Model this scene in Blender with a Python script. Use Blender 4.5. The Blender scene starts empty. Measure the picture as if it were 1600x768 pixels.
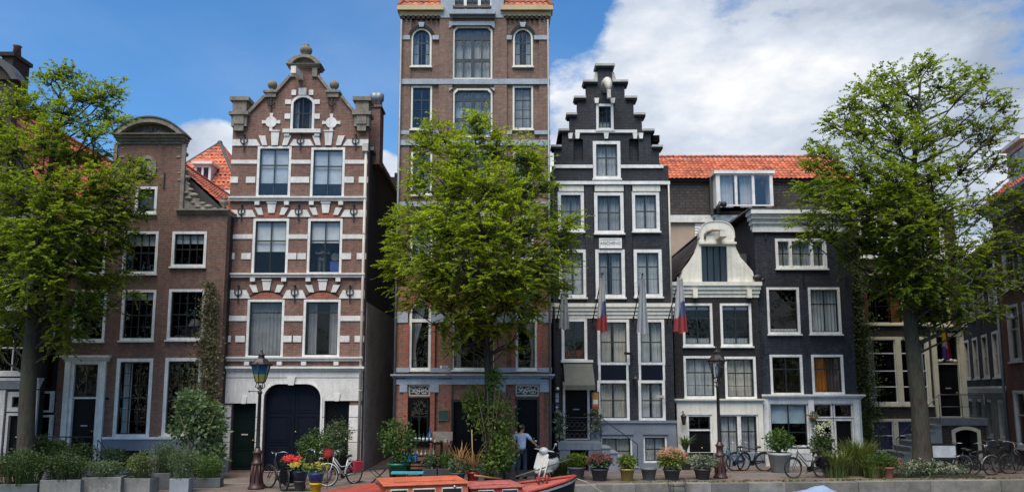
SKYV = .66; CLOUDV = 3.7; SKYS = .1; SUNS = 1.8; SUNA = 42; EXPO = 1.5
import bpy, bmesh, math, random
import numpy as np
from mathutils import Vector, Matrix, noise as mnoise
from mathutils.geometry import tessellate_polygon
random.seed(7); RNG = np.random.default_rng(11)
SC = bpy.context.scene; COL = SC.collection
PI = math.pi
# ------------------------------------------------------------------ camera model (photograph pixels, 1600 x 768)
F = 1155.0; PX0 = 800.0; PY0 = 468.0; PITCH = math.radians(7.0); CAMH = 3.0
CT, ST = math.cos(PITCH), math.sin(PITCH)
def ray(px, py):
    x = (px - PX0) / F; y = -(py - PY0) / F
    return Vector((x, CT - ST * y, ST + CT * y))
def at(px, py, D):                       # the point at depth y = D seen at a pixel
    r = ray(px, py); t = D / r.y
    return Vector((r.x * t, D, CAMH + r.z * t))
def ground(px, py, z=0.0):
    r = ray(px, py); t = (z - CAMH) / r.z
    return Vector((r.x * t, r.y * t, z))
def depth_of(py): return ground(800, py).y
# ------------------------------------------------------------------ materials
MATS = {}
def nodes_of(name):
    m = bpy.data.materials.new(name); m.use_nodes = True
    nt = m.node_tree; b = nt.nodes['Principled BSDF']
    return m, nt, b
def L(nt, a, b): nt.links.new(a, b)
def mth(nt, op, a, b=None, clamp=False):
    n = nt.nodes.new('ShaderNodeMath'); n.operation = op; n.use_clamp = clamp
    for i, v in enumerate((a, b)):
        if v is None: continue
        if isinstance(v, (int, float)): n.inputs[i].default_value = v
        else: L(nt, v, n.inputs[i])
    return n.outputs[0]
def mixc(nt, fac, a, b, mode='MIX'):
    n = nt.nodes.new('ShaderNodeMix'); n.data_type = 'RGBA'; n.blend_type = mode
    for s, v in ((n.inputs[0], fac), (n.inputs[6], a), (n.inputs[7], b)):
        if isinstance(v, (int, float)): s.default_value = v
        elif isinstance(v, tuple): s.default_value = (*v, 1) if len(v) == 3 else v
        else: L(nt, v, s)
    return n.outputs[2]
def noise(nt, vec, scale, detail=4, rough=.55):
    n = nt.nodes.new('ShaderNodeTexNoise'); n.inputs['Scale'].default_value = scale
    n.inputs['Detail'].default_value = detail; n.inputs['Roughness'].default_value = rough
    if vec is not None: L(nt, vec, n.inputs['Vector'])
    return n.outputs['Fac']
def ramp(nt, fac, stops):
    n = nt.nodes.new('ShaderNodeValToRGB'); e = n.color_ramp.elements
    while len(e) < len(stops): e.new(.5)
    for i, (p, c) in enumerate(stops):
        e[i].position = p; e[i].color = (*c, 1) if isinstance(c, tuple) else (c, c, c, 1)
    L(nt, fac, n.inputs[0]); return n.outputs[0]
def bump(nt, b, h, strength=.3, dist=.02):
    n = nt.nodes.new('ShaderNodeBump'); n.inputs['Strength'].default_value = strength
    n.inputs['Distance'].default_value = dist; L(nt, h, n.inputs['Height']); L(nt, n.outputs[0], b.inputs['Normal'])
def objco(nt): return nt.nodes.new('ShaderNodeTexCoord').outputs['Object']
def geopos(nt): return nt.nodes.new('ShaderNodeNewGeometry').outputs['Position']
def plain(name, col, rough=.6, var=.18, scale=3.0, metal=0.0, spec=.5, bmp=.0, fine=0.0):
    """paint, stone, metal ... with uneven wear"""
    if name in MATS: return MATS[name]
    m, nt, b = nodes_of(name)
    co = objco(nt)
    n1 = noise(nt, co, scale, 6, .65)
    r = ramp(nt, n1, [(.3, 1 - var), (.7, 1 + var * .4)])
    c = mixc(nt, 1.0, col, r, 'MULTIPLY')
    if fine:                                            # rain streaks and grime
        mp = nt.nodes.new('ShaderNodeMapping'); mp.inputs['Scale'].default_value = (5.5, 5.5, .5); L(nt, co, mp.inputs[0])
        c = mixc(nt, ramp(nt, noise(nt, mp.outputs[0], 1.4, 6, .7), [(.50, 0.0), (.72, .42)]), c, tuple(q * .42 for q in col[:2]) + (col[2] * .36,))
    if fine:
        n2 = noise(nt, co, scale * 9, 3, .6)
        c = mixc(nt, 1.0, c, ramp(nt, n2, [(.35, 1 - fine), (.65, 1.0)]), 'MULTIPLY')
    L(nt, c, b.inputs['Base Color'])
    b.inputs['Roughness'].default_value = rough; b.inputs['Metallic'].default_value = metal
    b.inputs['Specular IOR Level'].default_value = spec
    if bmp: bump(nt, b, noise(nt, co, scale * 12, 4), bmp, .01)
    MATS[name] = m; return m
def brick(name, c1, c2, mortar, w=.21, h=.066, ms=.011, stain=.35, rough=.85, spread=1.0, dirty=(.5, .5, .5)):
    if name in MATS: return MATS[name]
    m, nt, b = nodes_of(name)
    co = objco(nt)
    sp = nt.nodes.new('ShaderNodeSeparateXYZ'); L(nt, co, sp.inputs[0])
    cb = nt.nodes.new('ShaderNodeCombineXYZ')
    L(nt, mth(nt, 'ADD', sp.outputs[0], sp.outputs[1]), cb.inputs[0]); L(nt, sp.outputs[2], cb.inputs[1])
    t = nt.nodes.new('ShaderNodeTexBrick'); L(nt, cb.outputs[0], t.inputs['Vector'])
    t.inputs['Scale'].default_value = 1; t.inputs['Brick Width'].default_value = w
    t.inputs['Row Height'].default_value = h; t.inputs['Mortar Size'].default_value = ms
    t.inputs['Mortar Smooth'].default_value = .2; t.inputs['Bias'].default_value = 0
    t.inputs['Color1'].default_value = (*c1, 1); t.inputs['Color2'].default_value = (*c2, 1)
    t.inputs['Mortar'].default_value = (*mortar, 1)
    # courses repainted / repaired over the years: broad tone patches and vertical run-off streaks
    n1 = noise(nt, co, .55, 7, .65)
    mp = nt.nodes.new('ShaderNodeMapping'); mp.inputs['Scale'].default_value = (2.6, 2.6, .22); L(nt, co, mp.inputs[0])
    n2 = noise(nt, mp.outputs[0], 1.3, 5, .6)
    n3 = noise(nt, cb.outputs[0], 7.0, 4, .7)
    c = mixc(nt, ramp(nt, n1, [(.36, min(1, stain * 1.5)), (.64, 0.0)]), t.outputs['Color'], mixc(nt, 1.0, t.outputs['Color'], dirty, 'MULTIPLY'))
    c = mixc(nt, 1.0, c, ramp(nt, n2, [(.3, 1 - stain * .6), (.62, 1.04)]), 'MULTIPLY')
    c = mixc(nt, 1.0, c, ramp(nt, n3, [(.3, 1 - .3 * spread), (.7, 1 + .22 * spread)]), 'MULTIPLY')
    L(nt, c, b.inputs['Base Color']); b.inputs['Roughness'].default_value = rough
    b.inputs['Specular IOR Level'].default_value = .3
    bump(nt, b, mth(nt, 'ADD', mth(nt, 'MULTIPLY', t.outputs['Fac'], -1.0), mth(nt, 'MULTIPLY', n3, .5)), .5, .012)
    MATS[name] = m; return m
def glassmat(name='window_glass', tint=(.92, .94, .94), base=.045, dark=0):
    if name in MATS: return MATS[name]
    m = bpy.data.materials.new(name); m.use_nodes = True; nt = m.node_tree; nt.nodes.clear()
    o = nt.nodes.new('ShaderNodeOutputMaterial'); mx = nt.nodes.new('ShaderNodeMixShader')
    tr = nt.nodes.new('ShaderNodeBsdfTransparent'); tr.inputs[0].default_value = (*tint, 1)
    gl = nt.nodes.new('ShaderNodeBsdfGlossy'); gl.inputs['Roughness'].default_value = .02
    gl.inputs[0].default_value = (.95, .97, 1, 1)
    g = nt.nodes.new('ShaderNodeNewGeometry'); dp = nt.nodes.new('ShaderNodeVectorMath'); dp.operation = 'DOT_PRODUCT'
    L(nt, g.outputs['Incoming'], dp.inputs[0]); L(nt, g.outputs['True Normal'], dp.inputs[1])
    fr = mth(nt, 'POWER', mth(nt, 'SUBTRACT', 1.0, mth(nt, 'ABSOLUTE', dp.outputs['Value']), True), 5.0)   # Schlick, the same from both sides of the thin pane
    fac = mth(nt, 'ADD', mth(nt, 'MULTIPLY', fr, .9), base, True)
    bp = nt.nodes.new('ShaderNodeBump'); bp.inputs['Strength'].default_value = .3; bp.inputs['Distance'].default_value = .04
    L(nt, noise(nt, geopos(nt), 1.6, 2), bp.inputs['Height']); L(nt, bp.outputs[0], gl.inputs['Normal'])
    L(nt, fac, mx.inputs[0]); L(nt, tr.outputs[0], mx.inputs[1]); L(nt, gl.outputs[0], mx.inputs[2])
    L(nt, mx.outputs[0], o.inputs[0]); MATS[name] = m; return m
def leafmat(name, cols, trans=.45, rough=.5):
    """each leaf (mesh island) takes its own tone"""
    if name in MATS: return MATS[name]
    m, nt, b = nodes_of(name)
    g = nt.nodes.new('ShaderNodeNewGeometry')
    n = len(cols); c = ramp(nt, g.outputs['Random Per Island'], [((i + .5) / n, cl) for i, cl in enumerate(cols)])
    big = noise(nt, g.outputs['Position'], .9, 3)
    c = mixc(nt, 1.0, c, ramp(nt, big, [(.3, .78), (.7, 1.18)]), 'MULTIPLY')
    L(nt, c, b.inputs['Base Color']); b.inputs['Roughness'].default_value = rough
    b.inputs['Specular IOR Level'].default_value = .35
    tl = nt.nodes.new('ShaderNodeBsdfTranslucent'); L(nt, mixc(nt, 1.0, c, (1.5, 1.45, .5), 'MULTIPLY'), tl.inputs[0])
    mx = nt.nodes.new('ShaderNodeMixShader'); mx.inputs[0].default_value = trans
    L(nt, b.outputs[0], mx.inputs[1]); L(nt, tl.outputs[0], mx.inputs[2])
    L(nt, mx.outputs[0], nt.nodes['Material Output'].inputs[0]); MATS[name] = m; return m
def tilemat(name, c1, c2, c3):
    if name in MATS: return MATS[name]
    m, nt, b = nodes_of(name)
    g = nt.nodes.new('ShaderNodeNewGeometry')
    c = ramp(nt, g.outputs['Random Per Island'], [(.1, c1), (.5, c2), (.9, c3)])
    n1 = noise(nt, g.outputs['Position'], 1.1, 6, .7)
    c = mixc(nt, 1.0, c, ramp(nt, n1, [(.3, .5), (.62, 1.08)]), 'MULTIPLY')
    c = mixc(nt, ramp(nt, noise(nt, g.outputs['Position'], 3.1, 6, .7), [(.54, 0.0), (.72, .6)]), c, (.10, .075, .05))
    L(nt, c, b.inputs['Base Color']); b.inputs['Roughness'].default_value = .6
    MATS[name] = m; return m
def fabric(name, col, trans=.3):
    if name in MATS: return MATS[name]
    m, nt, b = nodes_of(name)
    L(nt, mixc(nt, 1.0, col, ramp(nt, noise(nt, objco(nt), 2.5, 4), [(.3, .8), (.7, 1.05)]), 'MULTIPLY'), b.inputs['Base Color'])
    b.inputs['Roughness'].default_value = .9; b.inputs['Specular IOR Level'].default_value = .1
    tl = nt.nodes.new('ShaderNodeBsdfTranslucent'); tl.inputs[0].default_value = (*col, 1)
    mx = nt.nodes.new('ShaderNodeMixShader'); mx.inputs[0].default_value = trans
    L(nt, b.outputs[0], mx.inputs[1]); L(nt, tl.outputs[0], mx.inputs[2]); L(nt, mx.outputs[0], nt.nodes['Material Output'].inputs[0])
    MATS[name] = m; return m
# ------------------------------------------------------------------ mesh builder
def ngon(cx, cz, r, n, a0=0.0, sx=1.0): return [(cx + r * sx * math.cos(a0 + 2 * PI * i / n), cz + r * math.sin(a0 + 2 * PI * i / n)) for i in range(n)]
class MB:
    def __init__(s): s.v = []; s.f = []; s.sm = []; s.mi = []
    def add(s, vs, fs, smooth=False, mi=0):
        o = len(s.v); s.v += [tuple(v) for v in vs]
        for f in fs: s.f.append(tuple(i + o for i in f)); s.sm.append(smooth); s.mi.append(mi)
        return s
    def box(s, x0, x1, y0, y1, z0, z1, mi=0):
        return s.add([(x0, y0, z0), (x1, y0, z0), (x1, y1, z0), (x0, y1, z0), (x0, y0, z1), (x1, y0, z1), (x1, y1, z1), (x0, y1, z1)],
                     [(0, 3, 2, 1), (4, 5, 6, 7), (0, 1, 5, 4), (1, 2, 6, 5), (2, 3, 7, 6), (3, 0, 4, 7)], mi=mi)
    def hexa(s, p, mi=0): return s.add(p, [(0, 3, 2, 1), (4, 5, 6, 7), (0, 1, 5, 4), (1, 2, 6, 5), (2, 3, 7, 6), (3, 0, 4, 7)], mi=mi)
    def prism(s, outer, y0, y1, holes=(), mi=0):
        """polygon in x-z with holes, extruded from y0 (front) to y1"""
        dd = lambda lp: [p for i, p in enumerate(lp) if abs(p[0] - lp[i - 1][0]) + abs(p[1] - lp[i - 1][1]) > 1e-6]
        loops = [dd(list(outer))] + [dd(list(h)) for h in holes]
        tris = tessellate_polygon([[Vector((x, z, 0)) for x, z in lp] for lp in loops])
        flat = [p for lp in loops for p in lp]; n = len(flat)
        vs = [(x, y0, z) for x, z in flat] + [(x, y1, z) for x, z in flat]; fs = []
        for a, b, c in tris:
            (ax, az), (bx, bz), (cx, cz) = flat[a], flat[b], flat[c]
            cr = (bx - ax) * (cz - az) - (bz - az) * (cx - ax)
            if abs(cr) < 1e-12: continue
            if cr < 0: b, c = c, b
            fs += [(a, b, c), (n + a, n + c, n + b)]
        o = 0
        for k, lp in enumerate(loops):
            ar = sum(lp[i][0] * lp[(i + 1) % len(lp)][1] - lp[(i + 1) % len(lp)][0] * lp[i][1] for i in range(len(lp)))
            for i in range(len(lp)):
                a, b = o + i, o + (i + 1) % len(lp)
                if (ar > 0) == (k == 0): fs.append((a, n + a, n + b, b))
                else: fs.append((a, b, n + b, n + a))
            o += len(lp)
        return s.add(vs, fs, mi=mi)
    def tube(s, pts, r, n=8, caps=True, mi=0, smooth=True):
        pts = [Vector(p) for p in pts]; rs = r if isinstance(r, (list, tuple)) else [r] * len(pts)
        vs = []; prev = None
        for i, p in enumerate(pts):
            t = (pts[min(i + 1, len(pts) - 1)] - pts[max(i - 1, 0)]); t.normalize()
            if prev is None:
                u = t.cross(Vector((0, 0, 1))); u = u if u.length > .05 else t.cross(Vector((1, 0, 0)))
            else: u = prev - t * prev.dot(t)
            u.normalize(); prev = u; w = t.cross(u)
            vs += [p + (u * math.cos(2 * PI * k / n) + w * math.sin(2 * PI * k / n)) * rs[i] for k in range(n)]
        fs = [(i * n + k, i * n + (k + 1) % n, (i + 1) * n + (k + 1) % n, (i + 1) * n + k) for i in range(len(pts) - 1) for k in range(n)]
        if caps: fs += [tuple(range(n))[::-1], tuple((len(pts) - 1) * n + k for k in range(n))]
        return s.add(vs, fs, smooth, mi)
    def lathe(s, prof, c=(0, 0, 0), n=20, mi=0, smooth=True):
        vs = [(c[0] + r * math.cos(2 * PI * k / n), c[1] + r * math.sin(2 * PI * k / n), c[2] + z) for r, z in prof for k in range(n)]
        fs = [(i * n + k, i * n + (k + 1) % n, (i + 1) * n + (k + 1) % n, (i + 1) * n + k) for i in range(len(prof) - 1) for k in range(n)]
        fs += [tuple(range(n))[::-1], tuple((len(prof) - 1) * n + k for k in range(n))]
        return s.add(vs, fs, smooth, mi)
    def torus(s, c, R, r, axis='y', n=36, m=7, mi=0, a0=0, a1=2 * PI):
        full = abs(a1 - a0 - 2 * PI) < 1e-6; N = n if full else n + 1
        vs = []
        for i in range(N):
            a = a0 + (a1 - a0) * i / n
            for k in range(m):
                b = 2 * PI * k / m; q = R + r * math.cos(b); h = r * math.sin(b)
                p = {'y': (q * math.cos(a), h, q * math.sin(a)), 'z': (q * math.cos(a), q * math.sin(a), h), 'x': (h, q * math.cos(a), q * math.sin(a))}[axis]
                vs.append((c[0] + p[0], c[1] + p[1], c[2] + p[2]))
        fs = [(i * m + k, i * m + (k + 1) % m, ((i + 1) % N) * m + (k + 1) % m, ((i + 1) % N) * m + k) for i in range(n) for k in range(m)]
        return s.add(vs, fs, True, mi)
    def ball(s, c, r, n=12, mi=0, sc=(1, 1, 1)):
        prof = [(r * math.sin(PI * i / n) + 1e-4, -r * math.cos(PI * i / n)) for i in range(n + 1)]
        o = len(s.v); s.lathe(prof, (0, 0, 0), n + 2, mi)
        for i in range(o, len(s.v)):
            v = s.v[i]; s.v[i] = (c[0] + v[0] * sc[0], c[1] + v[1] * sc[1], c[2] + v[2] * sc[2])
        return s
    def xf(s, M, start=0):
        for i in range(start, len(s.v)): s.v[i] = tuple(M @ Vector(s.v[i]))
        return s
    def build(s, name, mats, parent=None, bevel=0):
        me = bpy.data.meshes.new(name); me.from_pydata(s.v, [], s.f)
        for m in (mats if isinstance(mats, (list, tuple)) else [mats]): me.materials.append(m)
        me.polygons.foreach_set('use_smooth', s.sm); me.polygons.foreach_set('material_index', s.mi); me.update()
        o = bpy.data.objects.new(name, me); COL.objects.link(o)
        if parent is not None: o.parent = parent
        if bevel:
            md = o.modifiers.new('bevel', 'BEVEL'); md.width = bevel; md.segments = 2; md.limit_method = 'ANGLE'; md.angle_limit = .7
        return o
def split_pieces(mb, tol=.012):
    """separate pieces of a builder (touching pieces stay together), each as a builder of its own"""
    par = list(range(len(mb.v)))
    def fd(i):
        while par[i] != i: par[i] = par[par[i]]; i = par[i]
        return i
    for f in mb.f:
        for a in f[1:]:
            ra, rb = fd(f[0]), fd(a)
            if ra != rb: par[rb] = ra
    isl = {}
    for i in range(len(mb.v)): isl.setdefault(fd(i), []).append(i)
    ks = list(isl); bb = [([min(mb.v[i][c] for i in isl[k]) - tol for c in range(3)], [max(mb.v[i][c] for i in isl[k]) + tol for c in range(3)]) for k in ks]
    g = list(range(len(ks)))
    def fg(i):
        while g[i] != i: i = g[i]
        return i
    for i in range(len(ks)):
        for j in range(i + 1, len(ks)):
            if all(bb[i][0][c] <= bb[j][1][c] and bb[j][0][c] <= bb[i][1][c] for c in range(3)):
                a, b = fg(i), fg(j)
                if a != b: g[b] = a
    gid = {k: fg(i) for i, k in enumerate(ks)}; out = {}
    for i in range(len(mb.f)):
        out.setdefault(gid[fd(mb.f[i][0])], []).append(i)
    res = []
    for fl in out.values():
        m = MB(); mp = {}
        for i in fl:
            t = []
            for v in mb.f[i]:
                if v not in mp: mp[v] = len(m.v); m.v.append(mb.v[v])
                t.append(mp[v])
            m.f.append(tuple(t)); m.sm.append(mb.sm[i]); m.mi.append(mb.mi[i])
        res.append(m)
    return res
def build_split(mb, name, mat, parent, bevel=0):
    return [p.build(name, mat, parent, bevel) for p in split_pieces(mb)]
def quads(name, P, mat, parent=None):
    """P: (n,4,3) array of leaf quads"""
    n = len(P); me = bpy.data.meshes.new(name)
    me.vertices.add(n * 4); me.vertices.foreach_set('co', np.ascontiguousarray(P, dtype=np.float32).ravel())
    me.loops.add(n * 4); me.loops.foreach_set('vertex_index', np.arange(n * 4, dtype=np.int32))
    me.polygons.add(n); me.polygons.foreach_set('loop_start', np.arange(0, n * 4, 4, dtype=np.int32))
    me.polygons.foreach_set('loop_total', np.full(n, 4, dtype=np.int32)); me.update(calc_edges=True)
    me.materials.append(mat); o = bpy.data.objects.new(name, me); COL.objects.link(o)
    if parent is not None: o.parent = parent
    return o
def tag(o, label=None, cat=None, group=None, kind=None):
    if label: o['label'] = label
    if cat: o['category'] = cat
    if group: o['group'] = group
    if kind: o['kind'] = kind
    return o
def thing(name, label, cat, loc=(0, 0, 0), rz=0, group=None):
    o = bpy.data.objects.new(name, None); COL.objects.link(o); o.empty_display_size = .2
    o.location = loc; o.rotation_euler = (0, 0, rz); return tag(o, label, cat, group)
def copy_tree(o, parent=None):
    c = o.copy(); COL.objects.link(c)
    if parent is not None: c.parent = parent
    for ch in [x for x in bpy.data.objects if x.parent == o]: copy_tree(ch, c)
    return c
# ------------------------------------------------------------------ foliage
def unit(a): return a / np.maximum(np.linalg.norm(a, axis=-1, keepdims=True), 1e-9)
def leaf_quads(pos, dirs, nrm, ln, wd):
    side = unit(np.cross(nrm, dirs)); ln = ln[:, None]; wd = wd[:, None]
    n2 = unit(np.cross(dirs, side))
    a = pos; b = pos + dirs * ln * .45 + side * wd * .5 - n2 * wd * .10
    c = pos + dirs * ln; d = pos + dirs * ln * .45 - side * wd * .5 - n2 * wd * .10
    return np.stack([a, b, c, d], 1)
def leaf_ball(c, rad, n, size, up=.5, shell=.55, droop=.25, rng=RNG):
    """leaves spread through an uneven blob"""
    d = unit(rng.normal(size=(n, 3))); r = rng.uniform(shell, 1.0, n) ** .6
    lump = 1 + .22 * np.sin(d[:, 0] * 5 + c[0] * 3) * np.sin(d[:, 1] * 6 + c[1]) + .16 * np.sin(d[:, 2] * 8 + c[2] * 5)
    pos = np.array(c) + d * (r * lump)[:, None] * np.array(rad)
    dr = unit(d * .8 + rng.normal(size=(n, 3)) * .7 + np.array([0, 0, -droop])); nr = unit(d * .6 + np.array([0, 0, up]) + rng.normal(size=(n, 3)) * .5)
    s = size * rng.uniform(.65, 1.25, n)
    return leaf_quads(pos, dr, nr, s, s * .55)
def sprays(c, rad, n, ln, size, axis, rng=RNG, lpt=20):
    """n flat drooping sprays of leaves inside a clump; axis = crown centre, sprays grow away from it"""
    c = np.array(c); out = []
    d = unit(rng.normal(size=(n, 3))); p0 = c + d * (rng.uniform(.1, 1.0, n) ** .55)[:, None] * np.array(rad)
    og = unit(p0 - np.array(axis)); og[:, 2] *= .35
    h = unit(og * .9 + rng.normal(size=(n, 3)) * np.array([.7, .7, .42]) + np.array([0, 0, .10]))
    lnn = ln * rng.uniform(.55, 1.25, n)
    for k in range(lpt):
        t = (k + rng.uniform(0, 1, n)) / lpt
        drp = -.22 * t * t
        pos = p0 + h * (lnn * t)[:, None]; pos[:, 2] += drp * lnn
        sd = unit(np.cross(h, np.tile([0., 0., 1.], (n, 1)))) * (1 if k % 2 else -1)
        dr = unit(h * .75 + sd * .8 + rng.normal(size=(n, 3)) * .28 + np.array([0, 0, -.18]))
        nr = unit(np.array([0, -.15, 1.0]) + rng.normal(size=(n, 3)) * .5)
        s = size * rng.uniform(.5, 1.35, n) * (1 - .25 * t)
        out.append(leaf_quads(pos, dr, nr, s, s * .6))
    return np.concatenate(out), p0, p0 + h * lnn[:, None] * .8
# ------------------------------------------------------------------ palette
WHITE = plain('white_paint', (.80, .79, .75), .5, .24, 1.9, fine=.16); VIGWHITE = plain('vignette_dimmed_white', (.52, .51, .48), .6, .3, 1.7, fine=.15)  # the second white has lens vignetting painted in, for the edge houses
CREAM = plain('cream_paint', (.74, .71, .61), .55, .16, 1.7, fine=.1)
YELLOWISH = plain('ochre_white_paint', (.62, .57, .42), .55, .15, 1.7)
STONE = plain('pale_sandstone', (.60, .57, .50), .85, .28, 2.2, fine=.2, bmp=.15)
WHITESTONE = plain('white_stone', (.74, .72, .68), .8, .22, 1.6, fine=.12, bmp=.1)
OLDSTONE = plain('weathered_stone', (.30, .265, .215), .9, .5, 3.0, fine=.4, bmp=.4)
GREYSTONE = plain('grey_hardstone', (.20, .22, .25), .8, .22, 1.5, fine=.15, bmp=.1)
PLINTH = plain('blue_grey_plinth_paint', (.175, .20, .235), .7, .22, 1.2, fine=.12)
BLUEBAND = plain('blue_grey_stone_band', (.34, .39, .455), .75, .22, 1.5, fine=.15)
SASHB = plain('black_green_paint', (.012, .016, .016), .4, .2, 2)
SASHN = plain('navy_sash_paint', (.02, .035, .045), .4, .2, 2)
BLACKP = plain('black_gloss_paint', (.006, .0065, .007), .45, .25, 1.5, spec=.12)
GREENP = plain('dark_green_door_paint', (.006, .014, .012), .45, .25, 1.5, spec=.12)
NAVYP = plain('navy_gate_paint', (.006, .009, .018), .5, .3, 1.2, spec=.12)
IRON = plain('black_iron', (.014, .014, .015), .5, .3, 5)
LEAD = plain('dark_lead', (.06, .06, .062), .6, .3, 3)
ZINC = plain('zinc_grey', (.22, .24, .26), .5, .25, 3, metal=.3)
PIPE = plain('pale_drainpipe', (.48, .45, .39), .6, .25, 2)
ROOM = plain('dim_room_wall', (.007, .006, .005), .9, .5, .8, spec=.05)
SLATE = plain('dark_roof_slate', (.05, .045, .042), .8, .35, 2, fine=.3)
OCHRE = plain('ochre_cornice_paint', (.46, .36, .20), .6, .2, 2)
BRASS = plain('brass', (.5, .36, .12), .3, .1, 3, metal=.9)
GLASS = glassmat(base=.026); GLASSB = glassmat('sky_facing_glass', (.86, .91, .95), .07)
NET = fabric('net_curtain', (.62, .63, .62), .2)
NETW = fabric('warm_net_curtain', (.62, .58, .50), .2); NETG = fabric('grey_net_curtain', (.42, .44, .45), .2)
BLIND = fabric('pale_roller_blind', (.62, .64, .65), .1)
GREYDRAPE = fabric('grey_drape', (.33, .33, .34), .25)
ORANGEC = fabric('orange_curtain', (.75, .22, .02), .4)
REDC = fabric('dusky_red_curtain', (.38, .09, .08), .3)
VIOLETC = fabric('violet_curtain', (.16, .14, .26), .3)
BR_H1 = brick('purple_brown_brick', (.255, .122, .082), (.175, .085, .062), (.20, .165, .14))
BR_H2 = brick('red_brown_brick', (.275, .130, .092), (.195, .092, .068), (.22, .175, .15))
BR_TW = brick('grey_brown_brick', (.285, .165, .118), (.215, .125, .092), (.20, .16, .135), stain=.3)
BR_TWL = brick('warm_red_brick', (.36, .150, .098), (.27, .115, .078), (.24, .17, .13), stain=.3)
BR_QUO = brick('bright_red_brick', (.44, .115, .068), (.34, .09, .058), (.28, .17, .13), stain=.2)
BR_BLK = brick('black_painted_brick', (.055, .058, .066), (.034, .036, .042), (.014, .015, .018), stain=.6, spread=1.7, rough=.55, dirty=(.5, .5, .5))
BR_BRNB = brick('brown_black_brick', (.042, .034, .032), (.024, .020, .020), (.014, .012, .012), stain=.45, spread=1.2, rough=.6)
BR_NAVY = brick('blue_black_painted_brick', (.052, .058, .076), (.033, .037, .050), (.016, .018, .024), stain=.6, spread=1.7, rough=.55, dirty=(.55, .55, .58))
BR_DRK = brick('dark_brown_brick', (.080, .058, .046), (.052, .040, .034), (.06, .048, .04))
BR_MATT = brick('matt_black_brick', (.022, .020, .020), (.015, .014, .014), (.012, .011, .011), rough=.95)
BR_RED = brick('deep_red_brick', (.20, .072, .052), (.15, .055, .042), (.14, .09, .07))
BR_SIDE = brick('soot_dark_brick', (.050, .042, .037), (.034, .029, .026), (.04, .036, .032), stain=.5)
TILE = tilemat('orange_pantile', (.36, .085, .040), (.56, .130, .052), (.60, .17, .075))
TILED = tilemat('dark_pantile', (.05, .042, .038), (.065, .055, .05), (.04, .034, .032))
TILEB = tilemat('brown_orange_pantile', (.40, .11, .05), (.30, .09, .05), (.50, .15, .06))

def shape(x0, x1, z0, z1, arch=None, k=0.0):
    if arch is None: return [(x0, z0), (x1, z0), (x1, z1), (x0, z1)]
    if arch == 'cut':
        c = .16 - k * .3; return [(x0, z0), (x1, z0), (x1, z1 - c), (x1 - c, z1), (x0 + c, z1), (x0, z1 - c)]
    w = x1 - x0; xm = (x0 + x1) / 2
    if arch == 'round': rise = w / 2
    elif arch == 'gate': 
        r = .55 - k; return [(x0, z0), (x1, z0)] + [(x1 - r + r * math.cos(a), z1 - r + r * math.sin(a)) for a in np.linspace(0, PI / 2, 7)] + [(x0 + r - r * math.sin(a), z1 - r + r * math.cos(a)) for a in np.linspace(0, PI / 2, 7)]
    elif arch == 'high': rise = w * .30
    else: rise = w * .14
    R = (w * w / 4 + rise * rise) / (2 * rise); zc = z1 - R; a0 = math.asin(min(1, w / 2 / R))
    return [(x0, z0), (x1, z0)] + [(xm + R * math.sin(a), zc + R * math.cos(a)) for a in np.linspace(a0, -a0, 13)]
def wavy(mb, x0, x1, z0, z1, y, amp=.03, per=.14, taper=None):
    n = max(6, int((x1 - x0) / per * 6)); vs = []; ph = random.uniform(0, 6)
    rows = [(z1, 0), (z0, 1)] if taper is None else [(z1 + (z0 - z1) * t, t) for t in np.linspace(0, 1, 9)]
    for z, t in rows:
        for i in range(n + 1):
            u = i / n; x = x0 + (x1 - x0) * u
            if taper:                                   # tied back towards one side at two thirds
                g = 1 - .78 * (t / .68) ** 1.2 if t < .68 else .22 + .14 * (t - .68) / .32
                x = (x0 + (x - x0) * g) if taper == 'l' else (x1 - (x1 - x) * g)
            vs.append((x, y + amp * math.sin(2 * PI * u * (x1 - x0) / per + ph) + amp * .5 * math.sin(u * 9.3 + ph), z))
    m = n + 1
    mb.add(vs, [(r * m + i, r * m + i + 1, (r + 1) * m + i + 1, (r + 1) * m + i) for r in range(len(rows) - 1) for i in range(n)], True)
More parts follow.
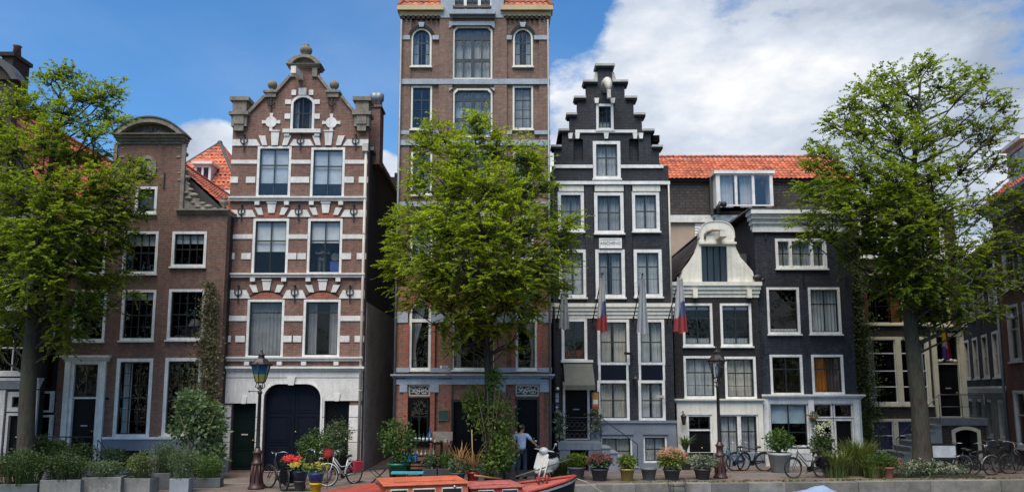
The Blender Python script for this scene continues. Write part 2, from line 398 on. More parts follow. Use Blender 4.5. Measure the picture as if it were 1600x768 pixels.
class House:
    def __init__(s, name, label, cat, D, px=None, origin=None, u=None, group=None):
        if origin is None: s.o = Vector((at(px, 560, D).x, D, 0)); s.u = Vector((1, 0, 0))
        else: s.o = Vector(origin); s.u = Vector(u).normalized()
        s.n = Vector((s.u.y, -s.u.x, 0))                 # outward (towards the street)
        s.root = thing(name, label, cat, s.o, math.atan2(s.u.y, s.u.x), group)
        s.holes = []; s.parts = {}; s.nm = name
    def loc(s, px, py):
        r = ray(px, py); c = Vector((0, 0, CAMH)); t = (s.o - c).dot(s.n) / r.dot(s.n); p = c + r * t
        return (p - s.o).dot(s.u), p.z
    def x(s, px, py): return s.loc(px, py)[0]
    def z(s, py, px=None):
        return s.loc(px if px is not None else s.zpx, py)[1] if (px is not None or hasattr(s, 'zpx')) else s.loc(800, py)[1]
    def R(s, a, b, c, d):
        ym = (b + d) / 2; xm = (a + c) / 2
        return s.loc(a, ym)[0], s.loc(c, ym)[0], s.loc(xm, d)[1], s.loc(xm, b)[1]
    def mb(s, name, mat, key=''):
        k = name + '|' + key
        if k not in s.parts: s.parts[k] = (MB(), mat)
        return s.parts[k][0]
    def bx(s, name, mat, px, y0, y1=.02, key=''):
        x0, x1, z0, z1 = s.R(*px); s.mb(name, mat, key).box(x0, x1, y0, y1, z0, z1)
    def win(s, px, fw=.085, fm=None, sm=None, nx=2, rows=(.5,), arch=None, cur=None, sill=True, glass=None, rect=None, name='window',
            railm=None, mull=.028, sillm=None, label=None, srow=None):
        fm = fm or WHITE; sm = sm or SASHB; glass = glass or GLASS
        x0, x1, z0, z1 = rect or s.R(*px)
        s.holes.append(shape(x0, x1, z0, z1, arch))
        f = MB(); e = .012
        f.prism(shape(x0 - e, x1 + e, z0 - e, z1 + e, arch), -.02, .13, [shape(x0 + fw, x1 - fw, z0 + fw * .9, z1 - fw, arch, fw)])
        fo = f.build(name, fm, s.root)
        if label: fo['label'] = label
        a0, a1, b0, b1 = x0 + fw, x1 - fw, z0 + fw * .9, z1 - fw; q = .035
        b = MB(); b.prism(shape(a0, a1, b0, b1, arch, fw), .045, .10, [shape(a0 + q, a1 - q, b0 + q, b1 - q, arch, fw + q)])
        for i in range(1, nx):
            xx = a0 + (a1 - a0) * i / nx; wv = mull * (1.5 if nx in (2, 4) and i == nx // 2 else .8) 
            b.box(xx - wv / 2, xx + wv / 2, .05, .095, b0 + q, b1 - q - (0 if arch is None else .02))
        for r in rows:
            zz = b0 + (b1 - b0) * r; wv = mull * (1.7 if srow is None or r in srow else .7)
            b.box(a0 + q, a1 - q, .052, .093, zz - wv / 2, zz + wv / 2)
        b.build('sash', sm, fo)
        MB().add([(x, .075, z) for x, z in shape(a0 + .01, a1 - .01, b0 + .01, b1 - .01, arch, fw)], [tuple(range(len(shape(a0, a1, b0, b1, arch, fw))))]).build('pane', glass, fo)
        if sill:
            sb = MB(); sb.box(x0 - .05, x1 + .05, -.10, .04, z0 - .075, z0 - .014); sb.build('sill', sillm or fm, fo)
        for c in ([cur] if isinstance(cur, (str, tuple)) else (cur or [])):
            k, v, m = (c, None, None) if isinstance(c, str) else (list(c) + [None, None])[:3]
            d = MB(); nmn = 'curtain'; w = a1 - a0
            if k == 'net':
                q1, q2 = random.choice(((.485, .515), (.44, .52), (.47, .56), (.40, .60), (.48, .52))); wavy(d, a0, a0 + w * q1, b0 + .03, b1, .26); wavy(d, a0 + w * q2, a1, b0 + .03, b1, .26)
            elif k == 'full': wavy(d, a0, a1, b0 + .02, b1, .24)
            elif k == 'blind': d.box(a0 + .02, a1 - .02, .15, .16, b1 - (b1 - b0) * v, b1); nmn = 'blind'
            elif k == 'low': wavy(d, a0, a1, b0, b0 + (b1 - b0) * v, .22)
            elif k == 'sides': wavy(d, a0, a0 + w * v, b0, b1, .28); wavy(d, a1 - w * v, a1, b0, b1, .28)
            elif k == 'left': wavy(d, a0, a0 + w * v, b0, b1, .28)
            elif k == 'right': wavy(d, a1 - w * v, a1, b0, b1, .28)
            elif k == 'tiel': wavy(d, a0, a0 + w * v, b0, b1, .28, taper='l')
            elif k == 'tier': wavy(d, a1 - w * v, a1, b0, b1, .28, taper='r')
            d.build(nmn, m or (BLIND if k == 'blind' else random.choice((NET, NET, NETW, NETG))), fo)
        return fo
    def door(s, px, mat, fm=None, fw=.09, panels=(.12, .5, .58, .92), cols=1, rect=None, arch=None, top=None, knob=True, y=.10, letter=True, label=None):
        """a panelled door in its frame; top = height fraction of a fanlight"""
        x0, x1, z0, z1 = rect or s.R(*px); s.holes.append(shape(x0, x1, z0, z1, arch))
        zt = z1 - fw; zd = z0 + (zt - z0) * (1 - (top or 0))
        d = MB(); a0, a1 = x0 + fw, x1 - fw
        if arch: d.prism(shape(a0, a1, z0 + .02, zt, arch, fw), y, y + .06)
        else: d.box(a0, a1, y, y + .06, z0 + .02, zd)
        w = (a1 - a0) / cols; H = zd - z0
        for c in range(cols):
            for p0, p1 in zip(panels[::2], panels[1::2]):
                X0, X1 = a0 + w * c + w * .16, a0 + w * (c + 1) - w * .16; Z0, Z1 = z0 + H * p0, z0 + H * p1
                d.prism(shape(X0 - .03, X1 + .03, Z0 - .03, Z1 + .03), y - .018, y + .002, [shape(X0, X1, Z0, Z1)])
                d.box(X0 + .06, X1 - .06, y - .012, y + .002, Z0 + .06, Z1 - .06)
        if cols == 2: d.box((a0 + a1) / 2 - .03, (a0 + a1) / 2 + .03, y - .03, y + .001, z0 + .02, zd)
        do = d.build('door', mat, s.root)
        if label: do['label'] = label
        if fm:
            f = MB(); f.prism(shape(x0 - .01, x1 + .01, z0 + .005, z1 + .01, arch), -.03, .14, [shape(a0, a1, z0 + .03, zt, arch, fw)]); f.build('door_frame', fm, do)
        if knob:
            k = MB(); kx = a1 - .12 if cols == 1 else (a0 + a1) / 2 + .09
            k.ball((kx, y - .04, z0 + H * .45), .035, 8); k.build('handle', BRASS, do)
            if letter: MB().box((a0 + a1) / 2 - .12, (a0 + a1) / 2 + .12, y - .028, y - .019, z0 + H * .53, z0 + H * .55).build('letter_slot', PIPE, do)
        if top:
            b = MB(); b.prism(shape(a0, a1, zd + .03, zt), .05, .10, [shape(a0 + .05, a1 - .05, zd + .08, zt - .05)])
            b.box((a0 + a1) / 2 - .015, (a0 + a1) / 2 + .015, .055, .095, zd + .08, zt - .05); t = b.build('fanlight', SASHB, do)
            f2 = MB(); f2.add([(a0 + .04, .075, zd + .06), (a1 - .04, .075, zd + .06), (a1 - .04, .075, zt - .04), (a0 + .04, .075, zt - .04)], [(0, 1, 2, 3)]); f2.build('fanlight_pane', GLASS, do)
            bpy.data.objects.remove(t) if False else None
            r = MB(); r.box(a0, a1, .02, .14, zd - .03, zd + .03); r.build('transom', fm or mat, do)
        return do
    def finish(s, bands, depth, eave, side=None, floors=(), room=2.4, th=.32, back=True, xs=None):
        """bands: [(outline polygon, material)]; side walls and back up to the eave height"""
        for i, (poly, m) in enumerate(bands):
            zs = [p[1] for p in poly]; z0, z1 = min(zs), max(zs)
            xsb = [p[0] for p in poly]
            hs = [h for h in s.holes if z0 - .3 < sum(p[1] for p in h) / len(h) < z1 + .1]
            hs = [[(x, max(z, z0 + .012)) for x, z in h] for h in hs]
            w = MB(); w.prism(poly, 0, th, hs); w.build('wall' if i == 0 else 'upper_wall', m, s.root)
        x0, x1 = xs or (min(p[0] for p in bands[0][0]), max(p[0] for p in bands[0][0]))
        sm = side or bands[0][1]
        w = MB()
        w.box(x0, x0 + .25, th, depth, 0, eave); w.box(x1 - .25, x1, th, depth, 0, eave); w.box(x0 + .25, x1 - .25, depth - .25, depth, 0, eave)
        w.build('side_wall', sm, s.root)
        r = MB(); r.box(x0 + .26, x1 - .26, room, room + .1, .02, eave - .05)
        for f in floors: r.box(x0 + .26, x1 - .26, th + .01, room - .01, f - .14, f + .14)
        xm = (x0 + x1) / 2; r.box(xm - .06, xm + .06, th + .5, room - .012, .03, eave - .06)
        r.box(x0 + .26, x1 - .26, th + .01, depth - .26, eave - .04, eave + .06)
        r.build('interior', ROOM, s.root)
        s.x0, s.x1 = x0, x1
        for k, (m, mt) in s.parts.items():
            if m.v: build_split(m, k.split('|')[0], mt, s.root)
def tiles(mb, A, B, C, D, tw=.24, tl=.34, h=.045):
    """pantiles: A-B eave, D-C ridge; each tile its own little curved island"""
    A, B, C, D = map(Vector, (A, B, C, D))
    nu = max(2, round((B - A).length / tw)); nv = max(2, round((D - A).length / tl))
    nrm = (B - A).cross(D - A).normalized()
    if nrm.z < 0: nrm = -nrm
    prof = [(0, .0), (.22, .75), (.45, 1.0), (.68, .6), (.86, .05), (1.04, -.12)]
    P = lambda u, v: (A + (B - A) * u) * (1 - v) + (D + (C - D) * u) * v
    for j in range(nv):
        for i in range(nu):
            vs = []
            jt = random.uniform(-.008, .008)
            for v, lift in ((j / nv, .028 + jt), ((j + 1.06) / nv, 0.0)):
                for pu, ph in prof: vs.append(P(min((i + pu) / nu, 1), min(v, 1)) + nrm * (ph * h + lift))
            mb.add(vs, [(k, k + 1, k + 7, k + 6) for k in range(5)], True)
def gable_roof(h, x0, x1, ez, rz, y0, y1, mat, slab=SLATE, over=.1, ridge=True):
    xm = (x0 + x1) / 2
    t = MB()
    tiles(t, (x0 - over, y1, ez), (x0 - over, y0, ez), (xm, y0, rz), (xm, y1, rz))
    tiles(t, (x1 + over, y0, ez), (x1 + over, y1, ez), (xm, y1, rz), (xm, y0, rz))
    if ridge: t.tube([(xm, y0, rz + .03), (xm, y1, rz + .03)], .11, 8)
    ro = t.build('roof', mat, h.root)
    g = MB(); g.prism([(x0 + .02, ez - .06), (x1 - .02, ez - .06), (xm, rz - .06)], y0 + .01, y1 - .01); g.build('roof_core', slab, ro)
    return ro
def cornice(mb, x0, x1, z0, z1, proud=.35, steps=4, y1=.05, cap=None):
    """stepped moulding growing outward towards the top, with returned ends"""
    for i in range(steps):
        a = z0 + (z1 - z0) * i / steps; b = z0 + (z1 - z0) * (i + 1) / steps; p = proud * ((i + 1) / steps) ** 1.3
        mb.box(x0 - p * .5, x1 + p * .5, -p, y1, a, b)
# ================================================================== brick neck-gable house (left)
D1 = depth_of(740.)
h = House('brick_house', 'brown brick house with a curved pediment on its tall neck gable and black-framed sash windows', 'house', D1, 215)
xl, xr = h.x(84, 650), h.x(345, 560); sh = h.z(334)
nl, nr, nt = h.x(183, 270), h.x(283, 270), h.z(214)
for r in ((115, 453, 165, 532), (190, 453, 242, 531), (263, 452, 319, 530)):
    h.win(r, nx=4, rows=(.25, .5, .75), srow=(.5,), cur=('blind', .16) if r[0] == 190 else None)
for r in ((118, 363, 165, 428), (193, 362, 246, 427), (269, 362, 322, 416)):
    h.win(r, nx=4, rows=(.5,), cur=('blind', .3, NET))
h.win((212, 292, 245, 333), nx=1, rows=(), cur=('blind', .85, plain('blue_shutter', (.05, .075, .09), .6)))
h.win((180, 560, 236, 682), nx=3, rows=(.17, .34, .5, .67, .84), srow=(.5,), cur=('left', .32), fw=.11)
h.win((256, 559, 313, 680), nx=3, rows=(.17, .34, .5, .67, .84), srow=(.5,), fw=.11)
h.door((107, 563, 155, 716), BLACKP, WHITE, .13, (.1, .45, .55, .92), top=.36)
x0, x1, z0, z1 = h.R(99, 560, 163, 716)
m = h.mb('door_surround', WHITE); m.box(x0, x0 + .2, -.10, .0, .3, z1 - .1); m.box(x1 - .2, x1, -.10, .0, .3, z1 - .1)
cornice(m, x0 - .05, x1 + .05, z1 - .1, z1 + .12, .22, 3, -.005)
for r in ((187, 703, 232, 745), (250, 703, 305, 745)):
    x0, x1, z0, z1 = h.R(*r); h.holes.append(shape(x0, x1, .06, z1)); b = MB()
    for i in range(7): b.box(x0 + (x1 - x0) * (i + .5) / 7 - .018, x0 + (x1 - x0) * (i + .5) / 7 + .018, .03, .07, .06, z1 - .01)
    b.box(x0, x1, .02, .08, z1 - .06, z1 - .003); o = b.build('basement_grille', IRON, h.root)
    MB().box(x0, x1, .16, .2, .03, z1).build('basement_pane', plain('dark_board', (.02, .022, .024), .5), o)
pz = h.z(683)
pl = h.mb('plinth', PLINTH)
pl.prism([(xl, .0), (xr, .0), (xr, pz), (xl, pz)], -.06, -.003, [hh for hh in h.holes if max(p[1] for p in hh) < pz + .05] + [[(h.x(99, 640), .0001), (h.x(163, 640), .0001), (h.x(163, 640), pz - .001), (h.x(99, 640), pz - .001)]])
h.mb('plinth_moulding', WHITE).box(h.x(164, 640), xr, -.09, -.062, pz - .05, pz + .03)
m = h.mb('shoulder_cornice', OLDSTONE)
cornice(m, nr, xr, sh - .02, sh + .16, .18, 3); cornice(m, xl, nl, sh - .02, sh + .16, .18, 3)
m.box(nr + .02, nr + .16, -.07, .01, sh + .17, nt - .3); m.box(nl - .16, nl - .02, -.07, .01, sh + .17, nt - .3)
# segmental pediment on the neck
m = h.mb('pediment', OLDSTONE); cornice(m, nl - .02, nr + .02, nt - .28, nt, .2, 3, .34)
def arc(c0, c1, z, rise, n=18): 
    w = c1 - c0; R = (w * w / 4 + rise * rise) / (2 * rise); a = math.asin(w / 2 / R); xm = (c0 + c1) / 2
    return [(xm + R * math.sin(t), z - R + rise + R * math.cos(t)) for t in np.linspace(a, -a, n)]
hr = h.z(188) - nt
m.prism(arc(nl - .16, nr + .16, nt + .004, hr), -.27, .36, [arc(nl + .12, nr - .12, nt + .06, hr - .22)])
m2 = h.mb('pediment_carving', plain('carved_stone', (.17, .155, .13), .9, .5, 6, fine=.5, bmp=.5)); m2.prism(arc(nl + .1, nr - .1, nt + .05, hr - .2), .02, .3)
for i in range(11):
    a = PI * (i + .5) / 11; c = ((nl + nr) / 2, nt + .1)
    m2.tube([(c[0] + .12 * math.cos(a), .0, c[1] + .05 * math.sin(a)), (c[0] + .75 * math.cos(a), -.02, c[1] + (hr - .42) * math.sin(a))], [.02, .05], 6)
h.mb('pediment_cap', LEAD).prism(arc(nl - .2, nr + .2, nt + .02, hr + .05), -.31, .38, [arc(nl - .155, nr + .155, nt + .0201, hr - .004)])
# oval medallion and carved claws on the shoulders
mo = h.mb('oval_window', OLDSTONE); cx, cz = h.loc(231, 262)
mo.prism([(cx + .36 * math.cos(a), cz + .46 * math.sin(a)) for a in np.linspace(0, 2 * PI, 21)[:-1]], -.08, -.003, [[(cx + .24 * math.cos(a), cz + .33 * math.sin(a)) for a in np.linspace(0, 2 * PI, 21)[:-1]]])
mo.prism([(cx + .24 * math.cos(a), cz + .33 * math.sin(a)) for a in np.linspace(0, 2 * PI, 21)[:-1]], -.03, -.004)
sc = h.mb('carved_claw', OLDSTONE)
for sgn, e0, e1 in ((1, nr, xr), (-1, nl, xl)):
    W = abs(e1 - e0); Hh = nt - .5 - sh
    pts = [(e0 + sgn * W * (.02 + .85 * t ** 2.3), sh + .18 + Hh * (1 - t) ** 1.7) for t in np.linspace(0, 1, 13)]
    poly = [(e0 + sgn * .0, sh + .17)] + ([(e0 + sgn * W * .87, sh + .17)] + pts[::-1]); sc.prism(poly if sgn > 0 else poly[::-1], .05, .24)
    for i, (px_, pz_) in enumerate(pts):
        r = .10 + .035 * math.sin(i * 2.1); sc.ball((px_, .1, pz_), r, 7, sc=(1.3, .9, .75)); sc.ball((px_ - sgn * .17, .04, pz_ - .13), r * .8, 6, sc=(1.4, .8, .6))
    sc.lathe([(.09, 0), (.05, .1), (.16, .25), (.17, .33), (.08, .42), (.14, .45), (.02, .5)], (e1 - sgn * .2, .1, sh + .17), 12)
an = h.mb('wall_anchor', IRON)
for p in ((257, 282),): 
    ax, az = h.loc(*p); an.box(ax - .02, ax + .02, -.04, -.002, az - .32, az + .32)
h.mb('letter_plate', BLACKP).ball((h.x(168, 622), -.03, h.z(622)), .05, 8)
rz_ = 12.35
gable_roof(h, xl, xr, sh + .05, rz_, .4, 13, TILE)
h.finish([([(xl, 0), (xr, 0), (xr, sh), (nr, sh), (nr, nt), (nl, nt), (nl, sh), (xl, sh)], BR_H1)], 13, sh, BR_SIDE, (h.z(545), h.z(440), h.z(345), h.z(690)))
# entrance steps and handrail of this house
t = thing('stoop', 'low grey stone stoop with thin black handrails before the black door', 'stoop', (h.o.x + h.x(130, 700), D1, 0))
b = MB(); zst = h.z(716)
b.box(-1.0, 1.1, -1.15, -.07, 0, zst - .02)
for i in range(3): b.box(1.1, 1.1 + .28 * (i + 1), -1.12 + .001 * i, -.08, 0, zst - .02 - (zst / 4) * (i + 1))
b.build('steps', GREYSTONE, t, .012)
r = MB(); r.tube([(-1.5, -1.1, zst + .85), (.95, -1.1, zst + .85)], .022); r.tube([(.95, -1.1, zst + .86), (.95, -1.1, 0)], .018)
for q in (-.95, 0.): r.tube([(q, -1.1, zst + .85), (q, -1.1, zst - .03)], .016)
r.tube([(1.12, -1.1, zst + .75), (2.0, -1.1, zst - .25)], .02); r.tube([(1.12, -1.1, zst + .75), (1.12, -1.1, 0)], .016); r.build('handrail', IRON, t)
HH1 = h
# ================================================================== leftmost dark house
D0 = depth_of(744.)
h = House('dark_house', 'dark brown brick house with white cornice and pilasters at the left edge', 'house', D0, 20)
xl, xr = h.x(-190, 560), h.x(58, 560); ez = h.z(340)
for r in ((-8, 398, 47, 482), (-92, 398, -34, 482)): h.win(r, nx=2, rows=(.5,), fw=.1, sm=VIGWHITE, fm=VIGWHITE)
for r in ((-8, 508, 46, 584), (-92, 508, -34, 584)): h.win(r, nx=2, rows=(.55,), fw=.1, sm=VIGWHITE, fm=VIGWHITE)
for r in ((-46, 262, -6, 330), (-106, 262, -66, 330)): h.win(r, nx=2, rows=(.5,), fw=.1, sm=VIGWHITE, fm=VIGWHITE)
h.win((12, 612, 45, 642), nx=1, rows=(), sill=False, fw=.16, fm=VIGWHITE)
h.door((8, 645, 46, 722), BLACKP, VIGWHITE, .08, (.12, .5, .6, .92))
h.win((-100, 620, -30, 700), nx=2, rows=(.5,), fw=.12, fm=VIGWHITE)
m = h.mb('cornice', VIGWHITE); cornice(m, xl, h.x(62, 600), h.z(607), h.z(590), .3, 4, -.003)
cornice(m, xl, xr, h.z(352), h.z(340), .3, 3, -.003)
for p in ((-4, 609, 7, 722), (47, 609, 58, 722), (-28, 609, -18, 722)): h.bx('pilaster', VIGWHITE, p, -.1, -.003)
gl, gr = h.x(-130, 200), h.x(16, 200); gt = h.z(122)
top = [(xl, 0), (xr, 0), (xr, ez), (gr, ez), (gr, gt)] + [(x, z) for x, z in arc(gl, gr, gt, 1.0, 12)] + [(gl, ez), (xl, ez)]
h.mb('gable_coping', LEAD).prism(arc(gl - .15, gr + .2, gt - .1, 1.22, 14), -.14, .5, [arc(gl + .02, gr - .02, gt - .099, .98, 14)])
m = h.mb('chimney', BR_SIDE); q0, q1, _, q2 = h.R(-32, 66, -14, 100); m.box(q0, q1, 1.2, 2.2, gt - 1, q2); m.box(q0 - .08, q1 + .08, 1.12, 2.28, q2 + .002, q2 + .16)
h.mb('chimney_pot', plain('clay_pot', (.1, .05, .04), .8)).lathe([(.16, 0), (.13, .45), (.17, .5)], ((q0 + q1) / 2, 1.7, q2 + .16), 12)
gable_roof(h, xl + .5, xr, ez, gt - .6, .4, 14, TILE)
h.finish([(top, BR_DRK)], 14, ez, BR_SIDE, (h.z(495), h.z(385), h.z(598)))
# the narrow black house front between
h = House('narrow_link_house', 'very narrow black-painted front with stacked windows wedged between two brick houses', 'house', depth_of(741), 70)
xl, xr = h.x(59, 600), h.x(83, 600)
h.win((58, 648, 79, 700), nx=1, rows=(), fw=.07, sill=False); h.win((60, 611, 81, 643), nx=1, rows=(), fw=.07, sill=False)
h.win((62, 548, 84, 602), nx=1, rows=(.5,), fw=.05, fm=BLACKP, sill=False, cur=None)
h.win((66, 470, 87, 530), nx=1, rows=(.5,), fw=.05, sill=False)
ez = h.z(440); h.bx('cornice', WHITE, (58, 436, 92, 444), -.1, .0)
h.mb('flat_roof', LEAD).box(xl, xr, 0, 9, ez, ez + .06)
h.finish([([(xl, 0), (xr, 0), (xr, ez), (xl, ez)], BR_BRNB)], 9, ez, BR_SIDE, (), 1.5)
# ================================================================== striped brick house with stone bands
D2 = depth_of(737.)
h = House('striped_brick_house', 'red-brown brick house with white stone bands, ball-topped gable and navy arched gate', 'house', D2, 455)
xl, xr = h.x(346, 580), h.x(567, 580); H2 = h
sz = h.z(181)
rowA = ((386, 468, 443, 558), (474, 468, 531, 557)); rowB = ((395, 342, 450, 429), (481, 342, 534, 428)); rowC = ((402, 229, 454, 308), (486, 231, 538, 309))
for i, r in enumerate(rowA): h.win(r, nx=1, rows=(.80,), cur=('sides', .3, GREYDRAPE) if i else ('full', None, GREYDRAPE), sill=False, fw=.08)
for i, r in enumerate(rowB):
    h.win(r, nx=2, rows=(.62,), cur=('blind', .58 if i == 0 else .42), sill=False, fw=.08)
for r in rowC: h.win(r, nx=2, rows=(.65,), cur=('blind', .72), glass=GLASSB, sill=False, fw=.08, sm=SASHN)
h.win((455, 149, 491, 204), nx=2, rows=(.5,), arch='high', cur=('sides', .22), sill=False, fw=.08)
ax0, ax1, az0, az1 = h.R(450, 150, 496, 205)
XC = (h.x(473, 300)); 
m = h.mb('stone_band', WHITESTONE); gaps = lambda row: [(xl, h.R(*row[0])[0] - .02), (h.R(*row[0])[1] + .02, h.R(*row[1])[0] - .02), (h.R(*row[1])[1] + .02, xr)]
for y0, y1, row in ((218, 228, rowC), (250, 256, rowC), (366, 373, rowB), (328, 339, rowB), (453, 466, rowA), (493, 501, rowA)):
    wide = y1 - y0 > 9
    for k, (a, b) in enumerate(gaps(row)):
        z0, z1 = h.z(y1), h.z(y0)
        if wide:                                     # springer stones taper towards the arch
            tl = .0 if k == 0 else .16; tr = .0 if k == 2 else .16
            a2 = a - (0 if k == 0 else .10); b2 = b + (0 if k == 2 else .10)
            m.prism([(a2, z0), (b2, z0), (b2 - tr, z1), (a2 + tl, z1)], -.035, -.002)
        else: m.box(a, b, -.03, -.002, z0, z1)
for y, row in ((281, rowC), (400, rowB), (529, rowA)):
    z = h.z(y)
    for a in (xl + .0, *(g for r in row for g in (h.R(*r)[0] - .42, h.R(*r)[1] + .02)), xr - .34): m.box(a, a + .36 if a > xl else a + .3, -.03, -.002, z - .12, z + .12)
sc_ = h.mb('string_course', WHITESTONE)
for y in (311, 430, 560): sc_.box(xl, xr, -.10, -.002, h.z(y + 3.5), h.z(y - 3)); sc_.box(xl, xr, -.16, -.1, h.z(y - .5), h.z(y - 3))
for row, y in ((rowC, 312), (rowB, 431), (rowA, 561)):
    for r in row:
        for e in (h.R(*r)[0] + .08, h.R(*r)[1] - .08): sc_.box(e - .09, e + .09, -.13, -.002, h.z(y + 9), h.z(y + 3.4))
ks = h.mb('keystone', WHITESTONE); ar = h.mb('brick_arch', BR_QUO); br2 = h.mb('arch_band', BR_SIDE)
for row, yt, yb in ((rowC, 206, 227.5), (rowB, 318, 333), (rowA, 438.5, 453.5)):
    for r in row:
        a, b, _, zt = h.R(*r); xm = (a + b) / 2; w = (b - a) / 2; base = zt + .02; px_m = 1 / 1155 * D2
        if row is not rowC: ar.prism([(a, base), (b, base)] + arc(a, b, base + .001, (468 - 456) * px_m * .9, 12), -.02, -.002)
        for sx in (0, -1, 1):
            z0, z1 = h.z(yb + (0 if row is rowC else 3) * abs(sx)), h.z(yt + 6.5 * abs(sx)); cx = xm + sx * w * .60; wb, wt = (.12, .17) if not sx else (.095, .13); dx = sx * .12
            ks.prism([(cx - wb, z0 - (.0 if not sx else sx * .0)), (cx + wb, z0), (cx + wt + dx, z1), (cx - wt + dx, z1)], -.06, -.002)
            if not sx: ks.box(cx - wt * 1.12, cx + wt * 1.12, -.09, -.002, z1 + .001, z1 + .045)
        lim = h.z(yb) - base
        if row is not rowC: br2.prism(arc(a - .10, b + .10, base + .02, lim * .95, 12), -.018, -.0025, [arc(a - .02, b + .02, base + .0201, lim * .80, 12)])
# gable window dressing
for px in ((446, 156, 455, 163), (491, 156, 500, 163), (445, 178, 454, 186), (491, 178, 500, 186)): h.bx('stone_block', WHITESTONE, px, -.035, -.002)
for px in ((467, 138, 479, 149), (456, 141, 463, 149), (483, 141, 490, 149)): h.bx('stone_block', WHITESTONE, px, -.04, -.002)
x0, x1, z0, z1 = h.R(443, 203, 502, 211); m = h.mb('gable_sill', WHITESTONE); m.box(x0, x1, -.14, -.002, z0 + .06, z1); m.box(x0 + .05, x0 + .25, -.1, -.002, z0 - .06, z0 + .058); m.box(x1 - .25, x1 - .05, -.1, -.002, z0 - .06, z0 + .058)
cr = h.mb('stone_cross', WHITESTONE)
for cx, cy in ((424, 191), (518, 192)):
    x, z = h.loc(cx, cy); cr.prism(ngon(x, z, .22, 16), -.05, -.002)
    for a in range(4): 
        c, s_ = math.cos(a * PI / 2), math.sin(a * PI / 2)
        cr.prism([(x + c * .2 - s_ * .05, z + s_ * .2 + c * .05)[0:2], (x + c * .2 + s_ * .05, z + s_ * .2 - c * .05), (x + c * .36 + s_ * .07, z + s_ * .36 - c * .07), (x + c * .36 - s_ * .07, z + s_ * .36 + c * .07)], -.045, -.003)
an = h.mb('wall_anchor', IRON)
def anchor(x, z, s=1.0):
    an.box(x - .025 * s, x + .025 * s, -.075, -.04, z - .34 * s, z + .30 * s)
    for sg in (-1, 1): an.tube([(x, -.07, z - .12 * s), (x + sg * .13 * s, -.07, z - .02 * s), (x + sg * .14 * s, -.07, z + .12 * s), (x + sg * .06 * s, -.07, z + .16 * s)], .022 * s, 6)
    an.ball((x, -.06, z + .30 * s), .05 * s, 6)
for y, xs_ in ((222, (382, 470, 556)), (332, (378, 467, 553)), (458, (373, 461, 547)), (163, (424, 519))):
    for q in xs_: x, z = h.loc(q, y); anchor(x, z, .95)
# gable coping, pedestals, balls, crown
lx, rx = h.x(365, 200), h.x(577, 200)
G = lambda px, py: h.loc(px, py)
out = [(xl, 0), (xr, 0), (xr, sz), G(555, 181), G(534, 152), G(516, 147), G(500, 124), G(497, 121), G(497, 106), G(455, 106), G(455, 121), G(451, 124), G(433, 147), G(414, 152), G(388, 181), (xl, sz)]
cp = h.mb('coping', OLDSTONE)
def slope(p, q, w=.09):
    a, b = Vector(G(*p)), Vector(G(*q)); n = Vector((-(b - a).y, (b - a).x)).normalized()
    if n.y < 0: n = -n
    cp.prism([tuple(a - n * .02), tuple(b - n * .02), tuple(b + n * w), tuple(a + n * w)] if (b - a).x > 0 else [tuple(b - n * .02), tuple(a - n * .02), tuple(a + n * w), tuple(b + n * w)], -.09, .42)
slope((386, 181), (415, 152)); slope((432, 146), (455, 120)); slope((497, 120), (517, 146)); slope((533, 152), (557, 181))
fin = h.mb('pedestal', OLDSTONE)
for a, b in ((364, 388), (555, 578)):
    x0, x1 = h.x(a, 180), h.x(b, 180); w = x1 - x0
    for y0, y1, e in ((206, 199, -.12), (199, 179, 0), (182, 177, .08), (177, 160, -.03), (160, 154, .07)):
        fin.box(x0 - e, x1 + e, -.16 - max(e, 0), .4, h.z(y0) + .001 * e, h.z(y1))
    fin.box(x0 + .1, x1 - .1, -.2, -.161, h.z(196), h.z(183))
for c in (424, 521):
    x = h.x(c, 140); fin.box(x - .22, x + .22, -.10, .38, h.z(153), h.z(146)); fin.box(x - .28, x + .28, -.15, .42, h.z(146), h.z(142.5))
    fin.lathe([(.16, 0), (.1, .08), (.08, .16)], (x, .12, h.z(142.5)), 14); fin.ball((x, .12, h.z(131)), .19, 10)
cw = h.mb('gable_crown', OLDSTONE); x0, x1 = h.x(455, 110), h.x(497, 110); xm = (x0 + x1) / 2
cw.box(x0 + .02, x0 + .22, -.08, -.002, h.z(121), h.z(107)); cw.box(x1 - .22, x1 - .02, -.08, -.002, h.z(121), h.z(107))
cornice(cw, x0 - .05, x1 + .05, h.z(107), h.z(103), .14, 2, .44)
cw.prism(arc(x0 - .17, x1 + .17, h.z(103) + .003, h.z(88) - h.z(103)), -.2, .46, [arc(x0 + .06, x1 - .06, h.z(102.4), (h.z(90.5) - h.z(103)) * .8)])
cw.prism(arc(x0 + .05, x1 - .05, h.z(102.5), (h.z(90.3) - h.z(103)) * .8), .02, .4)
cw.lathe([(.2, 0), (.13, .07), (.12, .12), (.22, .2), (.25, .32), (.2, .42), (.1, .48), (.13, .52), (.05, .6)], (xm, .1, h.z(88.5)), 14)
hb = h.mb('hoist_beam', CREAM); bxm, bz = h.loc(470, 124); hb.hexa([(bxm - .1, -1.0, bz - .18), (bxm + .1, -1.0, bz - .18), (bxm + .1, -.003, bz - .05), (bxm - .1, -.003, bz - .05), (bxm - .1, -1.0, bz + .1), (bxm + .1, -1.0, bz + .1), (bxm + .1, -.003, bz + .22), (bxm - .1, -.003, bz + .22)])
